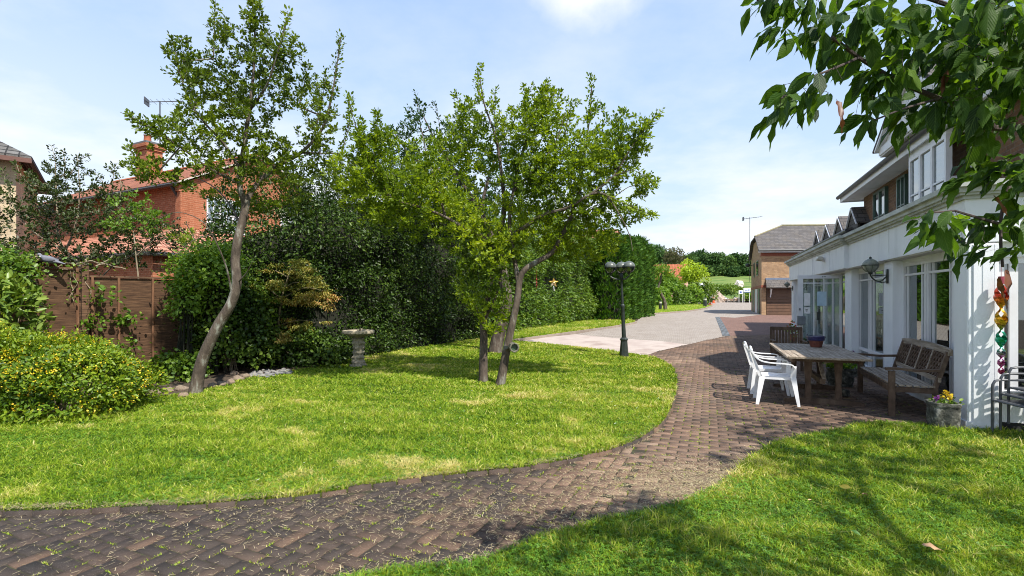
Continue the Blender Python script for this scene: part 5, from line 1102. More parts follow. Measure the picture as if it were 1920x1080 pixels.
# background trees
def round_tree(name, label, cx, cy, zb, h, r, n, L, mat, seed, group=None, blobs=9, trunkr=.25, tb=.4, low=.25, cat='tree', ca=1.0):
    rs = np.random.default_rng(seed); t = thing(name, label, cat, (cx, cy, zb), 0, group); cs = []
    for i in range(blobs):
        a = rs.uniform(0, 2*PI); q = rs.random()**.6; zz = h*(low+(1-low)*rs.uniform(.15, .82)); rr = r*(.62-.0*q)*rs.uniform(.6, 1.0)
        lim = r*(1-((zz/h-.5)/.62)**2)**.5 if abs(zz/h-.5) < .6 else r*.3
        cs.append((math.cos(a)*q*lim*.65, math.sin(a)*q*lim*.65, zz, min(rr, h-zz+.1, r)))
    cs.append((0, 0, h*.62, r*.62)); pos = []; nr = []; tt = []
    for (x, y, z, rr) in cs:
        m = n//len(cs); q = unit(rs.normal(0, 1, (m, 3))); q[:, 2] = np.where(q[:, 2] < -.5, -q[:, 2], q[:, 2]); rad = rr*(1-rs.random((m, 1))**2*.35); pos.append(np.array([cx+x, cy+y, zb+z])+q*rad*np.array([1, 1, .85])+rs.normal(0, L*.4, (m, 3))); nr.append(q+np.array([0, 0, .3])); tt.append(tb+rs.normal(0, .13, m)+rs.normal(0, .08))
    pos = np.concatenate(pos); nr = np.concatenate(nr); d = unit(nr*.5+rs.normal(0, .8, pos.shape)); leaves('crown', pos, d, L*rs.uniform(.6, 1.3, len(pos)), .7*ca, mat, t, rs, np.concatenate(tt), nrm=nr)
    mb = MB(); mb.tube([(0, 0, -.3), (trunkr*.3, 0, h*.35), (0, trunkr*.3, h*.7)], [trunkr, trunkr*.7, trunkr*.2], 8)
    for i in range(5): a = i*1.3; mb.tube([(0, 0, h*(.25+.08*i)), (math.cos(a)*r*.35, math.sin(a)*r*.35, h*(.42+.08*i)), (math.cos(a)*r*.6, math.sin(a)*r*.6, h*(.52+.07*i))], [trunkr*.45, trunkr*.25, trunkr*.08], 6)
    mb.build('trunk', bark2, t, smooth=True); return t
ft = [(1185, 468, 30, 150), (1222, 452, 34, 150), (1252, 470, 26, 158), (1310, 468, 26, 180), (1334, 476, 28, 170), (1360, 482, 26, 176), (1386, 477, 30, 178), (1412, 488, 26, 172), (1290, 480, 22, 172), (1440, 480, 30, 180), (1275, 496, 20, 165), (1348, 503, 20, 166), (1400, 504, 22, 164), (1150, 480, 30, 150), (1322, 503, 18, 164), (1374, 507, 18, 163)]
fl_ = ['leftmost dark woodland tree just above the conifers', 'tall rounded woodland tree right above the conifers', 'woodland tree right of the tall rounded one', 'small crowned woodland tree left of the gap in the skyline', 'broad woodland tree in the middle of the far tree line', 'woodland tree right of the middle of the far tree line', 'high crowned woodland tree near the brick garage gable', 'woodland tree whose edge touches the brick garage gable', 'low woodland tree under the dip of the skyline', 'woodland tree hidden behind the garage roof', 'lower front tree at the left end of the meadow top', 'low front tree below the broad middle woodland tree', 'low front tree at the right end of the meadow top', 'woodland tree behind the lamp post globes', 'short front tree at the meadow edge under the skyline gap', 'short front tree between the two low front trees']
for i, (px, pt, rp, Y) in enumerate(ft):
    x = (px-CX)/F*Y; zb = gz(Y); zt = H+(HY-pt)/F*Y; r_ = rp/F*Y*.98; round_tree('woodland_tree', fl_[i], x, Y, zb, zt-zb, r_, 3400, .62, far_leaf, 500+i, 'trees of the far wood', trunkr=.4, tb=.38+.1*((i*7) % 3-1), low=.08)
Yb = 105; round_tree('brown_green_tree', 'broad olive brown tree behind the cottage roof', (1268-CX)/F*Yb, Yb, gz(Yb)-.6, H+(HY-462)/F*Yb-gz(Yb)+.6, 4.2, 5200, .34, brown_leaf, 530, trunkr=.35, tb=.5, low=.1)
Yb = 72; round_tree('lime_green_tree', 'slim lime green young tree on the far lawn', (1297-CX)/F*Yb, Yb, gz(Yb), 6.6, 2.0, 2400, .3, leaf_mat('lime_leaves', [(.12, .22, .01), (.26, .38, .02), (.40, .50, .04)], trans=.4), 531, trunkr=.12, tb=.6, low=.42)
Yb = 46; x_ = (1247-CX)/F*Yb
tree('apple_tree', 'small crooked tree with a bent dark trunk on the far lawn', 'tree', (x_+.1, Yb, gz(Yb)),
 [(LP((1248, 583, Yb), (1246, 566, Yb), (1240, 552, Yb), (1234, 540, Yb), (1238, 528, Yb), (1240, 515, Yb)), .20, .08), (LP((1234, 540, Yb), (1222, 532, Yb), (1212, 528, Yb)), .06, .02), (LP((1240, 515, Yb), (1250, 508, Yb), (1262, 506, Yb)), .05, .02)],
 [(1236, 506, 24, 10, Yb, 1.0), (1222, 520, 16, 12, Yb, .8), (1228, 545, 12, 16, Yb, .7), (1252, 512, 14, 10, Yb, .8), (1222, 560, 12, 12, Yb, .7)], 230, [], bright_leaf, bark2, 110, leafL=.22, per=3, spread=.16, tip=.012, tbase=.5)
for i, (px, py, rx, rz_, Y, mt_, lb) in enumerate(((1232, 560, 24, 22, 62, bright_leaf, 'bright bush at the back left of the far lawn'), (1262, 556, 28, 24, 66, mid_leaf, 'darker bush behind the small crooked tree'), (1290, 558, 26, 20, 70, bright_leaf, 'yellow green bush under the lime green young tree'), (1316, 556, 20, 22, 72, mid_leaf, 'rounded bush at the end of the far lawn by the cones'), (1250, 535, 24, 16, 64, bright_leaf, 'pale bush below the cottage roof'), (1304, 552, 22, 12, 76, mid_leaf, 'bush beyond the far lawn in front of the meadow'))):
    p = P(px, py, Y); r_ = (rx/F*Y, 1.6, rz_/F*Y); bush('far_bush', lb, 'bush', (p.x, p.y, max(p.z, gz(Y)+r_[2]*.6)), r_, 3000, .26, .6, mt_, 540+i, k=5, tb=.45, spread=.14, group='bushes round the far lawn', stems=False)
for i, (px, py, rx, rz_, Y, lb) in enumerate(((1375, 548, 26, 8, 98, 'low green scrub on the bank left of the sign boards'), (1345, 546, 18, 8, 100, 'scrub on the bank above the traffic cones'), (1402, 556, 12, 6, 92, 'small weeds under the sign boards'), (1362, 541, 26, 5, 112, 'strip of scrub higher on the bank'))):
    p = P(px, py, Y); bush('bank_scrub', lb, 'scrub', (p.x, p.y, p.z), (rx/F*Y, 1.5, rz_/F*Y), 1500, .3, .6, bright_leaf if i == 2 else mid_leaf, 560+i, k=4, tb=.5, spread=.2, group='scrub on the bank', stems=False)

# overhanging cherry
def big_leaves(name, pos, d, L, mat, parent, rs, tint, wr=.46):
    n = len(pos); d = unit(d); r = rs.normal(0, .6, (n, 3)); r[:, 2] += 1.0; b = unit(np.cross(r, d)); u = unit(np.cross(d, b))
    st = [(0, .03), (.1, .38), (.25, .82), (.42, 1.0), (.6, .93), (.76, .62), (.88, .27), (1.0, .01)]; m = len(st); V = np.zeros((n, m, 3, 3)); curl = rs.uniform(.05, .5, n)[:, None]; cup = rs.uniform(.05, .35, n)[:, None]; tw = rs.normal(0, .35, n)[:, None]; Lc = L[:, None]; dn = np.array([0, 0, -1.0])
    lu = np.zeros((n, m, 3)); lv = np.zeros((n, m, 3)); per = rs.uniform(0, 6, n)[:, None]
    for i, (s_, w_) in enumerate(st):
        c = pos+d*Lc*(s_-.12*curl*s_*s_)+dn*Lc*curl*s_*s_*.8+u*0; ww = Lc*wr/2*w_; bb = b*np.cos(tw*s_)+u*np.sin(tw*s_); uu = u*np.cos(tw*s_)-b*np.sin(tw*s_)
        wav = np.sin(s_*14+per)*.05*Lc*(w_ > .3)
        V[:, i, 0] = c-bb*ww+uu*(ww*cup*1.6+wav); V[:, i, 1] = c; V[:, i, 2] = c+bb*ww+uu*(ww*cup*1.6-wav); lu[:, i, 0] = -w_; lu[:, i, 2] = w_; lv[:, i, :] = s_
    fs = []
    for i in range(m-1):
        for j in range(2): fs.append((i*3+j, i*3+j+1, (i+1)*3+j+1, (i+1)*3+j))
    fs = np.array(fs); Fc = (fs[None]+np.arange(n)[:, None, None]*m*3).reshape(-1, 4)
    return npmesh(name, V.reshape(-1, 3), Fc, mat, parent, tint=np.repeat(np.clip(tint, 0, 1), len(fs)), pattr={'lu': lu.ravel(), 'lv': lv.ravel()}, smooth=True)
cherry_leaf = leaf_mat('cherry_leaves', [(.016, .042, .010), (.032, .08, .012), (.06, .13, .016), (.10, .185, .022), (.16, .25, .035)], trans=.5, rough=.5, spec=.22, veins=True, tcol=(1.7, 1.6, .4))
rs = np.random.default_rng(111); ch_t = thing('cherry_tree', 'cherry tree whose big pointed leaves overhang the upper right corner', 'tree', (3.55, 1.15, 0)); sk = Skel()
sk.limb([(3.55, 1.15, -.05), (3.5, 1.15, .8), (3.42, 1.2, 1.5), (3.3, 1.25, 2.0)], .17, .12)
for q, r0 in (([(3.3, 1.25, 2.0), (2.7, 1.6, 2.35), tuple(P(1920, 240, 2.2)), tuple(P(1850, 222, 2.15)), tuple(P(1760, 185, 2.1)), tuple(P(1680, 150, 2.05)), tuple(P(1610, 108, 2.0)), tuple(P(1560, 70, 1.95))], .030),
              ([(3.3, 1.25, 2.0), (2.6, 1.9, 2.2), tuple(P(1960, 300, 2.2)), tuple(P(1895, 345, 2.1)), tuple(P(1876, 420, 2.05)), tuple(P(1880, 500, 2.0))], .020),
              ([tuple(P(1876, 420, 2.05)), tuple(P(1840, 410, 2.0)), tuple(P(1790, 395, 1.95)), tuple(P(1735, 400, 1.9))], .007),
              ([tuple(P(1610, 108, 2.0)), tuple(P(1560, 130, 1.9)), tuple(P(1500, 152, 1.85)), tuple(P(1465, 185, 1.85))], .006),
              ([tuple(P(1760, 185, 2.1)), tuple(P(1690, 205, 1.9)), tuple(P(1640, 225, 1.85))], .006),
              ([(3.3, 1.25, 2.0), (2.9, 1.3, 2.8), tuple(P(1900, 60, 2.2)), tuple(P(1780, 10, 2.1)), tuple(P(1640, -30, 2.0)), tuple(P(1500, -40, 1.95)), tuple(P(1420, 0, 1.95))], .022),
              ([(3.3, 1.25, 2.0), (3.2, 1.0, 3.0), (2.6, .6, 3.9), (2.0, .2, 4.6)], .06), ([(3.3, 1.25, 2.0), (3.8, 1.4, 3.2), (4.2, 2.0, 4.2)], .05), ([(3.3, 1.25, 2.0), (4.2, .6, 3.2), (4.8, .0, 4.2)], .05), ([(3.3, 1.25, 2.0), (4.0, 1.7, 3.2), (5.2, 2.5, 4.3), (6.1, 3.3, 4.9)], .06)): sk.limb(q, r0, max(.003, r0*.25))
near = [(1850, 70, 110, 100, 2.1, .35), (1720, 60, 110, 70, 2.05, .3), (1590, 40, 80, 55, 2.0, .22), (1490, 20, 60, 32, 1.95, .18), (1430, 0, 40, 24, 1.95, .12), (1820, 190, 120, 70, 2.1, .3), (1670, 130, 60, 50, 2.0, .22), (1525, 175, 62, 34, 1.87, .15), (1470, 205, 24, 22, 1.85, .1), (1885, 300, 60, 80, 2.1, .3), (1830, 440, 80, 40, 2.0, .2, .6), (1885, 430, 44, 80, 2.05, .25, .6), (1755, 415, 34, 22, 1.9, .1), (1640, 200, 30, 26, 1.85, .1), (1880, 10, 80, 50, 2.3, .3), (1880, 130, 70, 110, 2.4, .3, 1.4)]
tw = sk.attract(blob_pts(near, 640, rs), rs, seg=.06, wob=.15, upw=0, sag=.08)
off = []
for c, r_, n_ in (((2.3, .1, 4.4), (1.0, .9, .8), 45), ((3.4, .9, 3.6), (1.2, 1.0, .9), 60), ((4.9, -.3, 4.2), (1.3, 1.2, .9), 50), ((2.7, .6, 3.0), (.7, .7, .6), 30), ((6.1, 3.3, 4.9), (1.3, 1.3, 1.0), 170), ((5.2, 2.2, 4.6), (1.2, 1.2, .9), 110)): off.append(np.array(c)+unit(rs.normal(0, 1, (n_, 3)))*rs.random((n_, 1))**.4*np.array(r_))  # out-of-view crown, thickened at far right to shade the pilaster and near lawn
tw2 = sk.attract(np.concatenate(off), rs, seg=.2, wob=.12, upw=.2)
sk.mesh('trunk', bark('cherry_bark', (.04, .03, .03), (.07, .05, .045), (.12, .10, .085)), ch_t, tip=.0016, pw=.42)
def cherry_leaves(tw, k0, k1):
    pos = []; dr = []
    for ids in tw:
        pp = sk.p[ids]; m = len(ids)
        for _ in range(rs.integers(k0, k1)):
            t = rs.uniform(.3, 1); x = t*(m-1); i = min(int(x), m-2); f = x-i; c = pp[i]*(1-f)+pp[i+1]*f; ax = unit(pp[i+1]-pp[i]); o = unit(rs.normal(0, 1, 3)); pos.append(c+o*.012); dd = o*.6+ax*.35+np.array([-.35, 0, 0]); dd[2] = dd[2]*.5-rs.uniform(.1, .95); dr.append(dd)
    return np.array(pos), np.array(dr)
p1, d1 = cherry_leaves(tw, 2, 6); p2, d2 = cherry_leaves(tw2, 6, 11)
k = np.abs((p1[:, 0]/np.maximum(p1[:, 1], .1))) < 50
big_leaves('crown', p1, d1, .090*rs.uniform(.5, 1.35, len(p1)), cherry_leaf, ch_t, rs, .35+rs.normal(0, .2, len(p1)))
big_leaves('crown', p2, d2, .13*rs.uniform(.7, 1.3, len(p2)), cherry_leaf, ch_t, rs, .35+rs.normal(0, .2, len(p2)))
dp = np.array([tuple(P(*q)) for q in ((1568, 185, 1.87), (1574, 205, 1.87), (1778, 130, 2.0), (1872, 520, 1.97), (1886, 505, 1.95), (1862, 365, 2.0), (1878, 545, 1.93))]); dead = leaf_mat('dead_leaves', [(.10, .035, .02), (.16, .06, .03)], trans=.15)
big_leaves('dead_leaves', dp, rs.normal(0, .25, dp.shape)+np.array([0, 0, -1.2]), np.full(len(dp), .085), dead, ch_t, rs, rs.random(len(dp)), wr=.3)
# ------------------------------------------------------------------ fence, bird bath, garden things
fn = thing('wooden_fence', 'old brown lapped wooden fence panels behind the soil bed', 'fence', (-7.83, 9.3, 0), math.atan2(.78, .62))
rs = np.random.default_rng(700)
def fpanel(t0, t1, top, nb, bats):
    m = MB()
    for k in range(nb):
        z0 = .12+(top-.16)*k/nb; z1 = z0+(top-.16)/nb+.025; M_ = Matrix.Translation(((t0+t1)/2, 0, (z0+z1)/2)) @ Matrix.Rotation(.17, 4, 'X') @ Matrix.Rotation(rs.normal(0, .004), 4, 'Y'); s_ = MB(M=M_)
        n = 8; L = (t1-t0); vs = []; wv = rs.normal(0, .005, n+1)
        for i in range(n+1):
            x = -L/2+L*i/n
            for (y, z) in ((-.006, -(z1-z0)/2+wv[i]), (.006, -(z1-z0)/2+wv[i]), (.006, (z1-z0)/2), (-.006, (z1-z0)/2)): vs.append((x, y, z))
        fs = [(0, 1, 2, 3), tuple(n*4+j for j in (3, 2, 1, 0))]
        for i in range(n):
            for j in range(4): fs.append((i*4+j, (i+1)*4+j, (i+1)*4+(j+1) % 4, i*4+(j+1) % 4))
        s_.add(vs, fs); m.v += [v for v in s_.v][:0]; o = len(m.v); m.v += s_.v; m.f += [tuple(i+o for i in f) for f in s_.f]
    p = m.build('fence_panel', fence_wood, fn)
    m = MB()
    for b in bats: m.box(b-.019, b+.019, -.055, -.018, .08, top+.0, .003)
    m.build('batten', fence_batten, p)
    m = MB(); m.box(t0, t1, -.05, .03, top-.005, top+.03, .004); m.build('capping', fence_wood, p)
fpanel(-1.95, -.07, 2.13, 13, (-1.9, -1.4, -.95, -.12)); fpanel(-3.9, -2.05, 2.16, 13, (-3.5, -3.0, -2.1))
fpanel(.05, 2.08, 2.0, 12, (.09, .49, 1.04, 1.56, 2.05)); fpanel(2.2, 4.2, 1.95, 12, (2.25, 2.9, 3.5, 4.15)); fpanel(4.3, 6.3, 1.9, 12, (4.4, 5.2, 6.2))
for t_, z in ((-2.0, 2.25), (-.01, 2.22), (2.14, 2.08), (4.25, 2.0)):
    m = MB(); m.box(t_-.05, t_+.05, -.05, .05, -.3, z, .006); m.build('post', fence_wood, fn)
tvine = thing('bare_vine', 'tangle of pale bare stems along the top of the left fence panel', 'vine', (-8.3, 8.7, 0)); m = MB(); vp = []
for k in range(34):
    t_ = rs.uniform(-1.9, .2); t_ = t_ if not -.85 < t_ < -.25 else t_-.8; p0 = Vector((-7.83+.62*t_, 9.3+.78*t_-.04, 2.16+rs.uniform(-.02, .1))); dr_ = rs.choice([-1, 1]); pts = [p0]
    for i in range(5): p0 = p0+Vector((.62*dr_*.1+rs.normal(0, .03), .78*dr_*.1-.01+rs.normal(0, .02), rs.normal(-.01, .05))); pts.append(p0.copy())
    m.tube(catmull(pts, .05), .007 if k % 3 else .012, 4); vp += [tuple(q) for q in pts]
for k in range(9):
    t_ = rs.uniform(-1.6, .05); p0 = Vector((-7.83+.62*t_, 9.3+.78*t_-.07, 2.1)); pts = [p0]
    for i in range(5): p0 = p0+Vector((rs.normal(0, .05), rs.normal(0, .02), -.11)); pts.append(p0.copy())
    m.tube(catmull(pts, .05), .006, 4); vp += [tuple(q) for q in pts]
m.build('stems', bark3, tvine, world=True)
vp = np.array(vp); pos = np.repeat(vp, 4, 0)+rs.normal(0, .05, (len(vp)*4, 3)); pos = pos[rs.random(len(pos)) < .75]; leaves('foliage', pos, rs.normal(0, 1, pos.shape), .06*rs.uniform(.6, 1.2, len(pos)), .8, mid_leaf, tvine, rs, .6+rs.normal(0, .2, len(pos)))
# pigeon
pg = thing('pigeon', 'grey wood pigeon perched on top of the fence facing left', 'bird', (-8.06, 8.82, 2.20), math.radians(12))
m = MB(); sp_ = [(-.185, 0, .158), (-.165, 0, .165), (-.15, 0, .168), (-.13, 0, .162), (-.115, 0, .145), (-.10, 0, .125), (-.06, 0, .10), (-.01, 0, .080), (.05, 0, .066), (.10, 0, .050), (.15, 0, .034), (.20, 0, .020), (.245, 0, .008)]
rd = [.004, .018, .026, .028, .027, .033, .052, .064, .060, .047, .032, .022, .014]
vs = []; fs = []; n = 14
for i, (p, r) in enumerate(zip(sp_, rd)):
    fl = 1.0 if i < 8 else (1.0-.1*(i-7)); wd = 1.0 if i < 9 else 1.0+.18*(i-8)
    for k in range(n): a = 2*PI*k/n; vs.append((p[0]+.35*math.sin(a)*r*(1 if 5 < i < 9 else .2), math.cos(a)*r*wd*.95, p[2]+math.sin(a)*r*max(fl, .35)))
for i in range(len(sp_)-1):
    for k in range(n): fs.append((i*n+k, i*n+(k+1) % n, (i+1)*n+(k+1) % n, (i+1)*n+k))
fs += [tuple(range(n-1, -1, -1)), tuple(range((len(sp_)-1)*n, len(sp_)*n))]; m.add(vs, fs); m.build('body', M('pigeon_feathers', (.11, .12, .15), (.16, .16, .19), scale=14, rough=.8, bs=.2, bscale=60, bd=.003), pg, smooth=True)
for s_ in (-1, 1):
    m = MB(); m.sphere((.03, s_*.050, .075), .07, 12, 8, (1.35, .24, .5)); m.build('wing', M('pigeon_wing', (.09, .09, .115), (.13, .13, .15), scale=30, rough=.8, stretch=(1, 1, 4)), pg, smooth=True)
    m = MB(); m.tube([(-.0, s_*.02, .03), (-.005, s_*.022, 0)], .005, 5)
    for a in (-.5, 0, .5): m.tube([(-.005, s_*.022, .004), (-.04, s_*.022+a*.03, .002)], .003, 4)
    m.build('leg', M('pink_leg', (.4, .15, .15)), pg)
m = MB(); m.tube([(-.183, 0, .160), (-.205, 0, .152), (-.212, 0, .146)], [.007, .005, .001], 6); m.build('beak', M('pigeon_beak', (.5, .3, .15)), pg)
m = MB()
for s_ in (-1, 1): m.sphere((-.118, s_*.022, .132), .014, 8, 6, (1, .5, 1.1))
m.build('neck_patch', M('white_feathers', (.75, .75, .75)), pg)

# bird bath
bb = G(672, 690); t = thing('bird_bath', 'carved stone bird bath on a figured pedestal at the edge of the lawn', 'bird bath', (bb[0], bb[1], gz(bb[1])+.03))
rn = lambda a, z: 1+.13*math.sin(3*a+z*16)+.09*math.sin(5*a-z*23)+.06*math.sin(9*a+z*41)
m = MB(); m.lathe([(.001, 0), (.19, 0), (.20, .02), (.19, .05), (.15, .06), (.145, .085), (.10, .09)], n=28); m.build('base', stone, t, smooth=True)
m = MB(); pr = [(.138-.025*math.sin(PI*i/30)+.014*math.sin(i*1.1), .085+.55*i/30) for i in range(31)]; m.lathe(pr, n=40, fn=rn); m.build('pedestal', stone, t, smooth=True)
m = MB(); m.lathe([(.08, .62), (.13, .66), (.22, .695), (.30, .72), (.335, .745)], n=40)
m.lathe([(.335, .742), (.348, .748), (.352, .78), (.345, .805), (.325, .812), (.305, .808), (.28, .775), (.001, .755)], n=48, fn=lambda a, z: 1+(.012*math.sin(a*22) if .745 < z < .80 else 0)); m.build('bowl', stone, t, smooth=True)
bt = thing('stone_bird', 'tiny stone bird figure with spread wings in the bird bath bowl', 'figurine', (bb[0]+.02, bb[1], gz(bb[1])+.78)); m = MB(); m.tube([(-.055, 0, .03), (-.02, 0, .045), (.03, 0, .04), (.07, 0, .03)], [.008, .022, .02, .005], 8); m.tube([(-.02, 0, .045), (-.05, 0, .085), (-.07, 0, .085)], [.014, .012, .002], 7); m.tube([(0, 0, -.01), (0, 0, .04)], .012, 6)
for s_ in (-1, 1): m.prism([(-.01, s_*.015, .05), (.04, s_*.015, .05), (.06, s_*.05, .10), (.02, s_*.045, .10)], (0, s_*.006, .004))
m.build('figure', stone, bt, smooth=True)
# edging stones and pebbles
sl_ = ['biggest pale stone right beside the yellow shrub', 'pale stone second from the yellow shrub', 'flat tan stone left of the leaning trunk', 'stone touching the left side of the leaning trunk', 'stone just right of the leaning trunk', 'tan stone half way along the bed edge', 'pinkish stone before the bend of the bed edge', 'large flat stone at the bend of the bed', 'last grey stone by the pebbles', 'small upright stone behind the bend of the bed']
for i, (px, py) in enumerate(((292, 741), (316, 737), (340, 733), (344, 746), (398, 727), (415, 724), (432, 720), (446, 713), (459, 708), (440, 703))):
    g_ = G(px, py+4); t = thing('edging_stone', sl_[i], 'stone', (g_[0], g_[1], gz(g_[1])+.04), rs.uniform(0, 3), 'stones edging the soil bed'); m = MB(); sd_ = i*1.3
    m.sphere((0, 0, .025), .10, 14, 9, (1.05, .75, .62), fn=lambda q: 1+.12*math.sin(q.x*4+sd_)+.1*math.sin(q.y*5-sd_*2)+.06*math.sin(q.z*9+q.x*7)); m.build('stone', M('sand_stone_%d' % i, (.24-.02*(i % 3), .17, .12), (.17, .125, .09), scale=14, rough=.95, bs=.7, c3=(.32, .26, .20)), t, smooth=True)
m = MB(); 
for i in range(110):
    px = rs.uniform(468, 545); g_ = G(px, 709-(px-462)*.09+rs.normal(0, 3)); r_ = rs.uniform(.02, .05); m.sphere((g_[0], g_[1], gz(g_[1])+.055+rs.random()*.02), r_, 7, 5, (1.2, 1, .6))
o = m.build('pebbles', M('grey_pebbles', (.10, .10, .11), (.22, .21, .19), scale=6, rough=.8, c3=(.07, .08, .11)), smooth=True); tag(o, 'heap of grey and white pebbles at the foot of the small maple', 'pebbles', kind='stuff')
m = MB(); m.sphere((0, 0, 0), .13, 14, 9, (1.2, .8, .8), fn=lambda q: 1+.1*math.sin(q.x*5)); g_ = G(80, 775); t = thing('boulder', 'dark mossy stone under the yellow shrub', 'stone', (g_[0], g_[1]-.05, .08)); m.build('stone', dark_stone, t, smooth=True)

# lamp post with three globes
lp = G(1170, 672); lt = thing('lamp_post', 'tall dark green cast lamp post with three globe lights standing at the lawn edge', 'lamp post', (lp[0], lp[1], gz(lp[1])-.01))
m = MB(); m.lathe([(.001, 0), (.135, 0), (.135, .04), (.12, .05), (.085, .46), (.10, .47), (.105, .50), (.07, .54)], n=8); m.build('base', black_metal, lt)
tilt = lambda z: (-.075*(z-.5)/1.7, 0, z)
m = MB(); m.tube([tilt(z) for z in (.52, .9, 1.28, 1.30, 1.34, 1.37, 1.38, 1.8, 2.0, 2.02, 2.10, 2.16)], [.055, .05, .045, .052, .056, .050, .035, .030, .028, .045, .05, .03], 14); m.build('pole', black_metal, lt, smooth=True)
hx, _, hz = tilt(2.12)
for a, R_ in ((2.85, .27), (-.5, .20), (1.3, .12)):
    dx, dy = math.cos(a), math.sin(a); m = MB(); m.tube(catmull([(hx, 0, hz-.12), (hx+dx*R_*.5, dy*R_*.5, hz-.10), (hx+dx*R_, dy*R_, hz-.03), (hx+dx*R_, dy*R_, hz+.05)], .03), .015, 8); ar = m.build('arm', black_metal, lt, smooth=True)
    c = (hx+dx*R_, dy*R_, hz+.20); r = .145
    m = MB(); m.lathe([(.03, -.15), (.08, -.125), (.12, -.08), (.143, -.02), (.145, .0), (.001, .001)], c, 20); m.build('globe', glass_mat('clear_globe', (.8, .82, .8), .12), lt, smooth=True)
    m = MB(); m.lathe([(.150, .0), (.146, .04), (.125, .085), (.085, .122), (.03, .14), (.001, .143)], c, 20); m.build('lamp_shade', M('weathered_globe_top', (.12, .135, .12), (.07, .08, .07), scale=10, rough=.35, bs=.08), lt, smooth=True)
    m = MB(); m.lathe([(.154, -.012), (.154, .008), (.147, .008), (.147, -.012)], c, 20); m.lathe([(.02, -.20), (.045, -.16), (.05, -.135), (.02, -.12)], c, 12); m.lathe([(.02, .14), (.012, .155), (.015, .165), (.001, .175)], c, 8)
    for k in range(8):
        b = k*PI/4; m.tube([(c[0]+math.cos(b)*q*1.03, c[1]+math.sin(b)*q*1.03, c[2]+z) for q, z in ((.03, -.15), (.08, -.127), (.12, -.082), (.148, -.01))], .005, 4)
    m.build('cage', black_metal, lt, smooth=True)
# bollards
def bollard(px, py, h, r, body, top, label):
    g_ = G(px, py); t = thing('bollard_light', label, 'bollard', (g_[0], g_[1], gz(g_[1])+.04)); m = MB(); m.lathe([(.001, -.1), (r, -.1), (r, h*.72), (r*.9, h*.72)], n=16); m.build('body', body, t, smooth=True)
    m = MB(); m.lathe([(r*.88, h*.72), (r*.88, h*.92), (.001, h*.92)], n=16); m.build('lens', top, t, smooth=True); m = MB(); m.lathe([(.001, h*.92), (r*1.05, h*.92), (r*1.05, h*.97), (r*.6, h), (.001, h)], n=16); m.build('cap', body, t, smooth=True)
cream = M('cream_lens', (.55, .55, .42), (.48, .48, .38), rough=.4)
bollard(1141, 600, .72, .085, M('blue_bollard', (.06, .11, .22), (.05, .09, .17), rough=.5), cream, 'blue bollard light with cream lens on the grass strip behind the lamp post')
bollard(1238, 582.5, .85, .14, black_metal, cream, 'black bollard light with cream band on the far lawn near the small crooked tree')
bollard(1322, 576, 1.05, .2, black_metal, cream, 'black bollard light at the far tip of the far lawn beside the cones')

# ------------------------------------------------------------------ terrace furniture
c1_, s1_ = math.cos(ANG), math.sin(ANG)
tb = thing('garden_table', 'long weathered slatted teak table with trestle legs on the terrace', 'table', (5.02, 8.45, 0), ANG)
TL, TW, TH = 1.24, .54, .745
m = MB(); nb = 10
for half in (0, 1):
    for k in range(nb):
        x0 = (-TL+.07) if half == 0 else .008; x1 = -.008 if half == 0 else TL-.07; y0 = -TW+.075+(2*TW-.15)*k/nb; m.box(x0, x1, y0+.004, y0+(2*TW-.15)/nb-.004, TH-.024, TH+rs.normal(0, .0012), .002)
for a in (-TL, TL-.072): m.box(a, a+.072, -TW+.02, TW-.02, TH-.03, TH+.002, .005)
for a in (-TW, TW-.072): m.box(-TL+.03, TL-.03, a, a+.072, TH-.031, TH+.003, .005)
m.build('tabletop', teak, tb)
m = MB()
for a in (-TW+.09, TW-.13): m.box(-TL+.15, TL-.15, a, a+.04, TH-.10, TH-.03)
for a in (-.95, -.02, .93): m.box(a, a+.04, -TW+.13, TW-.13, TH-.095, TH-.032)
m.build('frame', teak_dark, tb); m = MB(); m.box(-.78, .78, -.035, .035, .30, .38); m.build('stretcher', teak_dark, tb)
for a in (-.80, .62):
    m = MB(); m.prism([(a-.04, -TW+.0, 0), (a-.04, TW-.0, 0), (a-.04, TW-.02, .06), (a-.04, .3, .085), (a-.04, -.3, .085), (a-.04, -TW+.02, .06)], (.08, 0, 0)); foot = m.build('foot', teak_dark, tb)
    for s_ in (-1, 1):
        m = MB(); m.prism([(a-.028, s_*.20-.045, .085), (a-.028, s_*.20+.045, .085), (a-.028, s_*.20+.032, .3), (a-.028, s_*.20+.055, TH-.1), (a-.028, s_*.20-.055, TH-.1), (a-.028, s_*.20-.032, .3)], (.056, 0, 0)); m.build('leg', teak_dark, tb)
    m = MB(); m.bar((a+.03, -.02, .36), (a+(.42 if a < 0 else -.42), -.02, TH-.10), .05, .05); m.build('brace', teak, tb)
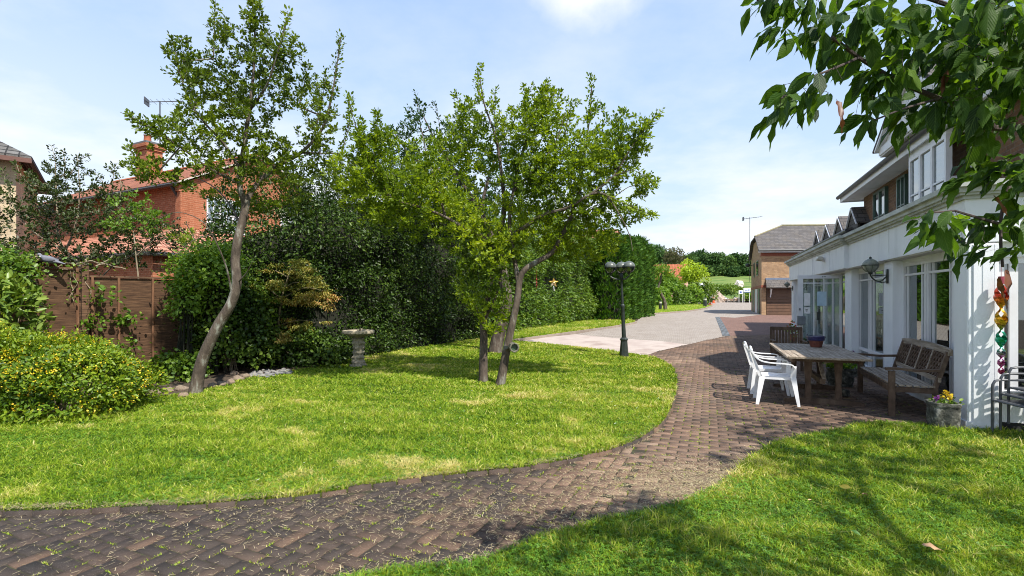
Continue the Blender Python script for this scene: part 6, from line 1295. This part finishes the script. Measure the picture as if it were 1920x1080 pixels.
# plastic chairs (local +x is the front)
def plastic_chair(loc, rz, label):
    t = thing('plastic_chair', label, 'chair', loc, rz, 'white plastic chairs at the table')
    n = 10
    def shell(fn_, nu, nv, th, nm, nrm):
        vs = []; fs = []
        for i in range(nu+1):
            for j in range(nv+1): p = Vector(fn_(i/nu, j/nv)); vs += [p, p+Vector(nrm)*th]
        ix = lambda i, j, k: (i*(nv+1)+j)*2+k
        for i in range(nu):
            for j in range(nv): fs += [(ix(i,j,0), ix(i+1,j,0), ix(i+1,j+1,0), ix(i,j+1,0)), (ix(i,j,1), ix(i,j+1,1), ix(i+1,j+1,1), ix(i+1,j,1))]
        for i in range(nu): fs += [(ix(i,0,0), ix(i,0,1), ix(i+1,0,1), ix(i+1,0,0)), (ix(i,nv,0), ix(i+1,nv,0), ix(i+1,nv,1), ix(i,nv,1))]
        for j in range(nv): fs += [(ix(0,j,0), ix(0,j+1,0), ix(0,j+1,1), ix(0,j,1)), (ix(nu,j,0), ix(nu,j,1), ix(nu,j+1,1), ix(nu,j+1,0))]
        mm = MB(); mm.add(vs, fs); return mm.build(nm, plastic, t, smooth=True)
    shell(lambda u, v: (-.20+.44*u, (-.225+.45*v)*(1-.06*(1-u)), .432-.018*math.sin(PI*u)-.012*math.sin(PI*v)-.02*max(0, u-.85)*6*.3), 12, 10, -.006, 'seat', (0, 0, 1))
    m = MB(); m.box(-.20, .235, -.232, -.218, .385, .43); m.box(-.20, .235, .218, .232, .385, .43); m.box(.222, .235, -.218, .218, .39, .428); m.build('seat_rim', plastic, t)
    for k in range(7):
        y = -.18+.06*k; m = MB(); vs = []
        for i in range(9): f = i/8; vs.append((-.20-.12*f-.03*f*f, y*(1+.12*f), .43+.36*f))
        if k == 0: sl2 = MB()
        for a, b in zip(vs[:-1], vs[1:]): sl2.bar(a, b, .038, .006, up=(1, 0, .3))
    sl2.build('backrest', plastic, t)
    m = MB(); top = [(-.345, y, .80+.045*math.cos(y/.27*PI/2)) for y in np.linspace(-.25, .25, 11)]
    m.tube(top, [.018]*11, 8)
    m.build('back_rail', plastic, t, smooth=True)
    for s_ in (-1, 1):
        m = MB(); arm = catmull([(-.345, s_*.25, .80), (-.30, s_*.262, .73), (-.22, s_*.275, .665), (-.08, s_*.285, .638), (.10, s_*.285, .632), (.20, s_*.28, .615), (.235, s_*.275, .57)], .03)
        for a, b in zip(arm[:-1], arm[1:]): m.bar(a, b, .045, .016)
        m.bar((-.235, s_*.245, .43), (-.345, s_*.25, .80), .03, .018, up=(0, 1, 0)); m.build('armrest', plastic, t)
        m = MB()
        def taper(a, b, wa, wb, da, db):
            a = Vector(a); b = Vector(b); vs = []
            for p, w_, d_ in ((a, wa, da), (b, wb, db)): vs += [p+Vector((-w_/2, -d_/2, 0)), p+Vector((w_/2, -d_/2, 0)), p+Vector((w_/2, d_/2, 0)), p+Vector((-w_/2, d_/2, 0))]
            m.add(vs, [(3, 2, 1, 0), (4, 5, 6, 7), (0, 1, 5, 4), (1, 2, 6, 5), (2, 3, 7, 6), (3, 0, 4, 7)])
        taper((.285, s_*.275, 0), (.215, s_*.245, .43), .038, .075, .022, .03); taper((.215, s_*.245, .43), (.225, s_*.272, .60), .075, .06, .02, .018); m.build('leg', plastic, t)
        m = MB(); taper((-.27, s_*.265, 0), (-.20, s_*.235, .43), .045, .085, .022, .03); m.build('leg', plastic, t)
    return t
rchair = math.atan2(RV.y, RV.x)
plastic_chair((4.06, 7.82, 0), rchair, 'white plastic armchair nearest the camera at the left of the table')
plastic_chair((4.36, 8.66, 0), rchair+.03, 'white plastic armchair behind the nearer one, at the left of the table')
# wooden armchair at the far end of the table
wc = thing('wooden_armchair', 'dark slatted wooden armchair at the far end of the table', 'chair', (5.86, 10.75, .05), ANG+PI)
for s_ in (-1, 1):
    m = MB(); m.bar((-.25, s_*.29, 0), (-.33, s_*.29, .92), .05, .05); m.build('leg', teak_dark, wc)
    m = MB(); m.box(.22, .27, s_*.29-.025, s_*.29+.025, 0, .64, .004); m.build('leg', teak_dark, wc)
    m = MB(); m.box(-.32, .30, s_*.29-.03, s_*.29+.03, .64, .67, .006); m.build('armrest', teak_dark, wc)
m = MB(); m.bar((-.335, -.31, .90), (-.335, .31, .90), .03, .07); m.bar((-.29, -.27, .50), (-.29, .27, .50), .03, .05)
for k in range(9): y = -.24+.06*k; m.bar((-.29, y, .50), (-.33, y, .88), .012, .038, up=(0, 1, 0))
m.build('backrest', teak_dark, wc); m = MB()
for k in range(7): m.box(-.26+.075*k, -.20+.075*k, -.27, .27, .42, .44, .003)
m.box(.20, .24, -.28, .28, .36, .42); m.build('seat', teak_dark, wc)
# bench
F1 = Vector((5.12, 6.87, 0)); ax = Vector((.405, .914, 0)).normalized(); ba = math.atan2(ax.y, ax.x); BL = 1.98
bn = thing('garden_bench', 'weathered wooden bench with four carved lattice back panels facing the table', 'bench', F1, ba)
# local x along the bench, local -y toward the back (into the building)
def by(v): return -v
for x in (0.03, BL-.03):
    m = MB(); m.box(x-.032, x+.032, by(.03)-.035, by(.03)+.035, 0, .62, .004); m.build('leg', teak_dark, bn)
    m = MB(); m.bar((x, by(.50), 0), (x, by(.50), .42), .055, .055); m.bar((x, by(.50), .42), (x, by(.64), .90), .055, .05); m.build('leg', teak_dark, bn)
    m = MB(); ap_ = catmull([(x, by(-.04), .645), (x, by(.06), .655), (x, by(.30), .64), (x, by(.56), .655)], .04)
    for a, b in zip(ap_[:-1], ap_[1:]): m.bar(a, b, .075, .032)
    m.build('armrest', teak_dark, bn); m = MB(); m.box(x-.02, x+.02, by(.50), by(.03), .34, .41); m.build('rail', teak_dark, bn)
m = MB()
for k in range(6): y = .02+.082*k; m.box(.0, BL, by(y+.065), by(y), .415+.006*abs(k-2.5)*.5, .438+.006*abs(k-2.5)*.5, .003)
m.build('seat', teak, bn)
m = MB(); m.box(0, BL, by(.04), by(.015), .33, .412, .004); m.build('rail', teak_dark, bn)
bk = lambda x, h, o=0: Vector((x, by(.508+.29*(h-.42)*1.0+o), h))
m = MB(); n = 16
for i in range(n):
    x0, x1 = -.03+(BL+.06)*i/n, -.03+(BL+.06)*(i+1)/n; z0 = .895+.035*math.sin(PI*i/n)**.6; z1 = .895+.035*math.sin(PI*(i+1)/n)**.6 if i < n-1 else .895; m.bar(bk(x0, z0), bk(x1, z1), .045, .085)
m.build('top_rail', teak, bn); m = MB(); m.bar(bk(0, .53), bk(BL, .53), .035, .06); m.build('rail', teak, bn)
for k in range(4):
    m = MB(); xa, xb = .06+(BL-.12)*k/4+.03, .06+(BL-.12)*(k+1)/4-.03; zb_, zt_ = .56, .87
    for q in (xa, xb): m.bar(bk(q, zb_), bk(q, zt_), .022, .035, up=(0, 1, 0))
    nx_ = 4
    for i in range(-2, nx_+3):
        for sg in (1, -1):
            u0 = xa+(xb-xa)*(i/nx_); u1 = u0+sg*(xb-xa)*.62; pts = []
            for f in np.linspace(0, 1, 9):
                xx = u0+(u1-u0)*f
                if xa <= xx <= xb: pts.append(bk(xx, zb_+(zt_-zb_)*f, .002*sg))
            for a, b in zip(pts[:-1], pts[1:]): m.bar(a, b, .016, .020, up=(0, 1, 0))
    m.build('lattice_panel', teak_dark if k % 2 else teak_dark, bn)
    if k: m = MB(); q = .06+(BL-.12)*k/4; m.bar(bk(q, .53), bk(q, .90), .04, .045, up=(0, 1, 0)); m.build('post', teak, bn)
# little block on the paving
t = thing('brick_block', 'small dark block lying on the paving by the table foot', 'block', (G(1584, 744)[0], G(1584, 744)[1], .01), .4); m = MB(); m.box(-.05, .05, -.05, .05, 0, .10, .008); m.box(-.035, .035, -.035, .035, .10, .108, .004); m.build('block', dark_stone, t)

# planters
flow_m = leaf_mat('pansy_petals', [(.55, .42, .03), (.7, .5, .03), (.18, .03, .22), (.5, .05, .03)], trans=.2, tcol=(1, 1, 1))
def planter(loc, R, h, rz, label, plant, cols=None, seed=0, nl=160, L=.05):
    t = thing('stone_planter', label, 'planter', loc, rz, 'carved stone planters'); n = 48; mb = MB(); vs = []; fs = []; rows = 26
    for i in range(rows+1):
        z = h*i/rows
        for k in range(n):
            a = 2*PI*k/n; e = 5.0; rr = (abs(math.cos(a))**e+abs(math.sin(a))**e)**(-1/e)*(.90+.08*(z/h)); rel = 0
            if .12 < z/h < .84:
                rel = .13*max(0, math.sin(a*6+.6*math.sin(z/h*7)))*math.sin(PI*(z/h-.12)/.72)+.05*math.sin(a*13+z/h*17)*math.cos(z/h*21+a*4)
            elif z/h >= .88: rel = .06
            elif z/h < .08: rel = .03
            vs.append((R*(rr+rel)*math.cos(a), R*(rr+rel)*math.sin(a), z))
    for k in range(n): a = 2*PI*k/n; rr = (abs(math.cos(a))**5+abs(math.sin(a))**5)**(-.2)*.85; vs.append((R*rr*math.cos(a), R*rr*math.sin(a), h))
    for k in range(n): a = 2*PI*k/n; rr = (abs(math.cos(a))**5+abs(math.sin(a))**5)**(-.2)*.82; vs.append((R*rr*math.cos(a), R*rr*math.sin(a), h-.05))
    for i in range(rows+2):
        for k in range(n): fs.append((i*n+k, i*n+(k+1) % n, (i+1)*n+(k+1) % n, (i+1)*n+k))
    fs.append(tuple(range(n-1, -1, -1))); mb.add(vs, fs); mb.build('pot', dark_stone, t, smooth=True)
    m = MB(); m.lathe([(.001, h-.045), (R*.8, h-.045), (R*.8, h-.06)], n=16); m.build('compost', soil, t)
    r2 = np.random.default_rng(seed); pt = thing('potted_plant', plant, 'plant', (loc[0], loc[1], loc[2]+h-.04)); q = r2.normal(0, 1, (nl, 3))*np.array([R*.42, R*.42, .02]); q[:, 2] = abs(q[:, 2])+.0
    d = r2.normal(0, 1, (nl, 3)); d[:, 2] = abs(d[:, 2])+.5; pos = q+np.array(pt.location); leaves('foliage', pos+d*.02, d, L*r2.uniform(.6, 1.3, nl), .55, bright_leaf, pt, r2, r2.random(nl), droop=.2)
    if cols:
        m = MB()
        for (dx, dy, dz, c) in cols:
            pos = np.repeat(np.array([[loc[0]+dx, loc[1]+dy, loc[2]+h+dz]]), 9, 0)+r2.normal(0, .008, (9, 3)); dd = r2.normal(0, 1, (9, 3)); dd[:, 1] -= .4; leaves('flower', pos, dd, np.full(9, .034), 1.0, flow_m, pt, r2, np.full(9, c))
    return t
planter((5.26, 6.18, 0), .145, .34, ANG, 'square carved stone planter with cherub relief standing by the front white pilaster', 'yellow and purple pansies in the carved planter by the front pilaster', [(-.08, -.08, .09, .2), (-.03, -.06, .12, .25), (.0, -.1, .08, .3), (-.12, -.05, .06, .66), (-.02, -.11, .05, .1), (.03, -.03, .1, .2), (-.09, .0, .04, .7)], 1, 70, .05)
planter((6.02, 9.3, .01), .20, .33, ANG, 'carved stone planter behind the far end of the bench', 'leafy green bedding plants in the planter behind the bench', [(-.1, 0, .08, 1.0)], 2, 240, .09)
planter((6.95, 10.4, .03), .22, .32, ANG, 'carved stone planter between the table and the white wall', 'blue and orange flowered plant in the planter behind the table', [(.05, 0, .16, .66), (-.06, 0, .18, .7), (.12, 0, .05, 1.0), (.0, -.1, .06, 1.0)], 3, 160, .06)
g_ = G(1572, 686); t = thing('stone_trough', 'small yellowish stone trough on the paving beyond the table', 'trough', (g_[0], g_[1]+.3, gz(g_[1])), ANG); m = MB(); m.box(-.14, .14, -.17, .17, 0, .14, .012); m.box(-.11, .11, -.14, .14, .14, .15, .004); m.build('trough', M('yellow_stone', (.38, .28, .13), (.3, .22, .1), scale=9, rough=.95, bs=.6), t)
tp = thing('flower_pot', 'terracotta pot with dark blue glazed rim standing on the table', 'pot', (5.37, 8.95, TH+.003))
m = MB(); m.lathe([(.001, 0), (.085, 0), (.09, .01), (.118, .115)], n=28); m.build('pot', M('terracotta_pot', (.17, .055, .035), (.12, .04, .03), scale=14, rough=.6, c3=(.3, .22, .18), lo=.5, hi=.72), tp, smooth=True)
m = MB(); m.lathe([(.118, .113), (.135, .118), (.15, .175), (.152, .19), (.138, .192), (.125, .14), (.001, .13)], n=28); m.build('rim', M('blue_glaze', (.02, .02, .075), (.035, .03, .10), scale=20, rough=.2, spec=.6), tp, smooth=True)
# red geranium by the far pilaster
p = G(1487, 640); t = thing('geranium', 'small red flowered geranium peeping up beyond the wooden armchair', 'plant', (p[0], p[1], gz(p[1]))); r2 = np.random.default_rng(4); q = r2.normal(0, 1, (90, 3))*np.array([.12, .12, .12])+np.array([p[0], p[1], gz(p[1])+.35]); leaves('foliage', q, r2.normal(0, 1, q.shape), np.full(90, .08), .8, bright_leaf, t, r2, r2.random(90)); q = r2.normal(0, 1, (26, 3))*np.array([.10, .10, .04])+np.array([p[0], p[1], gz(p[1])+.56]); leaves('flowers', q, r2.normal(0, 1, q.shape), np.full(26, .05), 1.0, leaf_mat('geranium_petals', [(.6, .04, .02), (.7, .12, .03)], trans=.1, tcol=(1, 1, 1)), t, r2, r2.random(26)); m = MB(); m.lathe([(.001, 0), (.1, 0), (.13, .22), (.14, .24), (.001, .23)], n=14); m.build('pot', M('clay_pot', (.3, .12, .07)), t, smooth=True)
# stacked metal armchairs at the right edge
def metal_chair(loc, rz):
    t = thing('metal_chair', 'x', 'chair', loc, rz, 'stack of grey metal garden chairs')
    for s_ in (-1, 1):
        m = MB(); m.tube(catmull([(.27, s_*.27, 0), (.27, s_*.27, .40), (.265, s_*.27, .60), (.24, s_*.27, .645), (.18, s_*.27, .655), (-.05, s_*.27, .655), (-.24, s_*.27, .655)], .04), .014, 8); m.build('arm_and_leg', grey_metal, t, smooth=True)
        m = MB(); m.tube([(-.30, s_*.24, 0), (-.22, s_*.24, .42), (-.30, s_*.24, .88)], .013, 8); m.build('leg', grey_metal, t, smooth=True)
    m = MB(); m.tube([(.265, -.27, .42), (.265, .27, .42)], .012, 6); m.tube([(-.22, -.24, .42), (-.22, .24, .42)], .012, 6); m.tube([(-.30, -.24, .88), (-.30, .24, .88)], .013, 6)
    for s_ in (-1, 1): m.tube([(.265, s_*.27, .42), (-.22, s_*.24, .42)], .012, 6)
    m.build('frame', grey_metal, t, smooth=True)
    m = MB(); m.box(-.2, .25, -.235, .235, .425, .432)
    for k in range(8): m.bar((-.232, -.21+.06*k, .45), (-.295, -.21+.06*k, .87), .004, .03, up=(0, 1, 0))
    m.build('sling', grey_metal, t); return t
mc = metal_chair((5.83, 5.60, 0), PI-.1); lbs = ['lowest grey metal chair of the stack at the right edge', 'grey metal chair resting on the lowest one of the stack', 'third grey metal chair up in the stack', 'topmost grey metal chair of the stack at the right edge']; mc['label'] = lbs[0]
for k in range(1, 3):
    c_ = copy_tree(mc); c_.location = (5.83+.085*k, 5.60-.01*k, .075*k); c_['label'] = lbs[k] if k < 2 else lbs[3]
# foil spinner hanging by the pilaster
sp0 = W(uF-.10, .30); st = thing('hanging_spinner', 'shiny rainbow coloured twisted foil spinner hanging in front of the pilaster', 'wind spinner', (sp0.x, sp0.y, 2.26))
def spin_mat():
    T_ = NT('rainbow_foil'); tc_ = T_.n('ShaderNodeTexCoord'); s__ = T_.n('ShaderNodeSeparateXYZ'); T_.l(tc_.outputs['Object'], s__.inputs[0]); f_ = math_(T_, 'DIVIDE', math_(T_, 'ADD', s__.outputs[2], 1.6), 1.15)
    c_ = ramp(T_, f_, [(0.0, (.45, .04, .10)), (.22, (.40, .10, .30)), (.32, (.02, .45, .28)), (.48, (.02, .30, .16)), (.58, (.75, .42, .03)), (.72, (.80, .40, .03)), (.85, (.60, .06, .03))])
    n_ = noise(T_, tc_.outputs['Object'], 60, 3); return finish(T_, mixc(T_, .5, c_, mixc(T_, 1.0, c_, ramp(T_, n_, [(.4, (.25, .25, .25)), (.6, (1.5, 1.5, 1.5))]), 'MULTIPLY')), .22, n_, .4, .003, .85, .5)
m = MB(); z = -.54; lob = [.29, .25, .21, .125, .105, .09]; wds = [.070, .062, .055, .044, .038, .032]
for ph0 in (0, PI):
    vs = []; z = -.48; 
    for Lb, wd in zip(lob, wds):
        for i in range(14):
            f = i/14; r_ = wd*max(.12, math.sin(PI*f))**.75; a = ph0+PI*f*1.0+lob.index(Lb)*PI
            vs.append([(r_*math.cos(a+.5+k*2.1)*(.97 if k else 1), r_*math.sin(a+.5+k*2.1), z-Lb*f) for k in (0, .5, 1)])
        z -= Lb
    fl2 = [p for r in vs for p in r]+[(p[0]*.93, p[1]*.93, p[2]) for r in vs for p in r]; nn = len(vs)*3; fs = []
    for i in range(len(vs)-1):
        for k in range(2): a = i*3+k; fs += [(a, a+1, a+4, a+3), (nn+a, nn+a+3, nn+a+4, nn+a+1)]
    m.add(fl2, fs)
m.build('spiral', spin_mat(), st, smooth=True)
m = MB(); m.tube([(0, 0, 0), (0, 0, -.5)], .003, 5); m.tube([(0, 0, -.40), (0, 0, -.49)], .028, 8); m.build('cord', M('spinner_cord', (.25, .04, .06)), st)
# ornaments in the middle tree
q = P(1038, 530, 9.3); t = thing('star_ornament', 'gold and red star ornament hanging from the right tree of the pair', 'ornament', (q.x, q.y, q.z)); m = MB(); ptsa = [(math.sin(k*PI/5)*(.095 if k % 2 == 0 else .040), math.cos(k*PI/5)*(.095 if k % 2 == 0 else .040)) for k in range(10)]
vs = [(x, 0, y) for x, y in ptsa]+[(0, -.022, 0), (0, .022, 0)]; m.add(vs, [(k, (k+1) % 10, 10) for k in range(10)]+[((k+1) % 10, k, 11) for k in range(10)]); m.build('star', M('gold_red_foil', (.75, .55, .12), (.6, .33, .07), scale=9, rough=.3, metal=.6, c3=(.7, .7, .65)), t); m = MB(); m.tube([(0, 0, .09), (0, 0, .42)], .0025, 4); m.build('cord', black_metal, t); m = MB(); m.bar((.0, 0, -.06), (.01, 0, -.15), .06, .01); m.build('tail', white_frame, t)
q = P(1006, 530, 9.3); t = thing('red_ornament', 'thin red string ornament hanging left of the star', 'ornament', (q.x, q.y, q.z)); m = MB(); m.tube([(0, 0, .3), (0, 0, -.1)], .0025, 4)
for z in (0, -.05, .06): m.sphere((0, 0, z), .016, 8, 6, (1, 1, 1.4))
m.build('string', M('red_beads', (.25, .03, .02), rough=.4), t)
q = P(963, 651, 9.02); t = thing('bird_feeder', 'octagonal dark framed box fixed low on the right trunk of the pair', 'feeder', (q.x, q.y, q.z), .2); m = MB(M=Matrix.Rotation(PI/2, 4, 'X')); m.lathe([(.001, -.10), (.078, -.10), (.09, -.08), (.09, .08), (.078, .085), (.065, .08), (.06, .02), (.001, .02)], n=8); m.build('casing', M('weathered_grey_box', (.09, .085, .06), (.16, .155, .12), scale=14, rough=.8), t)
m = MB(M=Matrix.Rotation(PI/2, 4, 'X')); m.lathe([(.001, .022), (.058, .022), (.058, .03), (.001, .03)], n=8); m.build('front', M('green_panel', (.06, .10, .06), rough=.3), t); m = MB(); m.bar((-.10, .03, 0), (-.16, .06, -.01), .04, .05); m.build('bracket', black_metal, t)
# fallen leaves
fm = leaf_mat('fallen_leaf', [(.60, .48, .08), (.62, .35, .20), (.10, .22, .04)], trans=.2, tcol=(1, 1, .7))
for i, (px, py, L_, c_, a_, lb) in enumerate(((1584, 932, .085, 0, 2.6, 'yellow fallen leaf in the middle of the near lawn'), (1622, 946, .07, .5, .4, 'peach coloured curled leaf just right of the yellow leaf'), (1752, 1050, .13, .55, -.3, 'long pinkish curled leaf near the bottom right corner'), (1762, 1070, .07, .05, -1.0, 'yellow leaf touching the long pinkish leaf'), (1840, 881, .05, .0, .2, 'small yellow leaf on the shaded grass near the pilaster'), (1606, 1022, .06, 1, -.8, 'green fallen leaf on the near lawn below the yellow leaf'), (1790, 1052, .06, 1, 0, 'green fallen leaf right of the long pinkish leaf'), (1518, 957, .03, .5, 0, 'tiny orange petal on the near lawn'), (1446, 1078, .03, 0, 0, 'tiny yellow petal at the bottom edge of the near lawn'))):
    g_ = G(px, py); t = thing('fallen_leaf', lb, 'leaf', (g_[0], g_[1], gz(g_[1])+.05), 0, 'fallen leaves on the near lawn'); big_leaves('leaf', np.array([[g_[0]-math.cos(a_)*L_/2, g_[1]-math.sin(a_)*L_/2, gz(g_[1])+.085]]), np.array([[math.cos(a_), math.sin(a_), .05]]), np.array([L_]), fm, t, np.random.default_rng(i+40), np.array([c_]), wr=.42)

# ------------------------------------------------------------------ far end of the drive
cone_m = M('orange_cone', (.75, .10, .02), (.65, .08, .02), rough=.5); cone_w = M('cone_sleeve', (.75, .75, .72), rough=.5)
def cone(loc, h, label):
    t = thing('traffic_cone', label, 'traffic cone', loc, 0, 'traffic cones at the end of the drive'); m = MB(); m.box(-h*.27, h*.27, -h*.27, h*.27, 0, h*.06, .01); m.build('foot', cone_m, t); m = MB(); m.lathe([(h*.2, h*.06), (h*.04, h), (.001, h)], n=14); m.build('cone', cone_m, t, smooth=True)
    m = MB(); m.lathe([(h*.142, h*.45), (h*.095, h*.72), (h*.09, h*.72), (h*.13, h*.45)], n=14); m.build('sleeve', cone_w, t, smooth=True)
g_ = G(1331, 568.5); cone(((1331-CX)/F*72, 72, gz(72)), .95, 'orange traffic cone beside the tip of the far lawn, the nearer one'); cone(((1338-CX)/F*84, 84, gz(84)), 1.05, 'orange and white traffic cone further off, right of the nearer cone')
t = thing('timber_post', 'pale timber post at the back of the far lawn', 'post', ((1305-CX)/F*70, 70, gz(70))); m = MB(); m.box(-.12, .12, -.12, .12, -.1, 1.7, .02); m.build('post', M('pale_post', (.3, .26, .16), rough=.9), t)
t = thing('small_tree_stake', 'thin grey post beside the black bollard at the tip of the far lawn', 'post', ((1328-CX)/F*74, 74, gz(74))); m = MB(); m.tube([(0, 0, -.1), (0, 0, 3.2)], .06, 8); m.build('post', M('grey_post', (.4, .42, .4)), t)
def sign(px, Y, z0, w_, h_, label, seed):
    t = thing('sign_board', label, 'sign', ((px-CX)/F*Y, Y, gz(Y))); m = MB(); m.box(-w_/2, w_/2, -.03, .03, z0, z0+h_, .01); m.build('board', M('white_board', (.8, .82, .86), rough=.4), t)
    for s_ in (-.4, .4): m = MB(); m.box(s_*w_-.04, s_*w_+.04, .031, .09, -.2, z0+h_); m.build('post', M('white_post', (.6, .6, .6)), t)
    m = MB()
    if seed == 0: m.lathe([(.001, 0), (.17, 0), (.17, .01), (.001, .01)], (0, 0, 0), 16); m.v = [(x, -.031-z, y+z0+h_*.5) for x, y, z in m.v]
    else: m.box(-w_/2+.02, w_/2-.02, -.045, -.031, z0+.02, z0+.14); m.box(-.35, .1, -.04, -.031, z0+h_*.45, z0+h_*.62); m.box(.2, .45, -.04, -.031, z0+h_*.45, z0+h_*.7)
    m.build('print', M('blue_print', (.03, .08, .35)), t)
sign(1389, 90, 1.55, .75, .62, 'small white sign board with a blue disc at the building site', 0); sign(1400.5, 88, 1.8, 1.2, .75, 'larger white sign board with blue lower stripe at the building site', 1)
rub = M('rubble', (.32, .24, .19), (.42, .34, .28), scale=1.6, rough=.95, bs=1, bd=.1, bscale=6, c3=(.2, .15, .12))
def mound(px, py, rx, h, Y, mat, label, cat='rubble heap', nm='rubble_heap'):
    t = thing(nm, label, cat, ((px-CX)/F*Y, Y, gz(Y)-.1)); m = MB(); sd_ = px; m.sphere((0, 0, 0), 1, 26, 14, (rx/F*Y, rx/F*Y*.6, h), fn=lambda q: 1+.10*math.sin(q.x*7+sd_)+.08*math.sin(q.y*9+q.z*6)+.05*math.sin(q.x*19+q.z*15)); m.build('heap', mat, t, smooth=False)
mound(1346, 560, 13, 2.0, 93, rub, 'pinkish grey rubble heap behind the traffic cones'); mound(1383, 561, 12, .9, 94, rub, 'low heap of rubble below the sign boards')
pale = M('pale_boulder', (.62, .56, .50), (.5, .45, .4), scale=1.5, rough=.9, bs=.8, bd=.05)
mound(1386, 530, 9, 1.4, 130, pale, 'large pale boulder on the meadow bank', 'boulder', 'boulder'); mound(1317, 528, 8, 1.6, 120, M('white_sheeting', (.7, .7, .72), rough=.6), 'white covered heap above the far lawn bushes', 'heap', 'covered_heap'); mound(1362, 537, 8, .7, 118, pale, 'flat pale rock on the bank in the middle', 'boulder', 'boulder')
mound(1380, 551, 5, .8, 97, M('grey_white_bags', (.6, .62, .65), rough=.6), 'pale grey heap left of the sign boards', 'heap', 'covered_heap')
t = thing('parked_car', 'low white car parked at the end of the drive behind the cones', 'car', ((1346-CX)/F*95.5, 95.5, gz(95.5)-.1), .1)
m = MB(); m.prism([(-2.0, -.8, .25), (2.0, -.8, .25), (2.05, -.8, .6), (1.4, -.8, .8), (.8, -.8, 1.2), (-.7, -.8, 1.25), (-1.4, -.8, .85), (-2.0, -.8, .75)], (0, 1.6, 0)); m.build('body', M('white_car_paint', (.75, .75, .77), rough=.2, bs=.0), t)
m = MB(); m.prism([(-1.2, -.81, .85), (1.2, -.81, .85), (.75, -.81, 1.13), (-.65, -.81, 1.17)], (0, .005, 0)); m.build('window', glass_dark, t)
for x in (-1.25, 1.25): m = MB(); m.tube([(x, -.83, .3), (x, -.6, .3)], .3, 14); m.build('wheel', black_metal, t)
t = thing('low_fence', 'long low brown timber barrier across the end of the drive', 'barrier', (37.5, 92.5, gz(92.5))); m = MB()
m.box(-3.2, 6.8, -.05, .05, .35, .62); m.build('rail', M('brown_rail', (.26, .17, .11), (.2, .13, .09), scale=1.5), t)
m = MB(); m.box(-3.2, 6.8, .06, .12, 0, .3); m.build('kick_board', M('grey_board', (.12, .11, .1)), t)
for k in range(9): m = MB(); m.box(-3.2+1.22*k, -3.05+1.22*k, -.12, -.052, -.1, .8); m.build('post', M('grey_post', (.22, .2, .18)), t)
